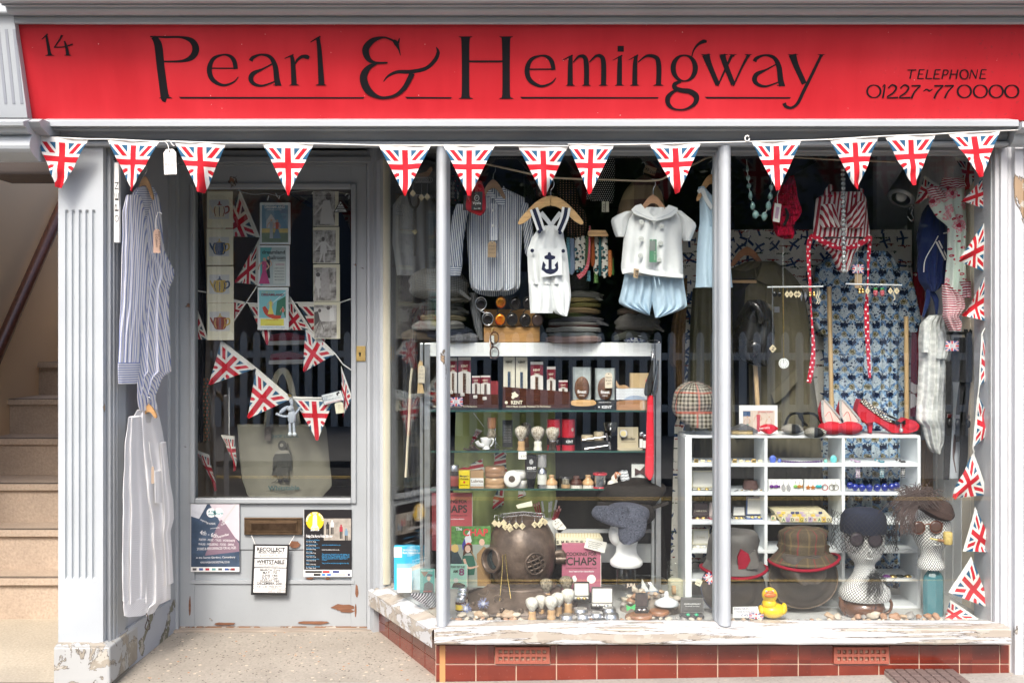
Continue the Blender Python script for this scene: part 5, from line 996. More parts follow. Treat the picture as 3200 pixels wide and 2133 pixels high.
# white sailor top and pale blue shorts
lin=fabric((.70,.72,.73),.6,var=.06,weave=1500);pbl=fabric((.42,.55,.66),.6,var=.09,weave=1500);Y=.17
t=thing('sailor_blouse','white double breasted sailor top with short sleeves on a wooden hanger','sailor top',P(2040,870,Y))
b=MB();b.cloth([(650,1985,2112),(668,1964,2128),(720,1952,2134),(745,1949,2131),(800,1944,2133),(836,1941,2135),(852,1943,2135),(858,1960,2135),(868,2090,2135)],Y,lin,.03,.012,4,61,cols=30);b.b('body',t)
b=MB();b.cloth([(662,1950,1985),(676,1918,1975),(686,1909,1968),(705,1912,1962),(728,1919,1955),(740,1925,1950)],Y+.005,lin,.03,.004,2,62,cols=14);b.b('sleeve',t)
b=MB();b.cloth([(660,2102,2128),(688,2120,2164),(702,2124,2177),(720,2127,2172),(742,2130,2163),(753,2136,2158)],Y+.005,lin,.03,.004,2,63,cols=14);b.b('sleeve',t)
b=MB();b.plate([(1973,655),(1986,642),(2003,637),(2018,655),(2035,671),(2058,690),(2040,690),(2014,680),(1990,672),(1980,666)],Y-.053,.012,lin);b.plate([(2090,640),(2118,650),(2118,662),(2100,676),(2078,684),(2050,690),(2034,688),(2050,672),(2070,662)],Y-.056,.012,lin)
gl=flatc((.45,.50,.55));b.ribbon([(1984,657,1.6),(2010,672,1.6),(2042,684,1.6)],Y-.0545,gl,.001);b.ribbon([(2108,655,1.6),(2088,670,1.6),(2052,683,1.6)],Y-.0575,gl,.001);b.plate([(2024,654),(2060,654),(2058,672),(2026,668)],Y-.02,.004,fabric((.24,.23,.20)));b.b('collar',t,bevel=.002)
b=MB();b.ribbon([(1944,848,16),(1985,842,16),(2040,852,15),(2090,858,14),(2134,862,12)],Y-.046,lin,.004);b.b('hem',t)
for x,y in((2004,694),(2003,746),(2001,798),(2068,707),(2064,760),(2059,811)):b=MB();b.lathe(P(x,y,Y-.047),(0,-1,0),[(0,.0095),(.002,.0098),(.0032,.0085),(.0026,.006)],plain((.50,.52,.50),.2),n=14);b.plate([(x+1.6*math.cos(k),y+1.6*math.sin(k))for k in range(6)],Y-.0502,.0004,flatc((.2,.2,.2)));b.b('button',t)
t=thing('garment_tag','green swing tag on the white sailor top','tag',P(2041,819,.11));b=MB();b.plate([(2030,748),(2052,748),(2052,819),(2029,819)],.112,.002,plain((.06,.20,.11),.5));b.plate([(2030,752),(2049,752),(2048,783),(2030,783)],.110,.001,plain((.16,.18,.17),.5));b.text('E. Jouns',2044,786,6,.1115,flatc((.5,.6,.5)),w=26,ang=90);b.b('card',t);b=MB();b.ptube([(2040,752,.11),(2044,700,.118),(2038,690,.118)],.6,CORD,n=4);b.b('string',t)
t=thing('shorts','pale blue linen shorts hanging under the white sailor top','shorts',P(2040,993,Y+.02));Y=.19
b=MB();b.cloth([(846,1954,2046),(880,1948,2046),(920,1939,2042),(946,1932,2038),(956,1948,2036),(970,1985,2033),(985,2024,2030)],Y,pbl,.018,.012,3,64,cols=24);b.b('leg',t)
b=MB();b.cloth([(846,2032,2134),(880,2034,2137),(920,2037,2143),(955,2040,2148),(963,2042,2140),(975,2044,2112),(992,2047,2060)],Y-.004,pbl,.018,.012,3,65,cols=24);b.b('leg',t)
b=MB();b.ptube([(2042,856,.138),(2047,880,.138),(2050,903,.14)],2.2,pbl,n=6);b.ptube([(2056,858,.138),(2062,890,.139)],2.2,pbl,n=6);b.b('drawstring',t)
t=thing('price_tag','small kraft price tag £18 hanging between the sailor top and the shorts','price tag',P(1987,868,.12));b=MB();b.plate([(1981,838),(1997,841),(1993,869),(1979,866)],.118,.002,KRAFT);b.text('£18',1992,865,9,.1175,INK,w=20,ang=-80,bold=.03);b.b('card',t)
hanger('clothes_hanger','reddish wooden hanger holding the white sailor top',2041,614,40,42,.15,yr=40,m=wood((.45,.25,.14),1,.4,0,.2))
# pale blue dress by the middle mullion
t=thing('pinafore_dress','pale blue linen pinafore dress half hidden by the middle mullion','dress',P(2215,900,.17));Y=.17
b=MB();b.cloth([(585,2182,2202),(600,2180,2212),(625,2186,2240),(660,2187,2262),(700,2187,2270),(716,2184,2272)],Y,pbl,.03,.006,2,66,cols=18);b.b('bodice',t)
b=MB();b.cloth([(712,2184,2272),(780,2178,2280),(880,2175,2288),(898,2173,2290)],Y-.004,pbl,.05,.016,4,67,cols=24);b.b('skirt',t);b=MB();b.ribbon([(2182,600,12),(2196,594,12),(2206,620,12),(2226,652,12)],Y-.034,lin,.006);b.b('neckline',t)
hanger('clothes_hanger','orange brown wooden hanger holding the pale blue dress',2224,550,46,70,.15,yr=34,m=wood((.50,.27,.11),1,.4,0,.2))
# hats and ties hanging behind
def hangcloth(name,label,cat,rows,Y,m,th=.02,fold=.006,seed=0,grp=None,**k):
 b=MB();b.cloth(rows,Y,m,th,fold,k.pop('nf',3),seed,**k);return b.top(name,label,cat,grp)
hangcloth('straw_hat','tan checked straw hat hanging behind the white sailor top','hat',[(551,2004,2016),(556,1990,2035),(575,1968,2052),(600,1950,2068),(640,1934,2077),(670,1928,2080),(690,1926,2082)],.36,printed('straw'),.05,.006,70)
hangcloth('knitted_hat','upper dark knitted hat with orange dots behind the anchor dungarees','hat',[(562,1748,1780),(580,1740,1800),(620,1742,1808),(650,1755,1810),(668,1775,1806)],.34,printed('cap_dots'),.03,.006,71)
hangcloth('knitted_hat','lower dark knitted hat with orange dots behind the anchor dungarees','hat',[(640,1788,1808),(660,1778,1828),(690,1770,1834),(720,1766,1832),(740,1776,1826),(748,1790,1815)],.33,printed('cap_dots'),.03,.006,72)
hangcloth('silk_scarf','black polka dot silk scarf hanging behind the bunting','scarf',[(495,1880,1921),(520,1868,1922),(560,1845,1922),(600,1831,1920),(626,1834,1918),(634,1890,1914)],.36,dots((.008,.008,.01),(.62,.62,.60),.0085,.26),.02,.006,73)
hangcloth('dark_scarf','dark scarf with red dots beside the corner mullion','scarf',[(500,1402,1430),(560,1402,1440),(620,1402,1443),(640,1403,1440)],.4,dots((.01,.012,.012),(.25,.03,.03),.02,.14),.02,.006,74)
hangcloth('beaded_shawl','black beaded shawl hanging behind the striped shirt and the dungarees','shawl',[(530,1636,1690),(600,1636,1680),(650,1634,1668),(690,1640,1660)],.45,plain((.012,.012,.013),.3,var=.3,nsc=200),.02,.01,75)
lb=MB()
for x0,y0,x1,y1,a in((1402,560,1436,622,14),(1680,588,1732,620,-28)):
 lb=MB();n=10;q=[(x0,y0),(x0+(x1-x0)*.5,y0+6),(x1,y1-14),(x1-6,y1),(x0+4,y1-6)];lb.plate(q,.38,.02,tweed((.28,.26,.21),(.03,.03,.03),'check',.02));lb.top('checked_cap_peak','pale checked cap peeping out %s'%('beside the corner mullion' if x0<1500 else 'behind the third pennant from the mullion'),'cap')
ties=[(1768,1783,742,858,(.05,.16,.19),'dots','teal dotted necktie'),(1776,1797,745,858,(.13,.17,.24),'stripe','slate blue diagonally striped necktie'),(1794,1818,742,850,(.06,.20,.22),'liberty','teal flowery necktie'),(1812,1832,738,858,0,'liberty','cream flowery necktie next to the teal one'),(1828,1842,738,840,(.02,.05,.015),'dots','dark green dotted necktie'),(1805,1842,705,868,(.40,.01,.03),'curl','narrow red dotted tie curling left'),(1844,1860,740,832,(.30,.07,.02),'plain','short rust orange necktie'),(1854,1874,738,858,0,'liberty','cream and teal flowery necktie in the middle'),(1870,1880,738,862,(.03,.12,.14),'plain','thin teal necktie'),(1877,1901,738,868,0,'liberty','broad cream flowery necktie on the right'),(1896,1915,782,864,(.36,.10,.02),'dots','bright orange dotted necktie'),(1854,1871,852,884,(.06,.14,.03),'dots','green necktie end with white specks'),(1912,1920,805,858,(.05,.13,.03),'plain','slim green necktie at the right end'),(1832,1848,846,878,(.03,.10,.13),'dots','teal necktie tip hanging low')]
for i,(x0,x1,y0,y1,c_,k,lab)in enumerate(ties):
 if k=='curl':
  b=MB();b.ribbon([(1843,706,5),(1842,770,6),(1838,820,9),(1826,850,13),(1806,866,16)],.275,dots((.36,.008,.03),(.7,.6,.6),.006,.22),.004);b.top('necktie',lab+' in the bunch of ties','tie','bunch of ties hung in the left window');continue
 m=printed('liberty')if k=='liberty' else dots(c_,tuple(min(1,q*3+.12)for q in c_),.006,.25)if k=='dots' else stripes(c_,tuple(q*2.2 for q in c_),.006,.5,2)if k=='stripe' else fabric(c_)
 hangcloth('necktie',lab+' in the bunch of ties','tie',[(y0,x0+3,x1-3),(y0+40,x0+1,x1-1),(y1-12,x0,x1),(y1,(x0+x1)/2-3,(x0+x1)/2+3)],.29+.008*(i%4),m,.010,.003,80+i,'bunch of ties hung in the left window',cols=8)
b=MB();b.plate([(1838,722),(1846,719),(1892,719),(1902,736),(1898,738),(1842,738),(1837,732)],.262,.02,wood((.60,.36,.16),1,.4,0,.2));b.ribbon([(1838,729,1.4),(1898,729,1.4)],.2615,flatc((.12,.07,.03)),.001,n=1);b.top('tie_clamp','pale wooden clamp bar above the bunch of ties','hanger')
b=MB();b.pbox(1881,1892,629,662,.30,.004,CREAMCARD);b.pbox(1894,1903,629,662,.302,.004,CREAMCARD);b.text('XXX',1890,660,6,.2995,INK,w=24,ang=-90);b.top('size_cards','two narrow cream size cards hanging under the polka dot scarf','label')
t=thing('price_tag','kraft price tag reading XL £65 clipped above the straw hat','price tag',P(2030,550,.3));b=MB();b.plate([(2018,515),(2053,526),(2046,550),(2010,538)],.31,.002,KRAFT);b.text('XL',2014,530,8,.3095,INK,w=16,ang=-70+90,bold=.02);b.text('£65',2030,540,8,.3095,INK,w=18,ang=17,bold=.02);b.b('card',t);b=MB();hook(b,2010,545,.32,6,up=30);b.b('clip',t)
hangcloth('blue_jeans','dark blue corduroy trousers hanging behind the sunglasses','trousers',[(850,1560,1662),(960,1556,1668),(1066,1560,1720)],.60,stripes((.035,.05,.075),(.06,.085,.12),.006,.5),.03,.015,96)
hangcloth('grey_scarf','crumpled grey cotton scarf between the left cap stack and the sunglasses','scarf',[(915,1466,1490),(960,1468,1502),(1020,1480,1508),(1062,1498,1510)],.46,fabric((.33,.34,.36)),.02,.008,97)
hangcloth('tweed_jacket','brown tweed jacket edge hanging beside the aeroplane cloth','jacket',[(870,2130,2148),(960,2112,2146),(1000,2100,2144),(1060,2094,2142),(1100,2092,2142),(1135,2091,2142),(1146,2104,2140),(1220,2110,2138)],.58,tweed((.22,.14,.07),(.10,.06,.03),'fleck'),.03,.012,98)
hangcloth('olive_coat','long olive green coat hanging just left of the middle mullion','coat',[(900,2165,2262),(1000,2158,2268),(1100,2154,2272),(1200,2148,2276),(1400,2140,2290),(1560,2136,2290)],.64,fabric((.125,.118,.08),var=.15),.06,.03,99,nf=5,cols=30)
# ---------------------------------------------------------------- flat caps in stacks
def cap(label,cx,y0,y1,w,Y,m,grp,droop=0,peak=None,seed=1):
 b=MB();cy=(y0+y1)/2;hh=(y1-y0)/2*S(Y);ww=w/2*S(Y);c=P(cx,cy,Y);rows,uv=[],[];n,k=12,30
 for i in range(n+1):
  th=math.pi*i/n;r,u=[],[]
  for j in range(k):
   a=2*math.pi*j/k;x,y=math.cos(a),math.sin(a);s_=math.sin(th)**.6;z=math.cos(th)
   wob=.30*mnoise.noise(Vector((x*1.5+seed,y*1.5,seed*2.1)));gr=1-.10*math.exp(-((z+.15*mnoise.noise(Vector((x,y,seed))))/.16)**2)+.05*mnoise.noise(Vector((a*1.3,z*2,seed)));px=x*ww*s_*gr;pz=z*hh*(1+wob)+hh*1.1*wob-droop*S(Y)*(x*s_)**2
   r.append(c+Vector((px,y*ww*.75*s_*gr,pz)));u.append((px+.1,pz+y*.02))
  rows.append(r);uv.append(u)
 b.grid(rows,m,uv,cu=True)
 if peak is not None:b.ribbon([(cx+peak*w*.20,cy-2,10),(cx+peak*w*.42,cy+(y1-y0)*.28,12),(cx+peak*w*.56,y1+1,6)],Y-ww*.5,m,.02)
 return b.top('flatcap',label,'flat cap',grp)
T=tweed;GL,GM,GR='left stack of flat caps','middle stack of flat caps','right stack of flat caps'
WB=((.42,.41,.38),(.03,.03,.03))
for a in(('pepper and salt flat cap on top of the left stack',1372,850,935,196,.40,T((.28,.28,.27),(.05,.05,.05),'check',.007),GL,6,.9,1),('dark herringbone flat cap second from the top of the left stack',1400,912,950,150,.42,T((.30,.28,.24),(.02,.02,.02)),GL,0,None,2),('black wool flat cap in the upper half of the left stack',1380,938,976,150,.42,T((.06,.06,.055),(.02,.02,.02),'fleck'),GL,0,1,3),('dark charcoal flat cap in the middle of the left stack',1392,966,992,150,.42,T((.10,.10,.09),(.03,.03,.03),'fleck'),GL,0,None,4),('sandy speckled flat cap in the left stack',1385,980,1006,150,.41,T((.34,.29,.18),(.06,.05,.03),'fleck'),GL,2,None,5),('grey herringbone flat cap in the left stack',1370,1000,1034,176,.40,T(*WB),GL,4,None,6),('navy flat cap in the left stack',1400,1020,1062,162,.41,T((.06,.07,.10),(.015,.018,.03),'check',.01),GL,2,.7,7),('brown flecked flat cap low in the left stack',1325,1034,1068,150,.43,T((.13,.10,.07),(.04,.03,.02),'fleck'),GL,0,None,8),('pale grey flat cap at the bottom of the left stack',1430,1043,1070,140,.37,T((.30,.30,.31),(.06,.06,.06),'fleck'),GL,3,None,9),('dark grey flannel cap crowning the middle stack',1808,853,918,70,.44,T((.10,.10,.09),(.03,.03,.03),'fleck'),GM,2,None,10),('black herringbone cap near the top of the middle stack',1818,910,936,140,.42,T((.20,.20,.18),(.02,.02,.02)),GM,2,.8,11),('tan flat cap with a button loop in the middle stack',1810,926,948,132,.42,T((.30,.24,.10),(.10,.08,.04),'fleck'),GM,0,None,12),('olive flat cap in the middle stack',1808,944,966,146,.42,T((.17,.15,.05),(.06,.055,.02),'check',.01),GM,0,None,13),('light brown flat cap in the middle stack',1800,958,984,160,.41,T((.27,.19,.10),(.10,.07,.04)),GM,2,None,14),('dark green flat cap in the middle stack',1775,972,998,160,.41,T((.07,.085,.03),(.02,.03,.015),'check',.01),GM,0,None,15),('charcoal flat cap in the middle stack',1800,984,1014,178,.41,T((.11,.11,.12),(.03,.03,.035),'fleck'),GM,3,1,16),('fine black and white herringbone cap in the middle stack',1795,1002,1020,170,.40,T(*WB,per=.008),GM,1,None,17),('maroon flat cap in the middle stack',1795,1012,1026,174,.40,T((.12,.04,.035),(.03,.015,.015),'fleck'),GM,0,None,18),('bold black and white herringbone cap in the middle stack',1792,1018,1042,182,.39,T((.46,.46,.45),(.02,.02,.02),per=.014),GM,2,None,19),('mid grey flat cap in the middle stack',1794,1034,1056,178,.39,T((.26,.28,.28),(.07,.08,.08),'fleck'),GM,2,.8,20),('pinkish brown herringbone cap at the bottom of the middle stack',1792,1044,1074,186,.37,T((.42,.30,.27),(.09,.05,.045),per=.012),GM,4,None,21),('dark brown cap on top of the right stack',1985,962,988,120,.44,T((.10,.075,.06),(.03,.025,.02),'fleck'),GR,2,None,22),('grey flannel flat cap drooping over the right stack',1992,978,1034,148,.40,T((.19,.18,.17),(.08,.075,.07),'fleck'),GR,8,1.0,23),('black flat cap in the right stack',1982,1018,1044,130,.42,T((.06,.05,.045),(.02,.02,.02),'fleck'),GR,4,None,24),('green grey flat cap low in the right stack',1975,1030,1060,118,.40,T((.13,.13,.11),(.05,.055,.045)),GR,12,None,25)):cap(*a[:8],droop=a[8],peak=a[9],seed=a[10])
b=MB();b.plathe(1982,.40,[(1072,20),(1064,34),(1050,40),(1046,38)],printed('willow'),n=24);b.top('china_bowl','blue and white china bowl under the right stack of flat caps','bowl')
# ---------------------------------------------------------------- sunglasses rack
rw=wood((.42,.22,.07),.8,.5,0,.1);t=thing('sunglasses_rack','stepped brown wooden rack holding five pairs of sunglasses on the cabinet','display rack',P(1600,1068,.36))
b=MB();b.pbox(1512,1687,1021,1069,.36,.05,rw);b.b('front_block',t,bevel=.002);b=MB();b.pbox(1512,1672,966,1019,.44,.03,rw);b.b('back_block',t,bevel=.002)
black_lens=plain((.015,.012,.012),.06,var=0,coat=.5);fire=Mat('mirror_lens',.08,.8,.6);u,v=fire.uv();fire.set(Base_Color=fire.mix(fire.noise(22,2).step(.35,.65),(.75,.05,.01),(.95,.42,.03)));fire=fire.m
def lensdisc(b,x,y,r,Y,m,sx=1,sy=1,n=20):b.lathe(P(x,y,Y),(0,-1,0),[(-.003,r*S(Y)),(.0015,r*S(Y)*.97),(.003,r*S(Y)*.6),(.0034,r*S(Y)*.05)],m,n=n,sx=sx,sy=sy)
def rim(b,x,y,r,Y,m,w=.0016,sx=1,sy=1):c=P(x,y,Y);k=r*S(Y);b.tube([c+Vector((k*sx*math.cos(a*.314),-.002,k*sy*math.sin(a*.314)))for a in range(20)],w,m,n=6,closed=True)
for x1,y1,x2,y2,lm,fm,lab in((1503,948,1524,996,black_lens,CHROME,'round silver rimmed sunglasses at the left of the wooden rack'),(1565,944,1563,998,fire,BLACK,'sunglasses with fiery orange mirror lenses on the wooden rack'),(1610,948,1600,997,black_lens,BLACK,'black sunglasses right of the orange mirrored pair'),(1651,948,1641,1000,black_lens,BLACK,'black sunglasses fourth along the wooden rack'),(1690,950,1679,1000,plain((.09,.06,.055),.08,var=0),plain((.05,.03,.02),.2),'brown tinted sunglasses at the right of the wooden rack beside the dungarees')):
 t=thing('sunglasses',lab,'sunglasses',P((x1+x2)/2,y2+18,.345),'sunglasses on the wooden rack');Y=.345
 for x,y in((x1,y1),(x2,y2)):b=MB();lensdisc(b,x,y,17.5,Y,lm,.92,1.08);b.b('lens',t)
 b=MB()
 for x,y in((x1,y1),(x2,y2)):rim(b,x,y,18.5,Y,fm,.0019,.92,1.08)
 b.ptube([(x1-6,y1+18,Y),((x1+x2)/2-10,(y1+y2)/2,Y),(x2-6,y2-18,Y)],2,fm);b.ptube([(x1,y1-19,Y),(x1+10,y1-24,Y+.05)],2,fm);b.ptube([(x2,y2+19,Y),(x2+10,y2+22,Y+.05)],2,fm);b.b('frame',t)
t=thing('eyeglasses','brown framed reading glasses dangling over the white cabinet edge','glasses',P(1543,1120,.325));Y=.325;fm=plain((.05,.018,.015),.2)
b=MB();rim(b,1545,1055,16,Y,fm,.0024,.85,1.15);rim(b,1545,1102,16,Y,fm,.0024,.85,1.15);b.ptube([(1535,1070,Y),(1541,1079,Y),(1535,1088,Y)],2,fm,sm=3);b.ptube([(1533,1040,Y),(1533,1100,Y+.01),(1534,1118,Y)],1.8,plain((.50,.32,.20),.3));b.ptube([(1536,1036,Y),(1540,1024,Y+.03)],2.4,plain((.40,.30,.14),.3));b.b('frame',t)
b=MB();lensdisc(b,1545,1055,15,Y,GLASS,.85,1.15);b.b('lens',t);b=MB();lensdisc(b,1545,1102,15,Y,GLASS,.85,1.15);b.b('lens',t);b=MB();b.plate([(1530,1048),(1544,1048),(1544,1074),(1528,1074)],Y+.006,.001,WHITE);b.text('FINE',1537,1072,4,Y+.005,INK,w=16,ang=-90);b.b('price_label',t)
# ---------------------------------------------------------------- glass display cabinet
wcab=plain((.72,.74,.74),.35,var=.03);alu=metal((.62,.64,.66),.35,.08);YK=.34
t=CAB=thing('display_cabinet','white and silver glass display cabinet full of grooming goods in the left window','display cabinet',P(1690,1900,YK))
b=MB();b.box(P(1338,0,YK).x,P(2037,0,YK).x,YK,YK+.34,P(0,1113,YK).z,P(0,1070.5,YK).z,wcab);b.b('header',t,bevel=.002)
for x0,x1 in((1312,1322),(1326,1344),(2036,2046),(2049,2066)):b=MB();b.pbox(x0,x1,1072,1905,YK-.004,.014,alu);b.b('post',t,bevel=.002)
shg=Mat('shelf_edge_glass',.05);shg.set(Base_Color=(.03,.09,.075));shg=shg.m
for y in(1281,1408,1526):
 b=MB();z=P(0,y,YK).z;b.box(P(1344,0,YK).x,P(2036,0,YK).x,YK+.004,YK+.28,z-.007,z,GLASS);b.box(P(1344,0,YK).x,P(2036,0,YK).x,YK+.001,YK+.004,z-.007,z,shg);b.b('shelf',t)
b=MB();b.pbox(1735,2036,1654,1664,YK+.06,.02,plain((.33,.34,.35),.4));b.pbox(1735,2036,1700,1756,YK+.05,.02,plain((.50,.52,.53),.4));b.pbox(1735,2036,1664,1700,YK+.09,.01,plain((.05,.05,.05),.4));b.b('drawer_front',t)
hangcloth('lime_cloth','lime green cloth hanging behind the display cabinet shelves','cloth',[(1270,1425,1735),(1420,1420,1735),(1560,1415,1738),(1660,1418,1740)],.66,fabric((.30,.33,.13),var=.12),.03,.02,110,nf=5,cols=36)
t=thing('bunting','shade-darkened Union flag bunting draped behind the shelves of the display cabinet','bunting',P(1560,1600,.63))
for i,f in enumerate((((1488,1338),(1508,1345),(1462,1402)),((1600,1392),(1600,1480),(1430,1468)),((1560,1520),(1660,1540),(1520,1600)))):pennant(*f,.625+.004*i,FMshade,seed=70+i,wav=.006).b('pennant',t)
b=MB();b.ptube([(1480,1290,.63),(1540,1370,.63),(1600,1440,.63),(1640,1540,.63)],1.6,CORD,n=5);b.b('cord',t)
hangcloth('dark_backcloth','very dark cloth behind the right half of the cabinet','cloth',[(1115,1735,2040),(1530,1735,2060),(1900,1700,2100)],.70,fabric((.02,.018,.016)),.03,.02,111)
# shelf one: combs and brushes
kent_dk=wood((.07,.022,.012),1,.25,0,.4);maro=plain((.17,.012,.025),.35);IV=flatc((.72,.68,.52),.5)
YA=YK+.03
for x0,x1,yt,lab in((1352,1558,1225,'left brown tortoiseshell comb display tray with gold lettering'),(1571,1782,1208,'right brown tortoiseshell comb display tray with gold lettering')):
 t=thing('comb_display_tray',lab,'display tray',P((x0+x1)/2,1281,YA),'comb trays on the top shelf');b=MB();b.plate([(x0,yt),(x1,yt+(16 if x1>1700 else 8)),(x1,1281),(x0,1281)],YA,.06,kent_dk);b.pbox(x0,x1,1274,1281,YA-.004,.004,BLACK);b.b('tray',t)
 b=MB();o=0 if x1>1700 else-8
 b.text('KENT',x0+26 if x1>1700 else 1368,1262+o*.5,11,YA-.0006,IV,w=36,bold=.03);b.text('Hand Made Combs Polished To Perfection',x0+11 if x1>1700 else 1352,1272,6,YA-.0007,IV,w=138,shear=.2,bold=.01)
 if x1>1700:
  b.plate([(1607+(10+4*math.cos(3*k))*math.cos(k),1234+(10+3*math.sin(4*k))*math.sin(k))for k in[j*.3 for j in range(21)]],YA-.0007,.0003,IV);b.plate([(1582+5*math.cos(k),1257+5*math.sin(k))for k in[j*.6 for j in range(10)]],YA-.0007,.0003,IV)
 b.b('lettering',t)
UJ=Mat('union_card',.4);u,v=UJ.uv()
def unionmat():
 m=Mat('union_card',.4);x,y,z=[None]*3;n=m.nt.nodes.new('ShaderNodeSeparateXYZ');m.nt.links.new(m.tc.outputs['Generated'],n.inputs[0]);x=E(m.nt,n.outputs[0])-.5;y=E(m.nt,n.outputs[2])-.5
 d=(x.abs()-y.abs()).abs();c_=x.abs().lt(.13).max(y.abs().lt(.17));r=x.abs().lt(.07).max(y.abs().lt(.10));mid=x.abs().lt(.26)*y.abs().lt(.20)
 col=m.mix(d.lt(.10),(.015,.03,.22),(.8,.8,.8));col=m.mix(d.lt(.035),col,(.6,.02,.04));col=m.mix(c_,col,(.8,.8,.8));col=m.mix(r,col,(.6,.02,.04));m.set(Base_Color=m.mix(mid,col,(.8,.8,.8)));return m.m
UJM=unionmat()
def ucard(x0,y0,x1,y1,Y,label,ang=0,name='flag_card',extra=None):
 t=thing(name,label,'card',P((x0+x1)/2,y1,Y));b=MB();b.pbox(x0,x1,y0,y1,Y,.0012,UJM);o=b.b('card',t);w=x1-x0;b=MB();h=y1-y0
 for i,s_ in enumerate(('MADE IN','GREAT','BRITAIN')):b.text(s_,(x0+x1)/2,y0+h*(.42+i*.13),h*.09,Y-.0004,flatc((.02,.03,.15)),w=w*.32,al='c')
 b.b('lettering',t)
 if extra:extra(t)
 if ang:t.rotation_euler=(0,R(ang),0)
 return t
ucard(1405,1241,1446,1268,YA-.006,'small Union flag card Made in Great Britain on the left comb tray')
def combpack(x0,x1,y0,y1,label,kind=0,Y=YA+.02):
 t=thing('comb_pack',label,'comb',P((x0+x1)/2,y1,Y),'packaged combs on the top shelf');w,h=x1-x0,y1-y0;b=MB();b.pbox(x0,x1,y0,y1,Y,.008,plain((.62,.60,.56)if kind!=1 else(.60,.57,.47),.35,var=.05));b.b('card',t)
 b=MB()
 if kind==0:b.plate([(x0,y0+h*.08),(x1,y0+h*.08),(x1,y0+h*.40),((x0+x1)/2,y0+h*.34),(x0,y0+h*.40)],Y-.0012,.001,maro);b.text('KENT',(x0+x1)/2,y0+h*.26,h*.06,Y-.0016,IV,w=w*.55,al='c',bold=.03);b.text('finest',(x0+x1)/2,y0+h*.37,h*.07,Y-.0016,IV,w=w*.42,al='c',shear=.2)
 else:b.text('KENT',(x0+x1)/2,y0+h*.17,h*.055,Y-.0016,INK,w=w*.6,al='c',bold=.04)
 b.b('print',t)
 b=MB();cm=plain((.10,.045,.025),.3)if kind==0 else plain((.05,.08,.14),.3);xa,xb=x0+w*.38,x0+w*.62;b.pbox(xa,xa+(xb-xa)*.4,y0+h*.42,y1-h*.04,Y-.003,.003,cm)
 for k in range(14):yy=lerp(y0+h*.43,y1-h*.06,k/13);b.pbox(xa+(xb-xa)*.4,xb,yy,yy+h*.022,Y-.003,.003,cm)
 b.b('comb',t)
for a in((1403,1428,1118,1232,'packaged comb on a red card next to the corner mullion',0),(1432,1471,1116,1234,'packaged comb on a red card, second from the corner mullion',0),(1475,1500,1174,1234,'shorter packaged comb on a red card',0),(1502,1532,1173,1236,'short packaged comb beside a row of slim combs',0),(1573,1609,1115,1222,'left ivory carded comb above the right tray',1),(1612,1648,1115,1226,'right ivory carded comb above the right tray',1),(1658,1697,1130,1240,'silvery carded comb with a red header above the right tray',0),(1709,1736,1145,1248,'dark red carded comb at the right of the comb trays',0),(1746,1774,1188,1250,'small carded comb beside the boxed brushes',0)):combpack(*a)
for k in range(6):b=MB();x=1534+k*4;b.pbox(x,x+2.6,1189+k%2*2,1250,YA+.02+k*.002,.01,plain((.32,.05,.06),.4));b.top('slim_comb','one of the slim red pocket combs standing between the trays','comb','slim red pocket combs')
for x,y,s_ in((1409,1226,'£2.50'),(1445,1233,'£5'),(1485,1240,'£6'),(1514,1245,'£7.50')):b=MB();b.plate([(x-6,y-5),(x+6,y-6),(x+6.5,y+3),(x-5.5,y+4)],YA-.003,.001,CARD);b.text(s_,x,y+1.5,4.6,YA-.0034,INK,w=8.5,al='c',ang=-3);b.top('price_card',{'£2.50':'leftmost','£5':'second','£6':'third','£7.50':'rightmost'}[s_]+' of the tiny price cards on the left comb tray, '+s_,'price card')
brs=Mat('bristle',.9,.1);n=brs.noise(300,2,stretch=(1,1,.3));brs.set(Base_Color=brs.mix(n,(.03,.022,.018),(.20,.14,.10)));brs.bump(n,.5,.003);brs=brs.m
for x0,x1,y0,y1,lab in((1787,1850,1147,1261,'left boxed oval hairbrush in a clear window carton'),(1857,1925,1150,1262,'right boxed oval hairbrush with a price tag on its carton')):
 t=thing('boxed_hairbrush',lab,'hairbrush',P((x0+x1)/2,1281,YA),'boxed oval hairbrushes');b=MB();b.pbox(x0,x1,y0,y1,YA+.028,.03,plain((.45,.50,.50),.25,var=.25,nsc=60));b.pbox(x0,x0+3,y0,y1,YA,.03,BLACK);b.pbox(x1-3,x1,y0,y1,YA,.03,BLACK);b.pbox(x0,x1,y1-12,y1,YA-.001,.05,BLACK);b.b('carton',t)
 b=MB();c=P((x0+x1)/2,(y0+y1)/2+8,YA+.02);b.ball(c,1,wood((.22,.10,.05),1,.4),18,.031,.012,.048);b.b('pad',t)
 b=MB()
 for i in range(13):
  for j in range(9):
   u_,v_=(j-4)/4.6,(i-6)/6.6
   if u_*u_+v_*v_<.92:q=c+Vector((u_*.029,-.011*(1-(u_*u_+v_*v_)*.5),v_*.046));b.tube([q,q+Vector((.001,-.008,.0016))],.0013,brs,n=4)
 b.b('bristles',t)
 b=MB();b.text('finest',(x0+x1)/2,y1-33,10,YA-.001,WI,w=28,al='c',bold=.02);b.text('MENS',(x0+x1)/2,y1-24,4,YA-.001,WI,w=16,al='c');b.text('MADE IN ENGLAND',(x0+x1)/2,y1-4,3.6,YA-.002,WI,w=38,al='c');b.b('lettering',t)
b=MB();tagcard(b,1902,1164,23,48,YA-.006,plain((.66,.58,.46),.7),0,('Natural','Bristle','£24'));b.top('price_tag','tan tag reading Natural Bristle £24 on the right boxed hairbrush','price tag')
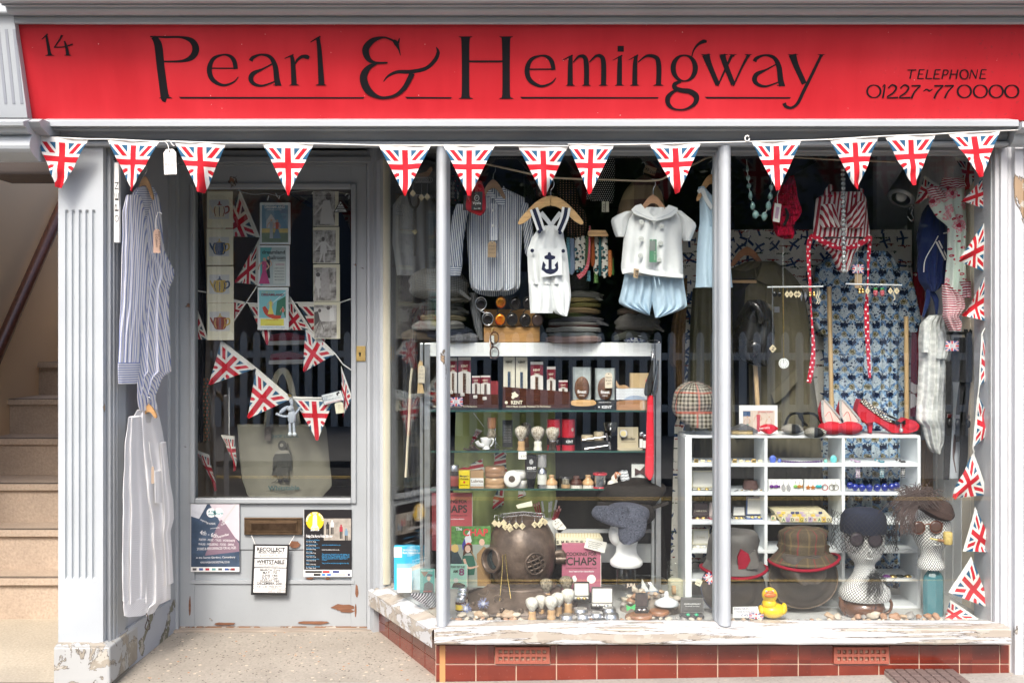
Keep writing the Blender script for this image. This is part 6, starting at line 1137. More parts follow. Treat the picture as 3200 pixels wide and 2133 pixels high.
t=thing('club_brush','pale wooden military brush with black bristles lying under the left boxed hairbrush','brush',P(1823,1284,YA-.02));b=MB();b.plate([(1785,1254),(1800,1250),(1850,1250),(1862,1255),(1861,1263),(1840,1268),(1800,1268),(1785,1263)],YA-.03,.045,wood((.58,.36,.16),1,.4,0,.2),smooth=3);b.b('back',t,bevel=.003);b=MB()
for i in range(34):x=1788+i*2.2;b.ptube([(x,1266,YA-.026+(i%3)*.012),(x+(i-17)*.08,1281,YA-.03+(i%3)*.012)],.8,BLACK,n=4)
b.b('bristles',t)
t=thing('brush_carton','black carton lettered KENT under the right boxed hairbrush','carton',P(1890,1281,YA));b=MB();b.pbox(1860,1922,1263,1281,YA-.002,.05,BLACK);b.b('carton',t,bevel=.001);b=MB();b.text('KENT',1881,1275,8,YA-.0026,WI,w=31,bold=.03);b.plate([(1872+3*math.cos(k),1271+3*math.sin(k))for k in range(6)],YA-.0026,.0004,WI);b.b('lettering',t)
t=thing('clothes_brush','varnished wooden clothes brush in an open box at the right of the top shelf','brush',P(1975,1281,YA));b=MB();b.plate([(1927,1258),(1936,1252),(2018,1250),(2021,1281),(1936,1281),(1927,1274)],YA,.04,wood((.42,.22,.11),1,.3,0,.4),smooth=3);b.b('back',t,bevel=.004)
b=MB();b.plate([(2008+9*math.cos(k),1267+16*math.sin(k))for k in[j*.5 for j in range(13)]],YA-.001,.0006,flatc((.55,.36,.22)));b.text('CLASSIC',2009,1252,5,YA-.0016,WI,w=26,ang=90);b.b('sticker',t)
t=thing('patterned_box','silver white patterned gift box on the clothes brush','box',P(1973,1248,YA));b=MB();b.pbox(1926,2022,1213,1249,YA+.002,.05,dots((.66,.68,.70),(.30,.33,.38),.006,.3));b.b('carton',t,bevel=.001);b=MB();b.plate([(1985+34*math.cos(k),1249+14*math.sin(k))for k in[-3.14+j*.314 for j in range(11)]],YA,.001,stripes((.5,.55,.62),(.12,.20,.35),.004,.5));b.b('print',t)
t=thing('kraft_box','tan cardboard box with a red dot on the patterned gift box','box',P(2000,1212,YA));b=MB();b.pbox(1970,2030,1166,1212,YA+.01,.05,plain((.44,.32,.17),.7));b.b('carton',t,bevel=.001);b=MB();b.plate([(2021+4*math.cos(k),1189+6*math.sin(k))for k in range(6)],YA+.0095,.001,flatc((.6,.05,.08)));b.b('sticker',t)
b=MB();b.plate([(1926,1188),(1930,1196),(1938,1204),(1955,1203),(1966,1212),(1932,1212),(1925,1202)],YA+.0,.03,wood((.50,.31,.16),1,.4,0,.2),smooth=3);b.top('wooden_shoe_horn','curved pale wooden piece beside the tan cardboard box','wooden horn',bevel=.004)
t=thing('shoehorn','long bright red plastic shoehorn hanging at the right of the cabinet','shoehorn',P(2030,1497,.30));b=MB();b.cloth([(1235,2023,2042),(1300,2021,2043),(1400,2018,2044),(1450,2016,2044),(1480,2015,2043),(1490,2018,2040),(1497,2026,2034)],.30,plain((.70,.03,.05),.25,var=.03),.012,0,1,1,cols=14);b.b('blade',t)
for x0,x1,xb,col_,lab in((2028,2040,2022,plain((.03,.03,.03),.2),'left black metal shoehorn hanging from the wire hook'),(2046,2052,2045,metal((.3,.3,.3),.2),'right black metal shoehorn hanging from the wire hook')):
 b=MB();b.cloth([(1125,x0+8,x0+14),(1160,x0+2,x0+12),(1200,xb-6,x0+12),(1225,xb-10,x0+8),(1236,xb-6,x0)],.29,col_,.01,0,1,1,cols=10);b.top('shoehorn',lab,'shoehorn','metal shoehorns')
t=thing('wire_hook','coiled chrome wire hook holding the shoehorns on the cabinet corner','hook',P(2043,1120,.31));b=MB();b.ptube([(2027+19*math.cos(k)+16,1067+5*math.sin(k),.31)for k in[j*.6 for j in range(22)]],1.2,CHROME,n=5);b.ptube([(2043,1072,.31),(2046,1085,.31),(2040,1096,.31)],1.2,CHROME,n=5);b.ptube([(2040+6*math.cos(k),1098+k*.55,.31-.006*math.sin(k))for k in[j*.7 for j in range(50)]],1.1,CHROME,n=5);b.b('wire',t)
# ---------------------------------------------------------------- goods on the lower shelves and the window bed, left bay
def bristlemat(c1,c2):
 m=Mat('bristle',.9,.1);n=m.noise(260,3,stretch=(1,1,.12));m.set(Base_Color=m.mix(n.step(.3,.7),c1,c2));m.bump(n,.6,.004);return m.m
BW,BG,BDK=bristlemat((.50,.47,.40),(.80,.78,.72)),bristlemat((.22,.18,.13),(.66,.61,.52)),bristlemat((.06,.05,.035),(.40,.35,.27));HWD=wood((.55,.34,.17),1,.35,2,.2,.5)
def sbrush(cx,yt,yb,r,Y,label,hm=HWD,bm_=BG,grp=None,hw=1.0):
 h=yb-yt;t=thing('shaving_brush',label,'shaving brush',P(cx,yb,Y),grp)
 b=MB();rr=r*.6*hw;b.plathe(cx,Y,[(yb,rr*1.05),(yb-h*.02,rr*1.1),(yb-h*.12,rr*.98),(yb-h*.22,rr*.86),(yb-h*.32,rr),(yb-h*.40,rr*.82)],hm,n=18);b.b('handle',t)
 b=MB();b.plathe(cx,Y,[(yb-h*.40,rr*.8),(yb-h*.42,rr*.84),(yb-h*.44,rr*.8)],CHROME,n=18);b.b('ferrule',t)
 b=MB();b.plathe(cx,Y,[(yb-h*.43,rr*.74),(yb-h*.6,r*.78),(yb-h*.76,r),(yb-h*.88,r*.92),(yb-h*.96,r*.6),(yt,r*.12)],bm_,n=22,wob=.12);b.b('bristles',t)
def jar(cx,yb,yt,r,Y,label,body,lid=None,name='jar',cat='jar',lab=None,lidh=.2,grp=None,neck=.85,txt=None):
 t=thing(name,label,cat,P(cx,yb,Y),grp);h=yb-yt;b=MB();yl=yt+h*lidh if lid else yt
 b.plathe(cx,Y,[(yb,r*.9),(yb-h*.03,r),(yl+h*.12,r),(yl+h*.03,r*neck),(yl,r*neck)],body,n=22);b.b('body',t)
 if lid:b=MB();b.plathe(cx,Y,[(yl+1,r*.97),(yt+1.5,r*.97),(yt,r*.88)],lid,n=22);b.b('lid',t)
 if lab:b=MB();z0,z1=yb-h*.12,yl+h*.2;b.plathe(cx,Y,[(z0,r*1.02),(z1,r*1.02)],lab,n=22,ang=(200,340));b.b('paper_label',t)
 if txt:b=MB();b.text(txt[0],cx,yb-h*.4,txt[1],Y-r*S(Y)*1.06,txt[2],w=r*1.4,al='c');b.b('lettering',t)
def pbox(name,cat,label,x0,x1,y0,y1,Y,dep,m,lines=(),part='carton',grp=None,extra=None):
 t=thing(name,label,cat,P((x0+x1)/2,y1,Y),grp);b=MB();b.pbox(x0,x1,y0,y1,Y,dep,m);b.b(part,t,bevel=.001)
 if lines or extra:
  b=MB()
  for s_,x,y,h,w,mm in lines:b.text(s_,x,y,h,Y-.0008,mm,w=w,al='c',bold=.015)
  if extra:extra(b,Y-.0004)
  b.b('print',t)
 return t
REDT=plain((.42,.02,.035),.3,coat=.3);GB='brushes on the middle shelf';YB2=YK+.05
for x0,x1,y0,lab in((1709,1752,1307,'red tube carton behind the dark handled shaving brush'),(1754,1798,1308,'red tube carton printed with a shaving brush')):
 t=thing('brush_tube',lab,'carton',P((x0+x1)/2,1408,YB2+.04));b=MB();b.plathe((x0+x1)/2,YB2+.045,[(1407,21),(1309,21)],REDT,n=24);b.b('tube',t)
 b=MB();b.plathe((x0+x1)/2,YB2+.045,[(1388,21.4),(1365,21.4)],BLACK,n=24);b.text('KENT',(x0+x1)/2+4,1383,8,YB2+.015,WI,w=22,al='c',bold=.02);b.ball(P((x0+x1)/2+4,1341,YB2+.03),1,BG,14,.018,.012,.026);b.b('print',t)
sbrush(1629,1330,1408,20,YB2,'shaving brush with a natural wood handle on the middle shelf',grp=GB);sbrush(1643,1318,1396,17,YB2+.08,'shaving brush with a brown handle half hidden behind the wood handled one',wood((.25,.13,.06)),BDK,GB)
sbrush(1681,1331,1408,22,YB2,'shaving brush with a cream handle on the middle shelf',plain((.72,.70,.60),.25),BG,GB);sbrush(1727,1333,1408,22,YB2-.01,'shaving brush with a dark horn handle on the middle shelf',plain((.04,.025,.015),.2,coat=.4),BG,GB)
t=thing('brush_stand','shaving brush hanging bristles down in a chrome stand on the middle shelf','shaving brush',P(1540,1406,YB2));b=MB();b.plathe(1537,YB2,[(1337,13),(1318,14),(1304,14)],wood((.30,.15,.08),1,.3,2,.3));b.b('handle',t);b=MB();b.plathe(1537,YB2,[(1374,5),(1362,16),(1350,13),(1338,10)],BDK,wob=.1);b.b('bristles',t);b=MB();b.ptube([(1530,1337,YB2),(1548,1337,YB2),(1548,1404,YB2)],1.6,CHROME);b.plathe(1545,YB2,[(1407,15),(1404,15)],CHROME);b.b('stand',t)
t=thing('shaving_mug','white china shaving mug with a side spout on the middle shelf','mug',P(1518,1406,YB2-.02));b=MB();wc=plain((.80,.80,.79),.15,var=.02,coat=.4);b.plathe(1519,YB2-.02,[(1402,13),(1394,10),(1390,10),(1382,16),(1370,18),(1367,18.5),(1368,16.5),(1384,12)],wc,n=24);b.b('bowl',t);b=MB();b.ptube([(1508,1392,YB2-.03),(1496,1388,YB2-.04),(1490,1379,YB2-.045)],7,wc,sm=4);b.b('spout',t);b=MB();b.ptube([(1534,1372,YB2-.02),(1541,1371,YB2-.02),(1540,1384,YB2-.02),(1532,1394,YB2-.02)],2.6,wc,sm=4);b.b('handle',t)
pbox('black_booklet','booklet','upright narrow black booklet with white text on the middle shelf',1570,1602,1312,1397,YB2+.05,.01,BLACK,[('hand made',1586,1330+k*5,2.2,24,flatc((.4,.4,.4)))for k in range(11)])
b=MB();b.pbox(1620,1645,1410,1434,YK-.006,.001,CARD);b.text('£10',1636,1428,8,YK-.007,flatc((.2,.2,.2)),w=17,al='c');b.top('price_card','white card £10 hanging under the wood handled shaving brush','price card')
for i,q in enumerate(([(1448,1401),(1470,1405),(1492,1409)],[(1466,1396),(1484,1404),(1504,1410)],[(1480,1393),(1490,1402),(1500,1408)])):b=MB();b.ptube([(x,y,YB2-.03-i*.006)for x,y in q],3.2,plain((.04,.02,.015),.2),sm=3);b.top('cutthroat_razor',('leftmost','middle','rightmost')[i]+' of three cut throat razors lying below the white mug','razor')
b=MB();b.pbox(1520,1560,1402,1405,YB2-.03,.005,BLACK)
for k in range(12):b.pbox(1520+k*3.4,1522+k*3.4,1405,1411,YB2-.03,.004,BLACK)
b.top('beard_comb','black comb lying at the front edge of the middle shelf','comb')
pbox('razor_case','box','black razor box under two chrome safety razors',1820,1901,1379,1406,YB2,.05,BLACK)
for a,c_,lab in(((1820,1374),(1892,1364),'upper chrome safety razor on the black razor box'),((1828,1402),(1900,1391),'lower chrome safety razor in front of the black razor box')):b=MB();Yq=YB2-.012;b.ptube([(*a,Yq),(*c_,Yq)],3,CHROME,n=10);b.ptube([(c_[0]+2,c_[1]-12,Yq),(c_[0]+6,c_[1]+12,Yq)],3.4,CHROME,n=8);b.top('safety_razor',lab,'razor')
for cx,r,y0,y1,lab in((1835,19,1358,1380,'wide cream cylinder tub behind the razors'),(1871,16,1348,1379,'taller cream cylinder tub behind the razors')):jar(cx,y1,y0,r,YB2+.07,lab,plain((.52,.42,.28),.6),plain((.58,.48,.33),.6),'tub','tub',lidh=.3,neck=1)
t=thing('cocktail_glass','clear martini glass standing on the middle shelf','glass',P(1908,1404,YB2+.03));b=MB();b.plathe(1908,YB2+.03,[(1405,14),(1403,3),(1352,1.6),(1345,16),(1319,25),(1319,24),(1345,14.5)],GLASS,n=24);b.b('bowl',t)
t=pbox('soap_book','booklet','tan card booklet lettered Bounder with a round tin on it',1930,1995,1334,1402,YB2+.03,.006,plain((.46,.40,.28),.6,var=.15),[('Bounder',1964,1374,9,44,INK),('for the moustache',1964,1381,3,46,flatc((.2,.16,.1)))]);b=MB();b.plate([(1930,1402),(1995,1398),(2011,1404),(1938,1407)],YB2+.0,.03,plain((.46,.40,.28),.6));b.b('open_leaf',t)
b=MB();b.lathe(P(1948,1354,YB2+.02),(0,-1,.2),[(0,.0165),(.006,.0165),(.007,.015)],STEEL,n=20);b.lathe(P(1948,1354,YB2+.0125),(0,-1,.2),[(0,.012),(.0006,.012)],plain((.5,.42,.2),.5),n=16);b.top('round_tin','small round tin leaning on the Bounder booklet','tin')
for x,y in((2006,1350),(2016,1357)):jar(x,1404,y,8,YB2+.02-(x-2006)*.001,'small dark bottle with a white label, %s of two beside the Bounder booklet'%('left' if x<2010 else 'right'),plain((.05,.02,.015),.1),CHROME,'bottle','bottle',WHITE,.18)
# third shelf
Y3=YK+.04
jar(1420,1525,1452,14,Y3,'dark pomade jar with a red badge beside the corner mullion',plain((.03,.025,.025),.15),STEEL,lab=plain((.30,.08,.07),.4),lidh=.25,neck=1)
pbox('pomade_box','box','bright yellow pomade box on the lower glass shelf',1433,1468,1470,1526,Y3,.035,plain((.80,.62,.01),.4),[("Morgan's",1451,1489,6,27,INK),('Pomade',1452,1498,6,24,INK),('finest hair cream',1451,1516,2.5,26,INK)],extra=lambda b,Y:b.plate([(1447,1505),(1450,1501),(1455,1505),(1450,1511)],Y,.0003,flatc((.6,.03,.03))))
pbox('soap_bar','soap','brown paper soap bar with a white band lettered Lubrica',1470,1511,1470,1525,Y3,.03,plain((.38,.23,.11),.7),[('Lubrica',1491,1506,9,36,flatc((.16,.10,.05))),('THE ENGLISH SHAVING SOAP',1491,1515,3,38,flatc((.2,.2,.2)))],extra=lambda b,Y:b.pbox(1470,1511,1493,1518,Y,.0003,WHITE))
for y0,y1,c_,lab in((1456,1489,(.30,.16,.08),'upper turned wooden soap bowl on the lower glass shelf'),(1490,1525,(.46,.29,.16),'lower paler turned wooden soap bowl on the lower glass shelf')):b=MB();b.plathe(1547,Y3+.02,[(y1,27),(y1-4,33),(y1-12,33),(y1-14,31.5),(y1-16,33),(y0+4,32),(y0,29)],wood(c_,1,.35,0,.3,.5),n=28);b.top('soap_bowl',lab,'bowl')
sr=plain((.66,.65,.62),.6,var=.08)
for x,y,ax,lab in((1602,1496,(-.2,-1,.15),'front white paper wrapped soap tipped on its edge'),(1620,1482,(0,0,1),'upper white paper wrapped soap in the pile'),(1620,1510,(0,0,1),'lower white paper wrapped soap in the pile')):
 b=MB();b.lathe(P(x,y,Y3+(.0 if ax[2]<.5 else.03)),ax,[(-.016,.030),(-.012,.036),(.012,.036),(.016,.030),(.0165,.014)],sr,n=22)
 if ax[2]<.5:b.lathe(P(x,y,Y3),ax,[(.0172,.014),(.0178,.013)],plain((.06,.04,.03),.5),n=14)
 b.top('wrapped_soap',lab,'soap')
t=thing('shaving_cream_tube','black upright tube lettered KENT with a silver band on the lower glass shelf','tube',P(1658,1524,Y3));b=MB();b.cloth([(1419,1642,1676),(1430,1640,1680),(1470,1641,1679),(1524,1648,1669)],Y3,plain((.015,.015,.017),.15,var=0),.02,0,1,1,cols=12);b.b('body',t);b=MB();b.text('KENT',1661,1466,8,Y3-.0225,WI,w=28,al='c',bold=.03);b.pbox(1646,1676,1470,1473,Y3-.022,.002,CHROME);b.plate([(1660+7*math.cos(k),1442+9*math.sin(k))for k in range(6)],Y3-.0215,.0005,flatc((.35,.35,.35)));b.b('print',t)
jar(1694,1524,1420,14.5,Y3,'silver pump bottle with a bearded face label on the lower glass shelf',metal((.5,.5,.52),.3),plain((.25,.25,.25),.15),'beard_wash_bottle','bottle',plain((.62,.63,.58),.5),.36,neck=.5,txt=('BEARD',5,INK))
def nailbrush(cx,yt,Y,label,m=HWD):
 t=thing('nail_brush',label,'brush',P(cx,1525,Y),'round brushes on the lower glass shelf');b=MB();b.plathe(cx,Y,[(1513,18),(1504,18.5),(1500,14),(1492,7),(1486,9),(yt,10),(yt-2,6)],m,n=20);b.b('handle',t);b=MB();b.plathe(cx,Y,[(1525,18),(1513,17)],BW,n=22);b.b('bristles',t)
nailbrush(1724,1485,Y3,'round pale wooden brush with a knob handle by the pump bottle');nailbrush(1801,1498,Y3,'round dark brown brush between the glass tumbler and the bagged brush',wood((.08,.03,.02)));nailbrush(1838,1485,Y3-.0,'round pale wooden brush wrapped in clear film beside the wire reel')
jar(1768,1524,1486,20,Y3,'clear glass tumbler holding a small wooden brush',GLASS,None,'tumbler','glass');b=MB();b.plathe(1768,Y3,[(1521,14),(1512,14)],HWD);b.plathe(1768,Y3,[(1511,12),(1496,11)],BDK);b.top('small_brush','little brush inside the clear tumbler','brush')
t=thing('wire_reel','reel of silver wire with red ends on the lower glass shelf','reel',P(1875,1524,Y3));b=MB();b.plathe(1875,Y3,[(1519,18.5),(1483,18.5)],metal((.55,.56,.58),.3));b.b('wire',t)
for y in(1522,1480):b=MB();b.plathe(1875,Y3,[(y+3,22),(y+2,22.5),(y-2,22.5),(y-3,21)],REDT);b.b('flange',t)
t=thing('dog_figurine','small china spaniel sitting upright, white with ginger patches','figurine',P(1918,1522,Y3-.01));dm=Mat('china_dog',.2,.5,coat=.4);dm.set(Base_Color=dm.mix(dm.noise(38,2).step(.50,.58),(.70,.66,.58),(.36,.12,.04)));dm=dm.m;Yq=Y3-.01
b=MB()
for p_,r_ in(((1912,1511),(.019,.016,.016)),((1920,1498),(.014,.012,.023)),((1928,1482),(.0125,.011,.012)),((1936,1481),(.008,.007,.006)),((1904,1519),(.014,.014,.006)),((1931,1519),(.008,.008,.005))):b.ball(P(*p_,Yq),1,dm,12,*r_)
b.ptube([(1926,1500,Yq-.006),(1929,1520,Yq-.008)],4,dm);b.b('body',t);b=MB();b.ball(P(1924,1488,Yq-.009),1,plain((.30,.09,.03),.25),10,.006,.004,.013);b.b('ear',t)
for k,x in enumerate((1945,1956)):b=MB();b.ptube([(x-4,1470,Y3),(x+8,1514,Y3-.004)],9,stripes((.66,.68,.70),(.10,.11,.13),.012,.22,1),n=10);b.top('rolled_sock',('left','right')[k]+' rolled white patterned socks beside the china spaniel','socks')
t=pbox('tie_box','box','clear plastic box with a brown bow tie at the right end of the lower shelf',1971,2016,1446,1506,Y3+.0,.03,GLASS);b=MB();b.pbox(1974,2014,1450,1504,Y3+.015,.005,WHITE);b.plate([(1984,1462),(2000,1470),(2014,1456),(2014,1486),(2000,1478),(1984,1486)],Y3+.01,.004,fabric((.09,.04,.04)));b.b('bow_tie',t)
# books and magazines
def book(name,label,x0,x1,y0,y1,Y,m,th=.02,lines=(),extra=None,cat='book',grp=None):
 t=thing(name,label,cat,P((x0+x1)/2,y1,Y),grp);b=MB();b.pbox(x0,x1,y0,y1,Y,th,m);b.b('cover',t,bevel=.0015);b=MB();b.pbox(x1-1,x1+1.5,y0+2,y1-2,Y+.002,th-.004,CARD);b.b('pages',t);b=MB()
 if extra:extra(b,Y-.0004)
 for s_,x,y,h,w,mm,al in lines:b.text(s_,x,y,h,Y-.0012,mm,w=w,al=al,bold=.02)
 b.b('print',t)
pinkc=plain((.42,.13,.19),.4,var=.06);redc=plain((.46,.09,.10),.4,var=.06);DKG=flatc((.04,.035,.03))
book('cookery_book','pink cookery book COOKING FOR CHAPS beside the diving helmet',1756,1877,1697,1850,.30,pinkc,.02,(('COOKING FOR',1769,1735,11,96,DKG,'l'),('CHAPS',1770,1764,24,94,DKG,'l'),('STYLISH, NO-NONSENSE MEALS FOR THE MAN ABOUT TOWN',1768,1775,3,96,DKG,'l'),('Gustav Temple and Clare Gabbett-Mulhallen',1778,1786,4.5,78,WI,'l')),lambda b,Y:(b.plate([(1848+14*math.cos(k),1808+14*math.sin(k))for k in[j*.5 for j in range(13)]],Y,.0003,WHITE),b.plate([(1795+8*math.cos(k),1808+12*math.sin(k))for k in range(6)],Y,.0003,WHITE)))
book('cookery_book','red cookery book FOR CHAPS half hidden by the corner mullion',1349,1475,1540,1720,.44,redc,.02,(('COOKING FOR',1365,1571,12,95,DKG,'l'),('CHAPS',1366,1600,23,94,DKG,'l'),('MEALS FOR THE MAN ABOUT TOWN',1400,1611,3,60,DKG,'l'),('Clare Gabbett-Mulhallen',1405,1622,3.4,46,WI,'l')))
def chap(b,Y):
 b.pbox(1410,1533,1643,1700,Y,.0003,plain((.08,.20,.05),.5,var=.6,nsc=70));b.plate([(1452,1680),(1468,1655),(1474,1690),(1450,1720)],Y-.0003,.0003,flatc((.65,.65,.68)));b.plate([(1444,1700),(1452,1680),(1456,1700),(1446,1720)],Y-.0004,.0003,flatc((.05,.05,.3)))
 sk=flatc((.62,.40,.30));hr=flatc((.07,.025,.012))
 b.plate([(1446,1740),(1450,1704),(1462,1694),(1476,1702),(1478,1736),(1470,1726),(1456,1728)],Y-.0006,.0003,hr);b.plate([(1462+9*math.cos(k),1714+12*math.sin(k))for k in[j*.6 for j in range(10)]],Y-.0008,.0003,sk);b.ribbon([(1456,1700,3),(1464,1696,4),(1473,1700,3)],Y-.001,flatc((.5,.03,.03)),.0002);b.ribbon([(1458,1721,1),(1463,1723,1.6),(1468,1720,1)],Y-.001,flatc((.7,.7,.7)),.0002)
 b.plate([(1446,1735),(1480,1735),(1486,1765),(1482,1795),(1450,1795),(1442,1768)],Y-.0007,.0003,flatc((.03,.12,.08)));b.ribbon([(1450,1745,8),(1462,1772,7),(1486,1770,5),(1496,1766,5)],Y-.0009,sk,.0003);b.plate([(1410,1720),(1430,1722),(1444,1750),(1444,1830),(1410,1830)],Y-.0005,.0003,flatc((.03,.05,.06)));b.plate([(1422+12*math.cos(k),1712+13*math.sin(k))for k in[j*.6 for j in range(10)]],Y-.0006,.0003,flatc((.60,.42,.14)));b.plate([(1490,1730),(1512,1705),(1533,1725),(1533,1830),(1492,1830)],Y-.0005,.0003,plain((.30,.18,.08),.6));b.plate([(1506+9*math.cos(k),1693+11*math.sin(k))for k in[j*.6 for j in range(10)]],Y-.0006,.0003,sk);b.ribbon([(1472,1720,2.4),(1512,1796,2.4)],Y-.001,flatc((.35,.22,.10)),.0003,n=1)
book('magazine','colourful magazine The Chap with scouts under a Union flag',1410,1533,1643,1835,.30,plain((.30,.34,.30),.35),.004,(('The',1424,1656,10,20,WI,'l'),('CHAP',1447,1673,22,78,flatc((.60,.03,.05)),'l')),chap,'magazine')
book('mint_book','mint green book with a photo of a man in front of the magazine',1400,1459,1762,1838,.26,plain((.30,.52,.42),.4),.01,(('STORY OF THE',1404,1773,6,48,DKG,'l'),('AM',1416,1788,9,14,DKG,'l'),('8',1434,1796,21,17,flatc((.22,.05,.14)),'l')),lambda b,Y:(b.plate([(1412,1835),(1416,1822),(1424,1818),(1440,1820),(1453,1826),(1456,1835)],Y,.0003,DKG),b.plate([(1425+8*math.cos(k),1812+9*math.sin(k))for k in range(6)],Y-.0002,.0003,flatc((.5,.5,.5)))))
book('guide_book','bright blue travel guide to Kent Sussex and Surrey behind the side window',1231,1327,1705,1842,.36,plain((.05,.42,.66),.35,var=.08),.025,(('THE ROUGH GUIDE to',1259,1720,5,47,WI,'l'),('Kent, Sussex & Surrey',1259,1729,7,64,WI,'l')),lambda b,Y:(b.pbox(1231,1256,1709,1740,Y,.0003,WHITE),b.pbox(1240,1327,1760,1842,Y,.0003,plain((.30,.55,.72),.4,var=.3)),b.plate([(1280,1772),(1327,1752),(1327,1768),(1284,1784)],Y-.0003,.0003,plain((.6,.5,.4),.5))))
book('adventure_booklet','green booklet with a man in a beret leaning in front of the blue guide',1312,1358,1776,1852,.24,plain((.05,.28,.24),.4),.006,(('WILD SILLY CHRONICLE',1335,1783,3,38,WI,'c'),('BADGERS',1336,1848,4,26,flatc((.5,.06,.04)),'c')),lambda b,Y:(b.plate([(1322,1852),(1326,1822),(1340,1814),(1354,1824),(1356,1852)],Y,.0003,DKG),b.plate([(1340+6*math.cos(k),1806+9*math.sin(k))for k in range(6)],Y-.0002,.0003,flatc((.5,.36,.26))),b.plate([(1330,1800),(1338,1791),(1352,1794),(1351,1800)],Y-.0004,.0003,flatc((.02,.02,.04))),b.plate([(1315,1785),(1339,1785),(1327,1802)],Y-.0003,.0003,flatc((.20,.10,.05)))))
pbox('white_leaflet','leaflet','plain white leaflet standing between the guide and the green booklet',1241,1286,1775,1850,.30,.003,CARD)
b=MB();b.cloth([(1854,1280,1356),(1866,1290,1362),(1890,1330,1366)],.20,stripes((.45,.46,.48),(.03,.03,.035),.012,.5,2),.03,.012,3,140);b.top('striped_fabric','folded grey and black striped fabric on the bed by the side window','fabric')
# diving helmet
cu_=Mat('helmet_bronze',.42,.5,.35);n=cu_.noise(7,5);n3=cu_.noise(34,4);cu_.set(Base_Color=cu_.mix((n-.5)*2.2+.5+(n3-.5)*.8,(.035,.022,.016),(.21,.15,.115)),Roughness=n*.4+.22);cu_.bump(n+n3*.4,.4,.012);cu_=cu_.m;YH=.33
t=thing('diving_helmet','old brown diving helmet with barred side window standing on the window bed','diving helmet',P(1630,1930,YH))
b=MB();b.plathe(1632,YH,[(1824,82),(1806,88),(1775,100),(1738,107),(1700,105),(1668,97),(1640,82),(1618,60),(1605,36),(1599,14),(1598,1)],cu_,n=40,sy=1.02);b.b('dome',t)
b=MB();b.plathe(1630,YH,[(1830,100),(1826,112),(1819,112),(1815,98)],cu_,n=40);b.b('collar_ring',t)
b=MB();b.plathe(1625,YH-.01,[(1890,172),(1884,180),(1874,178),(1860,164),(1846,142),(1834,120),(1824,104)],cu_,n=44,sy=.98);b.b('breastplate',t)
b=MB();pts=[]
for k in range(30):a=k/30*6.283;pts.append(P(1625,1884,YH-.01)+Vector((178*S(YH)*math.cos(a),178*.98*S(YH)*math.sin(a),.012*math.cos(a*2)+.012)))
b.tube(pts,.011,cu_,closed=True,n=8);b.b('brass_rim',t)
for k in range(9):a=3.4+k*.33;b=MB();c=P(1625,1882,YH-.01)+Vector((172*S(YH)*math.cos(a),168*S(YH)*math.sin(a),.02));b.lathe(c,(0,0,1),[(0,.010),(.012,.010),(.016,.006)],cu_,n=6,smooth=False);b.b('bolt',t)
def port(cx,cy,r,ax,off,grille):
 c=P(cx,cy,YH+off);ax=Vector(ax).normalized();q=Vector((0,0,1)).rotation_difference(ax).to_matrix();k=r*S(YH);o=MB();o.lathe(c,ax,[(-.03,k*1.0),(.0,k*1.28),(.018,k*1.30),(.024,k*1.2),(.018,k*1.02),(-.004,k*.98)],cu_,n=30,cap=False);f=o.b('port_frame',t)
 o=MB();o.lathe(c,ax,[(.0,k*1.0),(.001,.001)],plain((.02,.028,.03),.06,var=.2,coat=.6),n=24,cap=False);o.b('port_glass',t)
 if grille:
  o=MB();u,v=q@Vector((1,0,0)),q@Vector((0,1,0))
  for d in(-.5,0,.5):
   for sg in(-1,1):m_=u*.75+v*.66*sg;n_=u*.66*-sg+v*.75;L=(1-d*d)**.5;o.tube([c+ax*.02+n_*k*d-m_*k*L,c+ax*.03+n_*k*d,c+ax*.02+n_*k*d+m_*k*L],.0042,cu_,n=6)
  o.b('port_grille',t)
port(1543,1748,31,(-.72,-.70,.05),-.075,False);port(1668,1757,27,(.36,-.93,.02),-.115,True)
b=MB();b.ptube([(1722,1732,YH-.03),(1756,1726,YH-.03),(1760,1748,YH-.03)],10,cu_,sm=4,n=12);b.lathe(P(1752,1748,YH-.03),(1,0,0),[(-.02,.016),(.02,.018)],cu_,n=14);b.b('air_valve',t)
b=MB();b.ribbon([(1493,1855,3),(1515,1862,4),(1527,1850,4),(1524,1842,2)],YH-.185,cu_,.004);b.ptube([(1556+14*math.cos(k)*(1-k*.06),1868+14*math.sin(k)*(1-k*.06),YH-.172)for k in[j*.5 for j in range(13)]],2.4,cu_);b.b('scroll_ornament',t)
gc=thing('gold_chain','fine gold chain hanging from the round port of the diving helmet','necklace',P(1580,1930,.2));b=MB();b.ptube([(1572,1732,.205),(1569,1790,.19),(1562,1870,.165),(1560,1905,.15),(1568,1932,.14)],1.8,GOLD,n=6);b.ptube([(1579,1730,.205),(1586,1800,.19),(1598,1880,.16),(1604,1918,.14)],1.8,GOLD,n=6);b.b('chain',gc)
t=thing('key_fobs','garland of letter tile key rings draped over the crown of the diving helmet','key rings',P(1635,1650,.2))
for i,(x,y,ch)in enumerate(((1546,1634,''),(1559,1637,''),(1574,1633,''),(1579,1645,'C'),(1592,1644,'N'),(1595,1653,'O'),(1613,1641,'O'),(1632,1643,'T'),(1671,1638,'N'),(1686,1638,'E'),(1695,1626,'E'),(1703,1630,''))):
 Yq=.33-.075*math.cos((x-1632)*.016)-.04;b=MB();b.plate([(x,y-11),(x+10,y),(x,y+11),(x-10,y)],Yq,.005,tilem)
 if ch:b.text(ch,x,y+4,8,Yq-.0005,INK,al='c',ang=30)
 b.ptube([(x,y-10,Yq+.003),(x-1,y-24,Yq+.008),(lerp(x,1632,.25),1607,.30)],.7,STEEL,n=4);b.b('letter_fob',t)
b=MB()
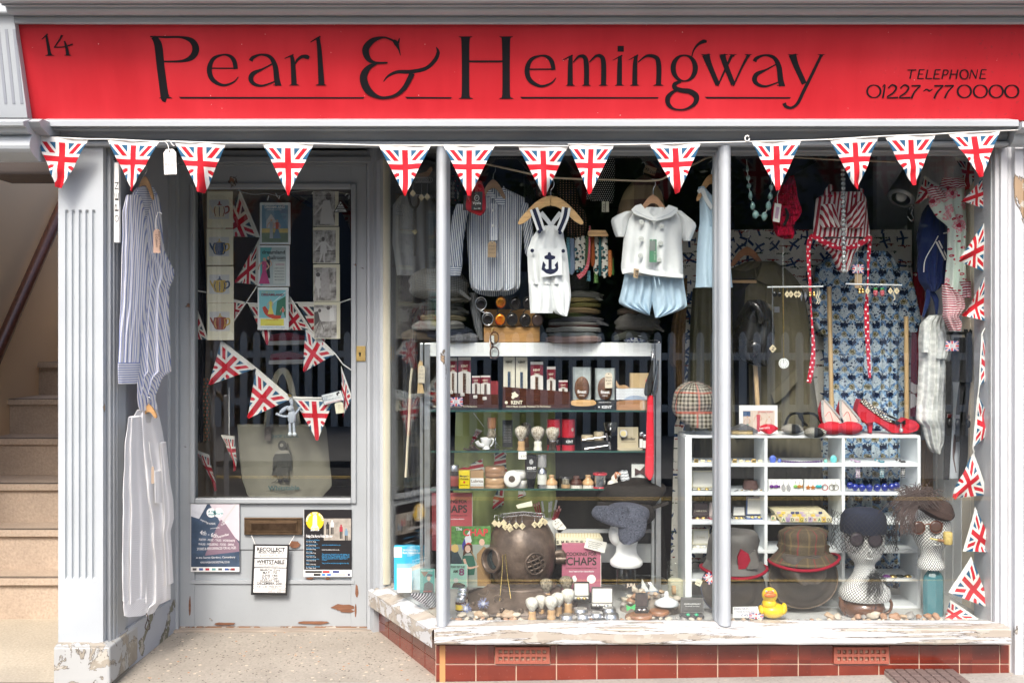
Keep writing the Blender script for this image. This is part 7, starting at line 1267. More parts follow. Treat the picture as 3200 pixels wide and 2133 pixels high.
for k in range(16):x=1572+k*8;b.tube([P(x+8*math.cos(a),1603-abs(k-8)*-.8+6*math.sin(a),.25)for a in[j*.63 for j in range(10)]],.0009,STEEL,closed=True,n=4)
b.b('key_rings',t);b=MB();b.plate([(1612,1578),(1622,1574),(1662,1564),(1664,1580),(1618,1588)],.27,.001,CREAMCARD);b.b('paper_tag',t)
t=thing('pencil_pot','white pot crammed with red pencils and small wire brushes behind the diving helmet','pot',P(1710,1690,.52));b=MB();b.plathe(1712,.52,[(1690,26),(1640,30),(1622,31)],WHITE);b.b('pot',t)
for i,(x0,y0,x1)in enumerate(((1668,1574,1690),(1676,1572,1694),(1683,1568,1698),(1738,1578,1722),(1748,1580,1728),(1752,1588,1732),(1742,1590,1724))):b=MB();b.ptube([(x0,y0,.5),(x1,1640,.52)],2.4,plain((.30,.02,.03),.35));b.ptube([(x0,y0,.5),(x0+(x1-x0)*.12,y0+7,.502)],2.8,plain((.62,.32,.30),.6));b.b('pencil',t)
for x0,y0,x1 in((1694,1566,1704),(1717,1568,1715),(1723,1566,1718),(1739,1562,1724)):b=MB();b.ptube([(x0,y0,.49),(x0*.6+x1*.4,y0+30,.5)],3.4,plain((.55,.56,.56),.7,var=.4,nsc=300));b.ptube([(x0*.6+x1*.4,y0+30,.5),(x1,1640,.52)],.8,STEEL);b.b('wire_brush',t)
b=MB();tagcard(b,1733,1624,28,42,.40,CARD,-38,('Pot','£3.50'));b.top('price_tag','white price tag £3.50 leaning at the right of the diving helmet','price tag')
# hat on foam head
foam=plain((.80,.80,.79),.7,var=.03);YM=.27
t=thing('foam_head','white foam mannequin head wearing the blue deerstalker cap','mannequin head',P(1957,1766,YM));b=MB();b.plathe(1957,YM,[(1766,46),(1760,51),(1750,51),(1738,40),(1726,33),(1708,31),(1690,36),(1660,44),(1620,48),(1590,44),(1575,30)],foam,n=30);b.ball(P(1925,1668,YM),1,foam,14,.03,.045,.045);b.b('head',t)
dst=T((.16,.17,.22),(.035,.04,.06),'fleck');dkw=T((.05,.042,.037),(.018,.016,.015),'fleck')
t=thing('deerstalker','blue grey tweed deerstalker cap with ear flap on the foam head','cap',P(1940,1640,YM));b=MB();b.ball(P(1955,1608,YM),1,dst,30,.098,.10,.052,3,.12);b.b('crown',t);b=MB();b.cloth([(1580,1862,1960),(1592,1850,1966),(1608,1847,1970),(1622,1862,1970),(1634,1886,1970),(1642,1910,1970)],YM-.075,dst,.03,.004,1,150,cols=14);b.b('peak',t);b=MB();b.cloth([(1615,1938,2022),(1640,1932,2022),(1670,1932,2016),(1690,1936,1995),(1698,1946,1972)],YM-.085,dst,.02,.004,1,151,cols=14);b.b('ear_flap',t)
b=MB();b.ball(P(1975,1540,YM+.12),1,dkw,30,.14,.12,.062,5,.18);b.ball(P(1990,1600,YM+.05),1,dkw,24,.075,.07,.055,6,.1);b.ribbon([(1868,1576,12),(1940,1580,14),(2010,1592,12),(2090,1570,8)],YM+.03,dkw,.02);b.top('wool_hat','large dark brown felt hat above the blue deerstalker','hat')
jar(1956,1872,1766,32,YM,'upturned clear glass jar lettered JURA under the foam head',GLASS,None,'glass_jar','jar',txt=None);b=MB();b.plate([(1953,1819),(1988,1816),(1989,1833),(1954,1838)],YM-.047,.002,BLACK);b.text('JURA',1958,1832,10,YM-.048,flatc((.7,.6,.5)),w=29,bold=.03,ang=-2);b.top('jar_label','black label JURA on the clear glass jar','label')
pbox('letter_tile_box','box','cream rack of letter tiles S M F G T behind the pink cookery book',1738,1884,1682,1702,.36,.05,CREAMCARD,[(c_,1743+i*15,1697,9,8,INK)for i,c_ in enumerate('SMFGTEE')]);b=MB();b.plate([(1736,1682),(1884,1682),(1874,1667),(1736,1667)],.385,.02,stripes((.68,.62,.46),(.48,.40,.26),.012,.2));b.top('letter_tile_tray','sloping tray of cream letter tiles above the tile rack','tray')
b=MB();q=[(1833,1679),(1897,1694),(1889,1727),(1825,1710)];b.plate(q,.285,.001,CARD)
for i,s_ in enumerate(('Genuine bottle','for collar stiffeners','when packed in a','box')):b.text(s_,1838,1690+i*6,3.6,.2845,INK,w=44-i*4,ang=13)
b.top('note_card','white handwritten note card tied above the pink cookery book','card')
# bed front row
for i,(x,yt,yb,r,Y,bm_)in enumerate(((1663,1865,1936,21,.085,BW),(1690,1858,1930,20,.12,BW),(1723,1860,1932,22,.09,BW),(1744,1850,1922,21,.13,BW),(1776,1838,1912,22,.14,BW),(1708,1806,1880,21,.22,BDK),(1770,1798,1872,22,.24,BDK))):
 sbrush(x,yt,yb,r,Y,('first from the left in the front row of creamy badger brushes','second from the left of the creamy badger brushes, set back','third from the left of the creamy badger brushes, tallest bristles in front','fourth from the left of the creamy badger brushes, partly covered','rightmost of the creamy badger brushes beside the flat tins','greyish shaving brush behind the creamy ones, next to the helmet','greyish shaving brush standing in front of the pink cookery book')[i],HWD,bm_,'creamy shaving brushes on the window bed')
for i,(x,y,r)in enumerate(((1771,1933,24),(1821,1931,25),(1864,1927,22),(1909,1930,25),(1814,1914,24),(1903,1912,22))):
 b=MB();Yq=.08 if y>1920 else.12;b.plathe(x,Yq,[(y,r),(y-8,r),(y-9,r*.94),(y-14,r*.94),(y-15,r*.88)],STEEL,n=26);b.plathe(x,Yq,[(y-15.2,r*.5),(y-15.6,r*.5)],plain((.22,.21,.20),.4),n=20);b.top('flat_tin',('leftmost','second from left','third from left','rightmost front','back left','back right')[i]+' of the flat round tins beside the creamy brushes','tin','flat round tins')
def case(x0,x1,yt,ym,yb,Y,lid,tray,inner,label,item=None,name='jewellery_case',txt=()):
 t=thing(name,label,'jewellery case',P((x0+x1)/2,yb,Y));b=MB();b.prism([P(x0,ym,Y+.03),P(x1,ym,Y+.03),P(x1-2,yt,Y+.045),P(x0+2,yt,Y+.045)],lid,(0,.012,0));b.prism([P(x0+4,ym-3,Y+.0285),P(x1-4,ym-3,Y+.0285),P(x1-5,yt+4,Y+.0415),P(x0+5,yt+4,Y+.0415)],inner,(0,.002,0));b.b('lid',t,bevel=.002)
 b=MB();z0,z1=P(0,yb,Y).z,P(0,lerp(yb,ym,.55),Y).z;b.box(P(x0,0,Y).x,P(x1,0,Y).x,Y-.005,Y+.035,z0,z1,tray);b.b('tray',t,bevel=.002);b=MB();b.box(P(x0+4,0,Y).x,P(x1-4,0,Y).x,Y,Y+.03,z1,z1+.002,inner);b.b('lining_or_gap',t)
 if item:
  for k in(.32,.68):b=MB();b.ball(P(lerp(x0,x1,k),lerp(yb,ym,.62),Y),.0075,item,10,1.2,1,.8);b.b('cufflink',t)
 if txt:b=MB();[b.text(s_,(x0+x1)/2,y,h,Y+.02,m_,w=w,al='c')for s_,y,h,w,m_ in txt];b.b('lettering',t)
CRW=plain((.66,.65,.60),.4,var=.05)
case(1791,1843,1818,1862,1880,.20,BLACK,BLACK,CRW,'open black case with a red cushion and gold cufflinks behind the flat tins',GOLD);case(1847,1917,1834,1884,1902,.15,plain((.06,.05,.05),.4),BLACK,CRW,'open white lined case with a drawn foot and silver cufflinks',CHROME);case(1985,2026,1853,1896,1917,.10,BLACK,BLACK,plain((.05,.035,.035),.9),'small open black ring box with silver studs on a wooden disc',CHROME);case(2127,2200,1867,1912,1932,.08,plain((.10,.10,.10),.5),BLACK,plain((.06,.06,.06),.5),'black case lettered ADORN JEWELLERY with green cufflinks beside the middle mullion',plain((.02,.35,.18),.2),txt=(('ADORN JEWELLERY',1888,5,52,WI),('handmade jewellery',1894,3,44,WI)))
for i,(x,y,r,Y)in enumerate(((1985,1930,32,.10),(2002,1927,38,.085),(2060,1915,32,.13))):b=MB();b.plathe(x,Y,[(y+4,r*.9),(y,r),(y-6,r),(y-10,r*.9)],wood((.30,.13,.06),1,.35,0,.2),n=28);b.top('wooden_disc',('left hand round wooden disc partly under another','front round wooden disc under the small black ring box','rear right round wooden disc with a gold ring')[i],'wooden disc')
b=MB();gn=plain((.08,.50,.16),.3);b.plate([(1957,1890),(1972,1897),(1986,1888),(1985,1905),(1972,1900),(1959,1908)],.10,.012,gn);b.top('green_bow','bright green bow brooch beside the small black ring box','brooch',bevel=.003)
t=thing('teapot_lid','white and blue china teapot lid with a knob among the pebbles','lid',P(2083,1890,.17));b=MB();b.plathe(2083,.17,[(1890,34),(1886,40),(1876,34),(1868,18),(1864,8),(1860,7)],plain((.66,.70,.74),.15,coat=.5),n=26);b.b('lid',t);b=MB();b.ball(P(2083,1855,.17),.0095,plain((.8,.8,.8),.15),12,1,1,1.3);b.b('knob',t)
t=thing('ship_in_bottle','ship with white sails inside a clear bottle lying on pebbles','bottle',P(2040,1862,.30));b=MB();b.lathe(P(1984,1828,.30),(1,0,-.06),[(0,.03),(.003,.045),(.09,.047),(.12,.036),(.135,.018),(.175,.015)],GLASS,n=24);b.b('bottle',t);b=MB();b.plate([(2004,1846),(2006,1806),(2030,1848)],.30,.003,WHITE);b.plate([(2028,1848),(2032,1818),(2056,1844)],.302,.003,WHITE);b.plate([(1996,1848),(2062,1846),(2052,1856),(2004,1857)],.295,.02,plain((.14,.20,.28),.5));b.b('ship',t);b=MB();b.lathe(P(2100,1842,.30),(1,0,0),[(0,.018),(.014,.018)],plain((.45,.28,.14),.8));b.b('cork',t)
t=thing('dice_jar','clip top glass jar of white dice beside the aeroplane cloth','jar',P(2110,1868,.36));b=MB();b.plathe(2112,.36,[(1868,26),(1862,28),(1780,28),(1768,24),(1764,24)],GLASS,n=22);b.b('jar',t);b=MB();b.plathe(2112,.36,[(1762,26),(1754,26),(1748,20)],GLASS,n=22);b.b('lid',t);b=MB();b.plathe(2112,.36,[(1866,25),(1810,25)],dots((.62,.60,.46),(.03,.03,.03),.006,.2),n=20);b.b('dice',t)
for i,(x,y,m_)in enumerate(((1440,1892,(.70,.50,.02)),(1446,1876,(.5,.42,.3)),(1448,1862,(.25,.2,.15)))):jar(x,y+14,y-28,17,.16+i*.04,('front pomade jar with a yellow label','second pomade jar behind the yellow one','rear pomade jar with a dull lid')[i]+' left of the diving helmet',plain((.07,.03,.02),.15),STEEL,'pomade_jar','jar',plain(m_,.4),.3,neck=.95)
for x,y in((1510,1885),(1456,1900)):
 b=MB();c=P(x,y,.14 if x>1480 else.10);rr=random.Random(x)
 for k in range(40):d=Vector((rr.gauss(0,1),rr.gauss(0,1),rr.gauss(0,1))).normalized();b.tube([c,c+d*.024],.0009,plain((.30,.36,.62),.2),n=4)
 b.ball(c,.010,plain((.6,.62,.7),.05,coat=.5),10);b.top('spiky_ornament',('left','right')[x>1480]+' hand clear spiky glass ornament in front of the diving helmet','ornament')
 # pebbles
pebm=[plain(c_,.6,var=.18,nsc=60)for c_ in((.42,.30,.20),(.50,.44,.36),(.30,.28,.26),(.58,.50,.40),(.36,.20,.12))]
proto=[]
for i in range(5):b=MB();b.ball((0,0,0),.012,pebm[i],14,1.25,.9,.75,i*3+1,.5);o=b.b('pebble',None,org=(0,0,0));proto.append(o)
def pebble(x,y,r,Y,lab):
 o=proto[random.randrange(5)].copy();C.objects.link(o);o.location=P(x,y,Y);k=r*S(Y)/.014;o.scale=(k,k,k*random.uniform(.8,1.1));o.rotation_euler=(random.uniform(-.4,.4),random.uniform(-.4,.4),random.uniform(0,6.28));tag(o,lab,'pebble','pebbles on the window bed '+('left' if x<2240 else 'right'));return o
b=MB();b.ball(P(2040,1915,.26),1,plain((.22,.19,.16),.9,var=.4,nsc=70),24,.13,.10,.085,4,.15);b.top('stone_heap','low grey heap of grit under the pebbles by the ship in the bottle','stones')
PL='smooth brown or grey beach pebble along the foot of the left window'
for i in range(38):x=1410+(i*97%800);pebble(x,random.uniform(1928,1940),random.uniform(6,13),.07,PL)if not 1650<x<1790 else None
for i in range(44):x=random.triangular(1910,2150,2040);pebble(x,random.uniform(1842,1905),random.uniform(9,17),random.uniform(.18,.26),PL)
for x,r in((1494,19),(1516,16),(1484,14),(1560,12),(1590,19),(1612,15),(1470,16),(1445,17)):pebble(x,1926-r*.4,r,.085,PL)
# ---------------------------------------------------------------- the right bay
hangcloth('aeroplane_fabric','cream cloth printed with blue aeroplanes hung as a backdrop behind the shelf unit','fabric',[(718,2130,2850),(1250,2138,2852),(1330,2108,2852),(1890,2092,2850)],.74,printed('planes'),.012,.03,200,nf=7,cols=60)
olv=fabric((.125,.112,.075),var=.15);t=thing('trench_coat','dark olive trench coat hanging open behind the leather flying helmet','coat',P(2410,1890,.62));Y=.62
b=MB();b.cloth([(818,2330,2420),(832,2284,2448),(860,2272,2480),(900,2268,2510),(1000,2262,2528),(1150,2256,2540),(1360,2250,2566),(1880,2245,2580)],Y,olv,.06,.03,201,5,cols=34);b.b('body',t)
b=MB();b.plate([(2381,818),(2432,832),(2428,880),(2412,893),(2362,876),(2372,850)],Y-.075,.012,olv);b.plate([(2286,840),(2330,848),(2372,832),(2366,866),(2290,872)],Y-.066,.01,fabric((.05,.045,.03)));b.b('collar',t,bevel=.002);b=MB();b.plate([(2290,872),(2362,868),(2330,900),(2322,1000),(2338,1100),(2345,1360),(2300,1360),(2290,1000)],Y-.072,.006,fabric((.012,.012,.014)));b.b('lining_or_gap',t)  # black plate stands for the shaded gap of the open front
b=MB();b.pbox(2288,2364,875,884,Y-.08,.01,wood((.45,.28,.13),1,.4,0,.2));b.b('hanger_bar',t);b=MB();b.plate([(2410,1230),(2470,1170),(2490,1150),(2492,1190),(2450,1240),(2420,1262)],Y-.085,.008,olv);b.b('belt',t)
hanger('clothes_hanger','reddish wooden hanger holding the dark trench coat',2335,776,50,48,.57,yr=44,m=wood((.30,.13,.06),1,.4,0,.2))
fb=printed('floral_blue');t=thing('dress','blue and white floral cotton dress hanging behind the red shoes','dress',P(2700,1850,.66));Y=.66
b=MB();b.cloth([(786,2625,2770),(800,2590,2790),(830,2555,2806),(870,2548,2818),(950,2570,2826),(1100,2576,2824),(1360,2572,2822),(1860,2570,2822)],Y,fb,.06,.022,7,203,cols=46);b.b('body',t)
for r,s_ in(([(832,2550,2585),(930,2537,2590),(1010,2540,2588),(1044,2562,2586)],1),([(846,2795,2842),(920,2805,2862),(1000,2818,2878),(1038,2836,2862)],2)):b=MB();b.cloth(r,Y-.02,fb,.03,.01,2,203+s_,cols=12);b.b('sleeve',t)
# striped corset
rst=lambda:None;rs1=stripes((.72,.68,.66),(.30,.008,.022),.0175,.52);rd=dots((.42,.006,.03),(.75,.72,.72),.021,.2,stag=False)
t=thing('corset','red and white striped swimsuit with polka dot trim hanging in the right window','swimsuit',P(2630,850,.30));Y=.30
for nm,rows,rot,dy,sd in(('bodice',[(602,2585,2696),(618,2551,2708),(660,2547,2711),(700,2542,2716),(742,2541,2721)],-8,0,1),('cup',[(640,2566,2608),(690,2560,2622),(712,2564,2630)],24,-.026,2),('cup',[(632,2672,2700),(670,2640,2702),(714,2638,2696)],-36,-.026,3),('brief',[(748,2550,2712),(772,2572,2690),(795,2598,2668),(825,2610,2660),(846,2618,2652),(851,2628,2644)],-18,.005,4)):b=MB();b.cloth(rows,Y+dy,rs1,.035,.012,3,210+sd,cols=22,rot=rot);b.b(nm,t)
b=MB();b.ribbon([(2588,610,10),(2630,622,9),(2694,606,10)],Y-.03,rd,.004);b.ribbon([(2541,734,18),(2580,758,16),(2636,776,15),(2690,760,16),(2722,738,18)],Y-.042,rd,.004);b.b('trim',t)
b=MB();b.ribbon([(2576,640,14),(2584,600,16),(2596,586,18),(2588,584,12)],Y-.02,rs1,.004);b.ribbon([(2690,606,12),(2695,595,9),(2680,588,6)],Y-.02,rs1,.004);b.b('strap',t)
for pts in([(2541,734,14),(2531,750,15),(2526,790,13),(2531,880,9),(2535,970,5),(2542,1080,11),(2538,1140,16),(2528,1195,14)],[(2720,738,12),(2715,800,10),(2712,880,4),(2708,960,13),(2709,1010,15),(2713,1090,12),(2718,1180,8)]):b=MB();b.ribbon(pts,Y-.02,dots((.42,.006,.03),(.75,.72,.72),.018,.22),.003);b.b('ribbon',t)
def strand(name,label,pts,m,Y,cat='necklace',cm=None):
 t=thing(name,label,cat,P(pts[0][0],max(p[1]for p in pts),Y));b=MB();b.ptube([(p[0],p[1],Y)for p in pts],1,cm or CORD,n=4);b.b('thread',t)
 for x,y,r,k in pts:b=MB();b.ball(P(x,y,Y),r*S(Y),m,9,1,.8,k,x*.1,.25);b.b('bead',t)
gem=plain((.22,.38,.36),.06,var=.5,coat=.6,nsc=60);cry=Mat('crystal',.05,.8,.35,.5);cry.set(Base_Color=cry.mix(cry.voro(170),(.05,.06,.06),(.75,.80,.80)));cry=cry.m
strand('gem_necklace','necklace of pale blue green glass stones hanging beside the middle mullion',[(2333,500,2,1),(2335,527,4.5,3),(2338,556,6.5,1.4),(2340,581,7.5,1.2),(2345,611,7,1.9),(2352,643,8,1.6),(2361,670,10,1.3),(2388,676,10,1.3),(2401,643,9.5,1.5),(2407,613,8.5,1.3),(2410,585,7,1.5),(2412,560,4,2)],gem,.16)
strand('crystal_strand','long vertical strand of faceted clear crystals in front of the striped swimsuit',[(2634+.15*i,530+i*14.4,8,.9)for i in range(23)],cry,.20)
t=thing('lace_garment','crimson ruffled lace garment clipped up in the right window','lingerie',P(2460,746,.26));b=MB();lc=printed('red_lace');b.cloth([(551,2468,2479),(580,2448,2487),(620,2420,2493),(660,2411,2507),(685,2412,2494),(700,2416,2476),(735,2424,2480),(746,2448,2474)],.26,lc,.03,.012,5,220,cols=26);b.b('body',t)
for k in range(5):y=590+k*33;x=sample([(590,2468),(660,2468),(720,2452)],y)[0];b=MB();b.cloth([(y-12,x-22,x+16+k*2),(y+14,x-28+k,x+22)],.235,lc,.012,.014,6,222+k,cols=24);b.b('ruffle',t)
b=MB();b.ribbon([(2455,650,6),(2462,675,10),(2450,704,8)],.215,fabric((.01,.01,.01)),.003);b.b('bow',t)
t=thing('swing_tag','white swing tag with a pink panel hanging on the crimson lace','tag',P(2430,695,.2));b=MB();b.plate([(2421,634),(2442,638),(2436,695),(2415,691)],.2,.002,CARD);b.plate([(2426,646),(2436,648),(2431,684),(2421,682)],.1995,.0006,plain((.50,.30,.42),.5,var=.3));b.b('card',t);b=MB();b.ptube([(2430,640,.199),(2429,610,.21),(2440,580,.22)],1.2,CORD,n=5);b.b('string',t)
t=thing('bucket_lamp','galvanised bucket hung upside down as a lamp near the top right corner','pendant lamp',P(2820,640,.5));a0,a1=P(2815,622,.50),P(2848,540,.56);L=(a1-a0).length;zn=plain((.34,.35,.355),.35,metal=.5,var=.2);b=MB();b.lathe(a0,a1-a0,[(.0,.040),(.004,.058),(.008,.059),(.02,.056),(.026,.058),(.034,.055),(.042,.056),(.07,.050),(L,.040),(L+.002,.002)],zn,n=28,cap=False);b.b('bucket',t);b=MB();b.ball(P(2817,613,.5),.024,plain((.75,.75,.73),.2),14);b.b('bulb',t)
b=MB();b.ptube([(2842,655,.4),(2846,642,.4),(2854,648,.4),(2849,666,.4),(2856,684,.4),(2848,690,.4),(2836,676,.4)],1.4,CHROME,sm=4,n=6);b.top('s_hook','empty chrome S hook hanging under the bucket lamp','hook')
nvy=fabric((.012,.025,.11),var=.15,sheen=.2);t=thing('sailor_swimsuit','navy blue sailor swimsuit with white stripes hanging by the panelled wall','swimsuit',P(2915,990,.42));Y=.42
b=MB();b.cloth([(640,2898,2935),(664,2882,2950),(735,2864,2964),(786,2869,2962),(837,2866,2958),(880,2872,2954),(900,2888,2930),(912,2894,2912)],Y,nvy,.05,.016,3,230,cols=22);b.b('body',t);b=MB();b.ribbon([(2902,905,14),(2898,945,14),(2885,990,5)],Y-.03,nvy,.006);b.ribbon([(2906,905,14),(2925,935,16),(2927,982,5)],Y-.034,nvy,.006);b.b('tie',t)
b=MB();b.ribbon([(2926,755,5),(2955,812,5)],Y-.058,WHITE,.002,n=1);b.ribbon([(2934,752,4),(2960,804,4)],Y-.054,WHITE,.002,n=1);b.ribbon([(2932,737,2.4),(2920,760,2.4),(2892,810,2.4),(2887,850,2.4)],Y-.062,WHITE,.002);b.ribbon([(2948,729,4),(2960,727,4)],Y-.05,WHITE,.002,n=1);b.b('braid',t)
fp=printed('floral_pink');rw2=stripes((.72,.68,.68),(.36,.012,.05),.0095,.5,1,wob=.03);t=thing('floral_bloomers','long pale floral garment with red striped frills hanging by the panelled wall','garment',P(2980,1033,.28));Y=.28
b=MB();b.cloth([(572,2940,3017),(600,2902,3018),(640,2903,3019),(680,2928,3019),(706,2962,3018),(800,2960,3015),(880,2953,3016),(935,2950,3004)],Y,fp,.035,.018,3,231,cols=24);b.b('body',t)
for r in([(557,2945,3017),(588,2936,3018)],[(586,2896,2930),(604,2900,2948),(626,2930,2948)],[(880,3000,3032),(930,3002,3028)],[(888,2944,2960),(930,2944,3010),(960,2947,3016),(990,2946,2990),(1012,2956,3004),(1034,2968,2994)]):b=MB();b.cloth(r,Y-.03,rw2,.03,.02,4,int(r[0][0]),cols=20);b.b('frill',t)
hangcloth('red_fabric','dark red cloth with white flowers between the dress and the lace nightdress','fabric',[(850,2853,2890),(1000,2850,2890),(1300,2846,2882)],.64,printed('red_hawaii'),.01,.01,232)
lac=printed('lace');t=thing('lace_nightdress','white lace nightdress hanging beside the panelled wall','nightdress',P(2915,1410,.40));b=MB();b.cloth([(985,2903,2950),(1013,2875,2962),(1060,2870,2968),(1120,2872,2960),(1220,2868,2958),(1312,2862,2958),(1330,2880,2958),(1370,2890,2956),(1395,2900,2932),(1412,2912,2920)],.40,lac,.05,.02,5,233,cols=30);b.b('body',t)
b=MB();b.cloth([(1030,2930,2966),(1070,2934,2972),(1120,2926,2958)],.34,lac,.02,.02,4,234,cols=18);b.cloth([(1000,2886,2916),(1100,2880,2900)],.345,lac,.01,.012,3,235,cols=14);b.b('ruffle',t)
sat=fabric((.02,.02,.022),.35,var=.3,weave=300);t=thing('satin_garters','black satin slip and suspender straps hanging on a clip hanger in the right window','lingerie',P(3000,1510,.26));Y=.26
b=MB();b.cloth([(1054,2982,3034),(1100,2974,3036),(1180,2962,3038),(1192,2960,3038)],Y,sat,.03,.014,3,236,cols=20);b.b('body',t)
for pts in([(2964,1130,12),(2968,1240,22),(2962,1400,20),(2958,1498,16)],[(3010,1190,20),(2998,1300,20),(2993,1380,10)],[(3026,1190,14),(3014,1300,22),(3013,1420,24),(3003,1512,14)]):b=MB();b.ribbon(pts,Y-.01,sat,.006);b.b('strap',t)
b=MB();b.pbox(2960,3030,1036,1046,Y,.01,BLACK);b.plate([(3016,1028),(3024,1028),(3030,1056),(3034,1028),(3038,1034),(3034,1072),(3022,1070)],Y-.01,.014,BLACK);b.b('clip_hanger',t)
for x,y in((2968,1296),(2992,1300),(3026,1300)):b=MB();b.pbox(x-7,x+7,y-4,y+8,Y-.02,.006,CHROME);b.ball(P(x,y+24,Y-.016),.012,BLACK,8,.8,.5,1.4);b.b('clasp',t)
pbox('stocking_packet','packet','pale grey stocking packet with a standing figure behind the black straps',2969,3004,1342,1494,.30,.006,plain((.46,.50,.56),.4,var=.05),extra=lambda b,Y:b.ribbon([(2984,1356,6),(2982,1400,9),(2980,1430,5),(2988,1476,3)],Y,flatc((.12,.08,.08)),.0004))
ucard(2955,1065,2996,1096,.22,'Union flag swing tag Made in Great Britain on the black satin slip');ucard(2664,826,2699,853,.27,'Union flag swing tag Made in Great Britain below the striped swimsuit')
b=MB();b.pbox(2671,2694,853,900,.275,.002,KRAFT);b.top('kraft_tag','plain kraft tag under the Union flag tag on the floral dress','tag')
# flying helmet on bamboo
lea=plain((.014,.013,.013),.28,var=.4,coat=.2,nsc=14)
t=thing('flying_helmet','black leather flying helmet with a round ear cup on a bamboo stand','flying helmet',P(2355,1140,.44));Y=.44;b=MB();b.cloth([(938,2340,2372),(950,2328,2395),(985,2306,2412),(1035,2294,2420),(1080,2288,2416),(1110,2292,2402),(1128,2312,2394),(1142,2356,2388)],Y,lea,.09,.012,3,240,cols=24);b.b('shell',t);b=MB();b.ptube([(2346,948,Y-.09),(2366,958,Y-.105),(2378,990,Y-.11),(2374,1008,Y-.10)],11,lea,sm=4,n=12);b.b('brow_pad',t);b=MB();b.lathe(P(2358,1084,Y-.075),(0,-1,0),[(0,.046),(.012,.045),(.014,.03),(.024,.026),(.03,.012),(.03,.002)],lea,n=28);b.b('ear_cup',t)
b=MB();b.ribbon([(2392,952,11),(2412,958,10),(2430,972,10)],Y-.06,plain((.10,.09,.075),.8),.004);b.pbox(2420,2436,958,976,Y-.07,.006,STEEL);b.b('strap',t)
bam=wood((.60,.42,.22),.7,.4,2,.2,.4)
for i,(x0,y0,x1,y1,Y,lab)in enumerate(((2360,1138,2374,1380,.42,'bamboo cane standing under the black flying helmet'),(2591,896,2601,1380,.50,'tall bamboo cane in front of the floral dress'),(2832,988,2835,1600,.50,'right hand bamboo cane at the edge of the floral dress'))):
 b=MB();n=16;nodes=[i2 for i2 in(3,7,12)];rs_=[7*S(Y)*(1.12 if k in nodes else 1)for k in range(n+1)];b.tube([P(lerp(x0,x1,k/n),lerp(y0,y1,k/n),Y)for k in range(n+1)],.01,bam,rs=rs_,n=10);b.top('bamboo_cane',lab,'bamboo cane')
 # earring rods
acr=plain((.62,.65,.66),.1,var=0,coat=.4)
for x0,x1,y,tx,lab,it in((2398,2572,897,2447,'left clear rod of dangling earrings and two long chains',((2421,'k'),(2436,'k'),(2460,'t'),(2472,'t'),(2488,'t'),(2496,'t'),(2504,'f'),(2517,'f'),(2531,'g'),(2544,'g'),(2553,'w'),(2560,'w'))),(2642,2818,887,2680,'right clear rod of dangling earrings in front of the floral dress',((2686,'g'),(2696,'g'),(2711,'t'),(2736,'s'),(2757,'s'),(2783,'t'),(2794,'w'),(2803,'t')))):
 t=thing('earring_rod',lab,'earrings',P((x0+x1)/2,1150,.24));Y=.24;b=MB();b.ptube([(x0,y,Y),(x1,y-(2 if x0<2500 else-4),Y)],2.6,acr,n=8);b.ptube([(tx,490,Y),(tx,y,Y)],.5,acr,n=4);b.b('rod',t)
 for x,k in it:
  b=MB();yy=y+22;b.ptube([(x,y,Y),(x,yy-8,Y)],.7,GOLD,n=4)
  if k=='t':b.plate([(x,yy-11),(x+8,yy),(x,yy+11),(x-8,yy)],Y-.002,.004,tilem);b.text('OPYZARET'[int(x)%8],x,yy+3,6,Y-.0025,INK,al='c')
  elif k=='s':b.ball(P(x,yy+6,Y),1,dots((.35,.01,.03),(.8,.7,.7),.005,.2),10,.010,.008,.015);b.ball(P(x,yy-6,Y),1,plain((.03,.25,.06),.4),8,.010,.008,.005)
  elif k=='k':b.ball(P(x,yy,Y),1,plain((.01,.01,.01),.15),10,.009,.006,.012)
  elif k=='g':b.ball(P(x,yy-4,Y),.006,GOLD,8);b.ball(P(x,yy+4,Y),.0065,GOLD,8)
  elif k=='f':b.plate([(x,yy-10),(x+5,yy+4),(x+1,yy+22),(x-4,yy+6)],Y,.002,STEEL)
  else:b.ptube([(x+3*math.sin(q*1.3),yy-10+q*5,Y)for q in range(9)],1.8,plain((.62,.56,.42),.4))
  b.b('earring',t)
 if x0<2500:
  b=MB();b.ptube([(2414,893,Y),(2415,1076,Y)],2.2,CHROME,n=5);b.plate([(2415,1076),(2427,1089),(2415,1102),(2404,1089)],Y-.002,.005,tilem);b.text('Z',2415,1094,10,Y-.0026,INK,al='c',bold=.02,ang=12);b.b('tile_pendant',t);b=MB();b.ptube([(2447,895,Y),(2449,1118,Y)],2.2,GOLD,n=5);b.lathe(P(2449,1135,Y),(0,-1,0),[(0,.0205),(.003,.0205),(.0034,.019)],plain((.72,.74,.72),.3),n=26)
  for k in range(12):a=k*.5236;b.pbox(2449+11.5*math.sin(a)-.8,2449+11.5*math.sin(a)+.8,1135-11.5*math.cos(a)-1.3,1135-11.5*math.cos(a)+1.3,Y-.0038,.0004,INK)
  b.ptube([(2449,1135,Y-.004),(2449,1123,Y-.004)],.6,INK,n=4);b.b('dial_pendant',t)
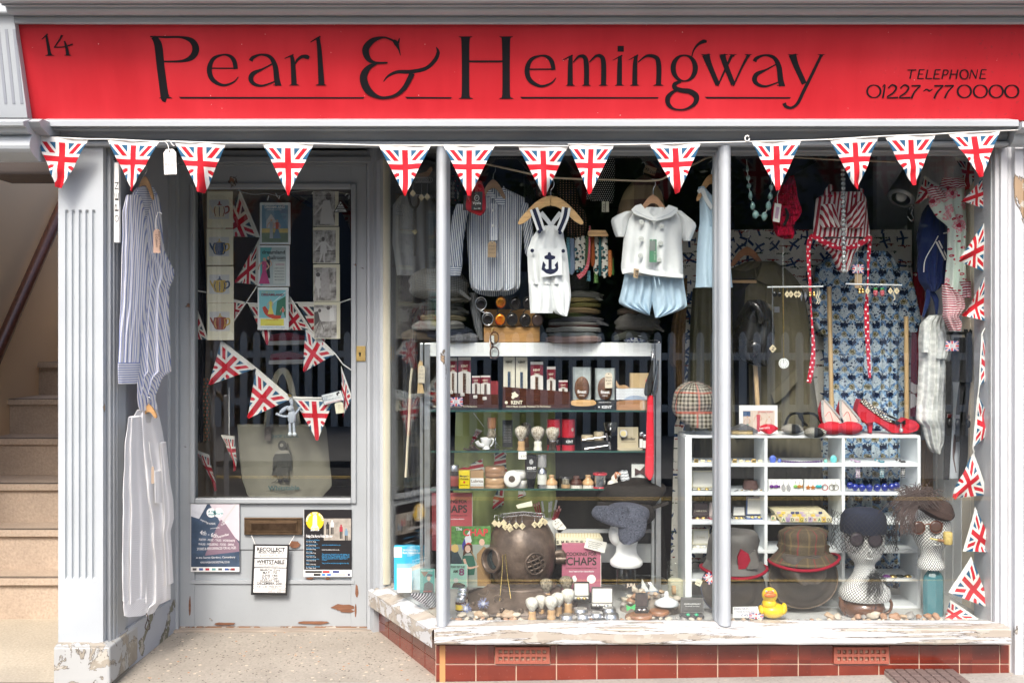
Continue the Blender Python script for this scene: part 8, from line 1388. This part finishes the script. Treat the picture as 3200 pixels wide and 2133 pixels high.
  # pigeonhole shelf unit
YU=.28;t=thing('pigeonhole_shelf','white wooden pigeonhole shelf unit holding jewellery in the right window','shelf unit',P(2505,1900,YU));wu=plain((.74,.77,.79),.45,var=.03);dp=.19
zz=lambda y:P(0,y,YU).z;xx_=lambda x:P(x,0,YU).x
ys=((1360,1368),(1447,1458),(1537,1547),(1627,1638),(1718,1728),(1808,1816),(1893,1903))
for y0,y1 in ys:b=MB();b.box(xx_(2143),xx_(2876),YU+(0 if y0 in(1360,1893)else.002),YU+dp,zz(y1),zz(y0),wu);b.b('shelf',t,bevel=.0015)
for x0,x1,k in((2141,2162,0),(2389,2399,1),(2631,2641,1),(2867,2877,0)):
 b=MB()
 if k:
  for(a,a1),(c_,c1_)in zip(ys,ys[1:]):b.box(xx_(x0),xx_(x1),YU+.001,YU+dp,zz(c_)+.0005,zz(a1)-.0005,wu)
 else:b.box(xx_(x0),xx_(x1),YU-.001,YU+dp+.002,zz(1906),zz(1366),wu)
 b.b('upright',t,bevel=.0015)
 # shoes
sued=plain((.46,.008,.022),.8,var=.15,nsc=40);trim=printed('bw_rows');ins=plain((.66,.52,.46),.6,var=.05)
def heel_front(x,label):
 'court shoe seen from the front, toe towards the window'
 t=thing('court_shoe',label,'shoe',P(x+45,1358,YU+.02),'red suede court shoes on the white unit');Y=YU+.03;xo=lambda q:[(x+u,v)for u,v in q]
 b=MB();b.ball(P(x+44,1336,Y-.005),1,sued,22,.052,.05,.027);b.cloth([(1250,x+13,x+24),(1280,x+2,x+30),(1310,x+8,x+70),(1340,x+16,x+86)],Y+.03,sued,.03,0,1,1,cols=16);b.b('upper',t)
 b=MB();b.plate(xo([(20,1250),(34,1262),(66,1306),(74,1318),(58,1318),(30,1324),(22,1300),(16,1268)]),Y-.012,.004,ins);b.ribbon([(x+26,1300,1.6),(x+40,1286,1.6),(x+50,1318,1.6)],Y-.0125,flatc((.5,.02,.03)),.0004);b.b('insole',t)
 b=MB();b.ribbon([(x+17,1250,8),(x+18,1285,8),(x+24,1318,8),(x+40,1325,7),(x+78,1318,7),(x+60,1290,6),(x+24,1248,5)],Y-.016,stripes((.03,.03,.03),(.75,.75,.72),.004,.5,1),.006);b.b('trim',t)
heel_front(2553,'left red suede shoe of the front facing pair on the white unit');heel_front(2610,'right red suede shoe of the front facing pair on the white unit')
t=thing('court_shoe','red suede high heel shown side on at the right of the white unit','shoe',P(2775,1356,YU+.03),'red suede court shoes on the white unit');Y=YU+.04
b=MB();q=[(2689,1247),(2684,1258),(2678,1285),(2686,1305),(2706,1322),(2722,1320),(2736,1316),(2760,1330),(2790,1352),(2840,1353),(2868,1344),(2871,1326),(2862,1315),(2832,1306),(2806,1326),(2780,1314),(2745,1290)];b.plate(q,Y,.055,sued);b.ball(P(2838,1332,Y+.027),1,sued,18,.046,.032,.026);b.b('upper',t,bevel=.012)
b=MB();b.plate([(2700,1312),(2730,1316),(2727,1330),(2724,1355),(2717,1355),(2714,1332)],Y+.018,.02,sued);b.plate([(2717,1352),(2724,1352),(2724,1356),(2717,1356)],Y+.017,.022,BLACK);b.b('heel',t,bevel=.003)
b=MB();b.ribbon([(2690,1250,9),(2730,1282,9),(2770,1308,9),(2806,1322,9)],Y-.006,trim,.01);b.ribbon([(2696,1246,6),(2750,1284,6),(2806,1310,6),(2822,1306,4)],Y+.05,trim,.01);b.b('trim',t);b=MB();b.plate([(2803,1314),(2816,1320),(2830,1312),(2830,1326),(2816,1321),(2804,1328)],Y-.012,.008,fabric((.01,.01,.01)));b.ptube([(2815,1324,Y-.012),(2815,1338,Y-.012)],2.4,cry);b.ball(P(2816,1343,Y-.012),.009,cry,10);b.b('bow_charm',t)
for i,(x,y)in enumerate(((2476,1355),(2546,1365))):
 t=thing('slingback_shoe',('left','right, overhanging')[i]+' black and white woven toe shoe with a black strap on the white unit','shoe',P(x,y,YU));b=MB();b.ball(P(x,y-15,YU+.03-i*.03),1,printed('bw_rows'),20,.043,.05,.021,x,.15);b.b('upper',t);b=MB();b.ptube([(x-24,1330,YU+.04),(x-8+i*-40,1296,YU+.08),(x+26-i*26,1294,YU+.08),(x+34-i*10,1330,YU+.05)],4,fabric((.01,.01,.01)),sm=5);b.b('strap',t)
t=pbox('framed_picture','picture','white mounted picture of women titled SEWING SUSAN on the shelf unit',2310,2430,1266,1354,YU+.10,.006,WHITE,[('SEWING SUSAN',2392,1289,6,46,flatc((.45,.08,.10)))],'mount',extra=lambda b,Y:(b.pbox(2322,2421,1282,1346,Y+.0002,.0002,plain((.60,.50,.42),.5,var=.15)),b.pbox(2322,2345,1284,1300,Y,.0002,flatc((.05,.10,.2))),[person_flat(b,x,y,h,Y-.0004,c_,c2)for x,y,h,c_,c2 in((2370,1290,60,(.45,.05,.07),(.45,.05,.07)),(2336,1302,48,(.55,.45,.4),(.15,.30,.25)),(2404,1302,48,(.6,.5,.45),(.2,.35,.3)))]))
t=thing('needle_book','small grey cloth covered book lying half open on the shelf unit','book',P(2330,1356,YU+.02));b=MB();b.plate([(2288,1346),(2300,1340),(2356,1344),(2352,1356),(2290,1356)],YU+.02,.08,wood((.50,.38,.20),3,.7,0));b.b('pages',t);b=MB();b.plate([(2286,1343),(2306,1338),(2332,1327),(2350,1333),(2369,1344),(2368,1354),(2352,1352),(2354,1344),(2300,1343)],YU+.015,.09,plain((.12,.12,.125),.4,var=.3));b.b('cover',t)
t=thing('lips_purse','red lips shaped purse with a white zip on the shelf unit','purse',P(2400,1353,YU+.01));b=MB();b.cloth([(1324,2392,2412),(1330,2376,2424),(1338,2367,2434),(1346,2378,2424),(1353,2390,2410)],YU+.02,plain((.60,.01,.03),.35,coat=.3),.03,0,1,1,cols=18);b.b('body',t);b=MB()
for k in range(13):x=2374+k*4.2;b.pbox(x,x+1.6,1333+abs(k-6)*.5,1339+abs(k-6)*.3,YU-.012+abs(k-6)*.002,.004,WHITE)
b.b('zip',t)
hd=T((.50,.46,.38),(.06,.045,.03),'check',.017,line=(.50,.12,.08),lper=.10)
t=thing('baker_boy_hat','checked tweed baker boy cap propped on a glass base by the middle mullion','cap',P(2168,1358,YU+.05));Y=YU+.09;b=MB();b.ball(P(2168,1256,Y),1,hd,30,.092,.075,.088,9,.12);b.b('crown',t);b=MB();b.cloth([(1286,2110,2236),(1305,2118,2240),(1325,2140,2240),(1335,2160,2228)],Y-.075,hd,.03,.003,1,250,cols=16);b.b('peak',t);b=MB();b.ptube([(2108,1268,Y-.06),(2125,1222,Y-.06),(2180,1190,Y-.04),(2232,1226,Y-.06)],1.6,flatc((.05,.04,.03)),sm=5);b.b('seam',t)
b=MB();b.plathe(2188,Y-.02,[(1359,34),(1350,35),(1336,28),(1330,24)],GLASS,n=20,sy=.5);b.top('glass_block','clear glass block under the checked tweed cap','glass block')
# in the pigeonholes
def pend(x,y,m,k='r'):pass
for i in range(11):x=2170+i*20;b=MB();b.pbox(x,x+13,1434+i%3*2,1447,YU+.02+i%3*.02,.012,(GOLD,plain((.62,.55,.38),.35),GOLD)[i%3]);b.top('cufflinks','gold coloured cufflink in the row on the top left pigeonhole','cufflinks','gold cufflinks in the top left pigeonhole',bevel=.002)
case(2162,2231,1470,1522,1537,YU+.05,CREAMCARD,BLACK,CRW,'open cream case with gold cufflinks, second pigeonhole down on the left',GOLD);case(2163,2214,1571,1612,1627,YU+.05,plain((.04,.02,.02),.4),plain((.10,.02,.02),.4),plain((.05,.03,.03),.5),'open dark brown case lettered J. WEIR & SON',GOLD,txt=(('J. WEIR & SON',1598,5,38,IV),));case(2216,2262,1570,1612,1627,YU+.04,plain((.45,.38,.36),.5),plain((.30,.03,.05),.5),plain((.50,.42,.40),.5),'open pinkish case half behind the middle mullion',GOLD);case(2288,2331,1580,1612,1627,YU+.05,BLACK,BLACK,CRW,'open white lined black case right of the middle mullion',GOLD);case(2332,2391,1552,1608,1627,YU+.04,plain((.07,.12,.26),.4),plain((.07,.12,.26),.4),CRW,'tall open blue case with a white satin lid',GOLD);case(2163,2218,1653,1700,1718,YU+.05,CREAMCARD,plain((.55,.52,.42),.5),CRW,'open cream case with handwriting in the lid above the brown rain hat',plain((.7,.7,.68),.3),txt=(('F. Hinds',1680,6,24,flatc((.3,.25,.15))),))
b=MB();b.plathe(2345,YU+.08,[(1537,20),(1520,24),(1502,20),(1498,8)],fabric((.10,.06,.055)),n=18);b.top('velvet_cushion','brown velvet cushion for brooches in the second left pigeonhole','cushion')
for i in range(6):b=MB();b.ptube([(2295+i*15,1535,YU+.02+i%2*.03),(2306+i*15,1530,YU+.04)],2.4,GOLD if i%2 else STEEL);b.top('tie_pin','small tie pin lying in the second left pigeonhole','tie pin','tie pins in the second left pigeonhole')
for x,m_,r,lab in((2415,(.06,.12,.50),13,'large ring with a bright blue stone in the middle pigeonhole'),(2436,(.10,.16,.48),8,'small ring with a blue stone in the middle pigeonhole'),(2580,(.20,.50,.45),7,'small ring with a green stone in the middle pigeonhole'),(2605,(.12,.50,.52),13,'large ring with a turquoise stone in the middle pigeonhole')):t=thing('ring',lab,'ring',P(x,1447,YU+.03));b=MB();b.lathe(P(x+2,1447-r*.9,YU+.045),(0,1,.2),[(-.008,r*.001),(.014,r*.0011)],metal((.45,.38,.22),.4,.4),n=16);b.b('band',t);b=MB();b.ball(P(x,1447-r,YU+.028),1,plain(m_,.4),14,r*.0011,.006,r*.00125);b.b('stone',t)
def beads(name,label,pts,m,grp=None):strand(name,label,pts,m,YU+.02,'jewellery')
lap=plain((.012,.025,.22),.12,var=.5,coat=.5,nsc=50)
beads('bead_necklace','dark purple and gold beaded necklace laid across the middle pigeonhole',[(2446+i*8,1440+4*math.sin(i*3.14/15),4.5,.8)for i in range(16)],plain((.07,.03,.12),.3,var=.6,nsc=90));beads('flower_pendant','blue and white flower pendant hanging over the middle shelf edge',[(2514+6*math.cos(a),1452+5*math.sin(a),4,1)for a in range(6)],plain((.30,.33,.55),.3,var=.8,nsc=90))
beads('bead_bracelet','bracelet of big shiny lapis blue beads on the right hand shelf',[(2656,1516,11,1),(2672,1521,11.5,1),(2694,1522,12,1),(2717,1523,12,1),(2741,1523,12.5,1),(2765,1522,12,1),(2787,1521,11.5,1),(2802,1517,11,1)],lap)
for x,c_,lab in((2681,(.40,.30,.42),'lilac'),(2756,(.08,.24,.30),'teal'),(2822,(.015,.015,.018),'black')):beads('tassel_pendant',lab+' stone pendant with a beaded tassel over the right shelf edge',[(x-20,1436,4,1),(x-10,1438,4,1),(x,1442,9,.5),(x,1450,4,1.2)]+[(x+dx,1462+k*7,2,1.6)for dx in(-5,0,5)for k in range(5)],plain(c_,.25,var=.3,coat=.3))
for k,(x0,x1)in enumerate(((2402,2509),(2514,2626))):
 t=thing('earring_card',('left white card of fish and leaf earrings','right white card of starfish and hoop earrings')[k]+' in the middle pigeonhole','earrings',P((x0+x1)/2,1536,YU+.01));b=MB();b.pbox(x0,x1,1498,1536,YU+.012,.02,WHITE);b.b('card',t)
 for x,c_,f in(((2411,(.12,.02,.20),0),(2427,(.12,.02,.20),0),(2449,(.10,.10,.10),1),(2465,(.10,.10,.10),1),(2486,(.20,.42,.10),0),(2498,(.45,.20,.03),0)),((2526,(.42,.14,.02),2),(2541,(.42,.14,.02),2),(2555,(.03,.35,.38),0),(2563,(.03,.35,.38),0),(2578,(.40,.02,.04),3),(2600,(.15,.14,.10),3),(2612,(.15,.14,.10),3)))[k]:
  b=MB();mm=plain(c_,.3);Yq=YU+.006;b.ptube([(x,1502,Yq),(x,1511,Yq)],.6,STEEL,n=4)
  if f==1:b.plate([(x,1510),(x+7,1524),(x+3,1542),(x-6,1530),(x-7,1518)],Yq,.002,stripes((.7,.7,.7),(.06,.06,.06),.004,.5,2))
  elif f==2:b.plate([(x+(9 if j%2==0 else 4)*math.sin(j*.628),1522-(9 if j%2==0 else 4)*math.cos(j*.628))for j in range(10)],Yq,.003,mm)
  elif f==3:b.tube([P(x+9*math.cos(a*.63),1522+9*math.sin(a*.63),Yq)for a in range(10)],.0016,mm,closed=True,n=5)
  else:b.ball(P(x,1519,Yq),1,mm,9,.009,.003,.007);b.plate([(x+5,1519),(x+11,1514),(x+11,1525)],Yq,.002,mm)
  b.b('earring',t)
t=thing('letter_tile_tray','clear tray of coloured letter tiles A U D H G in the middle pigeonhole','tray',P(2508,1634,YU-.01));b=MB();b.plate([(2417,1594),(2576,1592),(2600,1618),(2600,1632),(2440,1632)],YU-.005,.10,plain((.58,.52,.34),.5,var=.3,nsc=70));b.b('tray',t)
for i,ch in enumerate('AUDHGSFXAXO'):b=MB();x=2442+i*14;c_=((.66,.62,.44),(.50,.40,.52),(.66,.62,.44),(.66,.62,.44),(.72,.52,.10))[i%5];b.pbox(x,x+13,1614,1630,YU-.012,.006,plain(c_,.5,var=.05));b.text(ch,x+6.5,1627,9,YU-.0126,flatc(((.02,.15,.06),(.10,.02,.2),(.02,.02,.02),(.45,.06,.02))[i%4]),al='c',bold=.02);b.b('letter_tile',t)
rr=random.Random(4)
for i in range(20):b=MB();x=2428+i%10*14.5+i//10*6;y=1598+i//10*8;b.pbox(x,x+11,y,y+7,YU-.008-i//10*.002,.01,plain(((.66,.62,.44),(.50,.40,.52),(.72,.52,.10),(.05,.06,.15))[rr.randrange(4)],.5,var=.05));b.b('letter_tile',t)
b=MB();b.pbox(2410,2425,1610,1626,YU+.0,.006,tilem);b.text('R',2417,1623,10,YU-.001,flatc((.02,.25,.1)),al='c');b.top('letter_tile','single letter tile R standing left of the clear tray','letter tile')
for x,m_ in((2790,GOLD),(2812,plain((.02,.03,.02),.2)),(2838,GOLD),(2852,cry),(2770,plain((.20,.05,.25),.3))):b=MB();b.ball(P(x,1800,YU+.04),1,m_,12,.018,.016,.008,x,.2);b.top('brooch','small %s brooch on the lower right shelf'%{2790:'round gold',2812:'dark oval',2838:'gold bow',2852:'sparkling',2770:'purple'}[x],'brooch')
# hats, heads, duck, teapot
wax=plain((.10,.092,.085),.6,var=.35,nsc=9);vel=fabric((.27,.006,.022),.8);pla=printed('plaid');pla2=plain((.075,.062,.052),.55,var=.4,nsc=8);YHt=.16
def hat(label,cx,crown,brim,m,bm_,edge,parts=(),ybrim=None,bsy=.9):
 t=thing('rain_hat',label,'hat',P(cx,brim[-1][0],YHt));b=MB();b.plathe(cx,YHt+.02,crown,m,n=32,sy=.8,wob=.2);b.b('crown',t);b=MB();b.plathe(cx,YHt+.02,brim,bm_,n=36,sy=bsy,cap=False);b.b('brim',t)
 if edge:y,r=brim[-1];b=MB();c=P(cx,y,YHt+.02);k=r*S(YHt);b.tube([c+Vector((k*math.cos(a),k*bsy*math.sin(a),.010*math.cos(2*a)+(.012*math.cos(a*1)if edge is vel and cx>2450 else 0)))for a in[j*.2094 for j in range(30)]],.0062,edge,closed=True,n=8);b.b('brim_edging',t)
 return t
t=hat('brown waxed rain hat with a red velvet brim edge and flower by the middle mullion',2293,[(1748,82),(1720,76),(1690,76),(1668,74),(1658,66),(1653,30),(1652,2)],[(1746,82),(1760,92),(1778,103)],wax,wax,vel)
b=MB();b.plate([(2317,1716),(2340,1730),(2348,1748),(2330,1776),(2308,1778),(2306,1740)],YHt-.085,.016,vel);b.plate([(2340,1730),(2360,1718),(2372,1760),(2366,1776),(2332,1778),(2346,1750)],YHt-.088,.016,wax);b.b('flower',t,bevel=.005)
def disc_hat(label,cx,cy,rx,ry,m,edge,crown=None):
 t=thing('rain_hat',label,'hat',P(cx,cy+ry,YHt+.02));c=P(cx,cy,YHt+.03);k=S(YHt);b=MB();rows,uv=[],[]
 for f,d in((.02,-.045),(.5,-.04),(.62,-.03),(.72,-.006),(.88,.006),(1,.0),(1.0,.004),(.7,.01),(.02,.01)):rows.append([c+Vector((rx*k*f*math.cos(a),d+.006*math.sin(3*a)*f,ry*k*f*math.sin(a)))for a in[j*.1963 for j in range(32)]]);uv.append([(rx*k*f*math.cos(a),ry*k*f*math.sin(a))for a in[j*.1963 for j in range(32)]])
 b.grid(rows,m,uv,cu=True);b.b('brim',t);b=MB();b.tube([rows[5][j]+Vector((0,0,0))for j in range(32)],.003,edge,closed=True,n=6);b.b('brim_edging',t)
 if crown:b=MB();b.cloth(crown,YHt-.03,m,.05,.012,2,260,cols=24);b.b('crown',t)
 return t
disc_hat('dark waxed hat standing on edge below the red edged brown hat',2291,1836,101,88,pla2,fabric((.06,.07,.10)));disc_hat('dark checked waxed hat standing on edge below the plaid hat',2511,1802,108,100,pla2,fabric((.16,.12,.09)),[(1730,2446,2570),(1745,2440,2582),(1780,2438,2585),(1800,2445,2580),(1816,2470,2560)])
hat('brown plaid rain hat with a dark red velvet brim edge',2512,[(1725,80),(1714,74),(1706,78),(1698,73),(1680,76),(1660,72),(1650,55),(1645,24),(1644,2)],[(1722,80),(1735,94),(1752,108)],pla,pla,vel)
net=printed('net');nvh=fabric((.018,.022,.04),.7,var=.3,weave=300)
def mhead(label,cx,face,Y):
 t=thing('mannequin_head',label,'mannequin head',P(cx,face[0][0],Y));b=MB();b.plathe(cx,Y,face,net,n=36,sy=.92)
 cy=face[-4][0]-(0 if cx>2800 else 12);b.ball(P(cx,cy+22,Y)+Vector((0,-.066,0)),1,net,10,.008,.012,.016);b.ball(P(cx,cy+42,Y)+Vector((0,-.056,0)),1,net,10,.016,.008,.006);b.b('head',t);return t
def shades(label,x0,y0,x1,y1,r,Y,lm,fm):
 t=thing('sunglasses',label,'sunglasses',P((x0+x1)/2,y0+r,Y))
 for x,y in((x0,y0),(x1,y1)):b=MB();lensdisc(b,x,y,r,Y,lm,1,1);b.b('lens',t)
 b=MB();[rim(b,x,y,r+1,Y,fm,.0022)for x,y in((x0,y0),(x1,y1))];b.ptube([(x0+r,y0-8,Y-.004),((x0+x1)/2,y0-12,Y-.006),(x1-r,y1-8,Y-.004)],2.6,fm);b.ptube([(x0-r,y0-10,Y),(x0-r-8,y0-14,Y+.04)],2.6,fm);b.ptube([(x1+r,y1-10,Y),(x1+r+8,y1-13,Y+.04)],2.6,fm);b.b('frame',t)
YF=.17
mhead('white mannequin head in black fishnet wearing the navy pillbox hat',2702,[(1868,74),(1856,80),(1838,76),(1815,54),(1790,36),(1765,30),(1754,34),(1744,44),(1730,52),(1705,60),(1670,62),(1640,60),(1610,45)],YF)
t=thing('pillbox_hat','navy pillbox hat with a net veil on the fishnet mannequin head','hat',P(2698,1662,YF));b=MB();b.plathe(2698,YF,[(1660,70),(1640,72),(1610,68),(1594,56),(1586,30),(1584,2)],nvh,n=30,sy=.95);b.b('crown',t)
def veil(cx,cy,rx,ry,Y,a0,a1,y0,y1,n=16,rows=13,seed=1):
 b=MB();Pt=[]
 for i in range(rows+1):
  y=lerp(y0,y1,i/rows);Pt.append([P(cx,y,Y)+Vector((rx*S(Y)*(1+.1*mnoise.noise(Vector((j*.7,i*.5,seed))))*math.cos(R(lerp(a0,a1,(j+.5*(i%2))/n))),rx*S(Y)*math.sin(R(lerp(a0,a1,(j+.5*(i%2))/n))),0))for j in range(n+1)])
 for i in range(rows):
  for j in range(n+1):
   for k in((0,1)if i%2 else(-1,0)):
    if 0<=j+k<=n:b.tube([Pt[i][j],Pt[i+1][j+k]],.0010,BLACK,n=3,cap=False)
 return b
b=veil(2698,0,98,0,YF,175,365,1590,1712,22,15);b.b('veil',t)
shades('dark round sunglasses on the fishnet head with the navy hat',2677,1684,2735,1687,21,YF-.075,plain((.06,.045,.055),.08,var=0,coat=.4),plain((.02,.015,.015),.2))
fur=thing('fur_tuft','tuft of black feathers at the throat of the left fishnet head','feathers',P(2735,1870,.1));b=MB()
for i in range(170):a=rr.uniform(0,6.28);x0,y0=2736+rr.gauss(0,9),1794+rr.gauss(0,8);b.ptube([(x0,y0,.085),(x0+rr.gauss(0,14),y0+abs(rr.gauss(16,16)),.07),(x0+rr.gauss(-4,20),y0+abs(rr.gauss(44,28)),.075)],.55,BLACK,n=3,cap=False)
b.b('plumes',fur)
b=MB();t=thing('brown_teapot','glazed brown teapot under the left fishnet head','teapot',P(2698,1924,YF));tg=plain((.13,.055,.03),.15,var=.25,coat=.6,nsc=10);b.plathe(2698,YF,[(1924,50),(1915,60),(1895,66),(1878,60),(1868,48),(1864,40)],tg,n=30);b.b('body',t);b=MB();b.tube([P(*q,YF)for q in catmull([(2650,1908),(2636,1892),(2632,1872),(2624,1862)],5)],.012,tg,n=10,rs=[lerp(.024,.008,k/15)for k in range(16)]);b.b('spout',t);b=MB();b.ptube([(2752,1872,YF),(2774,1868,YF),(2786,1886,YF),(2778,1910,YF),(2752,1918,YF)],5,tg,sm=5);b.b('handle',t)
mhead('white fishnet covered mannequin head smoking a corn cob pipe on a blue bottle',2909,[(1774,40),(1768,43),(1755,40),(1735,31),(1718,32),(1705,42),(1680,54),(1650,59),(1620,57),(1595,44),(1580,20)],YF)
brn=fabric((.05,.028,.022),.75,var=.3,weave=300);t=thing('feathered_hat','brown velvet hat with a spray of feathers on the right mannequin head','hat',P(2920,1630,YF));b=MB();b.ball(P(2922,1588,YF),1,brn,28,.075,.09,.046,2,.1,Matrix.Rotation(R(18),3,'Y'));b.b('crown',t);b=MB();b.ribbon([(2860,1566,12),(2900,1588,16),(2940,1608,18),(2975,1618,16)],YF-.095,brn,.02);b.b('band',t)
b=MB();fm=plain((.075,.05,.045),.8,var=.3)
for i in range(300):
 a=rr.uniform(-2.9,1.3);L_=rr.uniform(40,95);x0,y0=2866+rr.gauss(0,18),1562+rr.gauss(0,9);dx,dy=math.cos(a-1.2),math.sin(a-1.2);b.ptube([(x0,y0,YF-.10),(x0+dx*L_*.5,y0+dy*L_*.45-4,YF-.11),(x0+dx*L_*.85,y0+dy*L_*.75+14+abs(dx)*6,YF-.105)],1.25,fm,n=3,cap=False)
for i in range(60):x0=2845+rr.gauss(0,16);b.ptube([(x0,1575,YF-.1),(x0-10+rr.gauss(0,8),1610,YF-.115),(x0-14+rr.gauss(0,10),1655+rr.uniform(-15,20),YF-.11)],1.1,fm,n=3,cap=False)
b.b('feathers',t)
shades('brown tortoiseshell sunglasses on the right mannequin head',2870,1648,2925,1645,18.5,YF-.075,plain((.085,.045,.035),.06,var=.3,coat=.4),plain((.12,.035,.015),.2))
t=thing('corn_cob_pipe','yellow corn cob pipe in the mouth of the right mannequin head','pipe',P(2960,1700,YF-.1));Yq=YF-.10;b=MB();b.plathe(2962,Yq,[(1700,11),(1696,14),(1664,14),(1661,12)],plain((.60,.42,.14),.6,var=.4,nsc=160),n=16);b.b('bowl',t);b=MB();b.ptube([(2952,1690,Yq),(2930,1686,Yq)],5,wood((.35,.18,.08)));b.ptube([(2930,1686,Yq),(2906,1681,Yq+.01)],3,plain((.5,.42,.12),.3));b.b('stem',t)
bb=Mat('blue_glass',.08,.6,coat=.6);bb.set(Base_Color=bb.mix(bb.noise(6,3),(.06,.28,.34),(.20,.50,.56)),Transmission_Weight=.55);bb=bb.m;b=MB();k=S(YF)
for s_ in(1,):b.plathe(2917,YF,[(1924,30),(1920,34),(1812,34),(1798,31),(1782,20),(1774,16)],bb,n=8,sy=.6,smooth=False)
b.top('blue_bottle','square shouldered turquoise glass bottle carrying the right mannequin head','bottle',bevel=.004)
yd=plain((.85,.56,.01),.35,var=.04,coat=.2);t=thing('rubber_duck','yellow rubber duck with an orange beak in front of the rain hats','rubber duck',P(2413,1928,.075));Yq=.10;b=MB();b.ball(P(2414,1905,Yq),1,yd,22,.050,.042,.030);b.ball(P(2404,1884,Yq-.01),1,yd,18,.028,.028,.022);b.ball(P(2450,1900,Yq),1,yd,14,.012,.018,.022);b.b('body',t);b=MB();b.ball(P(2405,1858,Yq-.01),1,yd,20,.030,.030,.030);b.b('head',t);b=MB();b.ball(P(2407,1858,Yq-.042),1,plain((.70,.16,.03),.35),16,.024,.010,.010);b.ball(P(2407,1850,Yq-.040),1,plain((.70,.16,.03),.35),14,.013,.009,.008);b.b('beak',t)
for x in(2395,2416):b=MB();b.ball(P(x,1846,Yq-.034),.0042,WHITE,8);b.ball(P(x,1846.5,Yq-.038),.0018,BLACK,6);b.b('eye',t)
for x in(2378,2446):b=MB();b.ball(P(x,1904,Yq-.012),1,yd,14,.010,.026,.018);b.b('wing',t)
t=thing('price_sign','white handwritten sign RAIN HATS MADE IN ENGLAND £45 beside the rubber duck','sign',P(2330,1930,.07));b=MB();b.plate([(2290,1895),(2368,1894),(2376,1926),(2290,1929)],.075,.002,WHITE);b.b('card',t);b=MB()
for s_,x,y,w in(('RAIN HATS',2295,1904,44),('MADE IN ENGLAND',2302,1912,58),('- £45',2306,1924,32)):b.text(s_,x,y,7 if y!=1912 else 4.5,.0745,flatc((.03,.04,.20)),w=w)
b.b('lettering',t);ucard(2340,1915,2385,1932,.07,'small Union flag card at the foot of the rain hats sign',4);ucard(2190,1788,2222,1814,.07,'tilted Union flag swing tag under the red edged brown hat',50)
b=MB();b.plate([(2176,1808),(2196,1814),(2188,1832),(2172,1824)],.072,.0015,CREAMCARD);b.text('£45',2176,1822,6,.0715,INK,w=12,ang=20);b.top('price_tag','cream price tag hanging below the tilted Union flag tag','price tag')
b=MB()
for i in range(5):b.pbox(2882+i*7,2888+i*7,1375-i*2,1560,.58+i*.01,.01,plain((.20,.13,.07),.8))
b.top('brown_cardboard','stack of flattened brown cardboard behind the white lace nightdress','cardboard')
PR='smooth pale beach pebble along the foot of the right window'
for i in range(30):pebble(2292+i*25+random.uniform(-8,8),1936,random.uniform(6,11),.07,PR)if not 2380<2292+i*25<2450 else None
for x,r in((2592,16),(2618,15),(2680,12),(2700,10),(2730,20),(2760,14),(2796,17),(2825,12),(2845,18),(2870,12),(2900,16),(2925,14)):pebble(x,1930-r*.4,r,.08,PR)
for o in proto:bpy.data.objects.remove(o)
# ---------------------------------------------------------------- pieces of parts go under their part
RULES=dict(lens='frame',button='placket bib body',beak='head',eye='head',ear='head',cuff='sleeve',port_glass='port_frame',port_grille='port_frame',letter_tile='tray',ferrule='handle',pages='cover',cork='bottle',anchor_patch='pocket',bow_charm='trim',drawstring='leg',clasp='strap',insole='upper',hem='body',knob='lid',bolt='breastplate',brim_edging='brim',lining_or_gap='tray',flap='letterbox',stone='band',seam='crown',flower='crown',bulb='wire')
def ctr(o):return sum((Vector(c)for c in o.bound_box),Vector())/8
for r in[o for o in C.objects if o.parent is None and o.children]:
 ks=list(r.children)
 for c in ks:
  for w in RULES.get(c.name.split('.')[0],'').split():
   q=[k for k in ks if k.name.split('.')[0]==w and k is not c]
   if q:c.parent=min(q,key=lambda k:(ctr(k)-ctr(c)).length);break
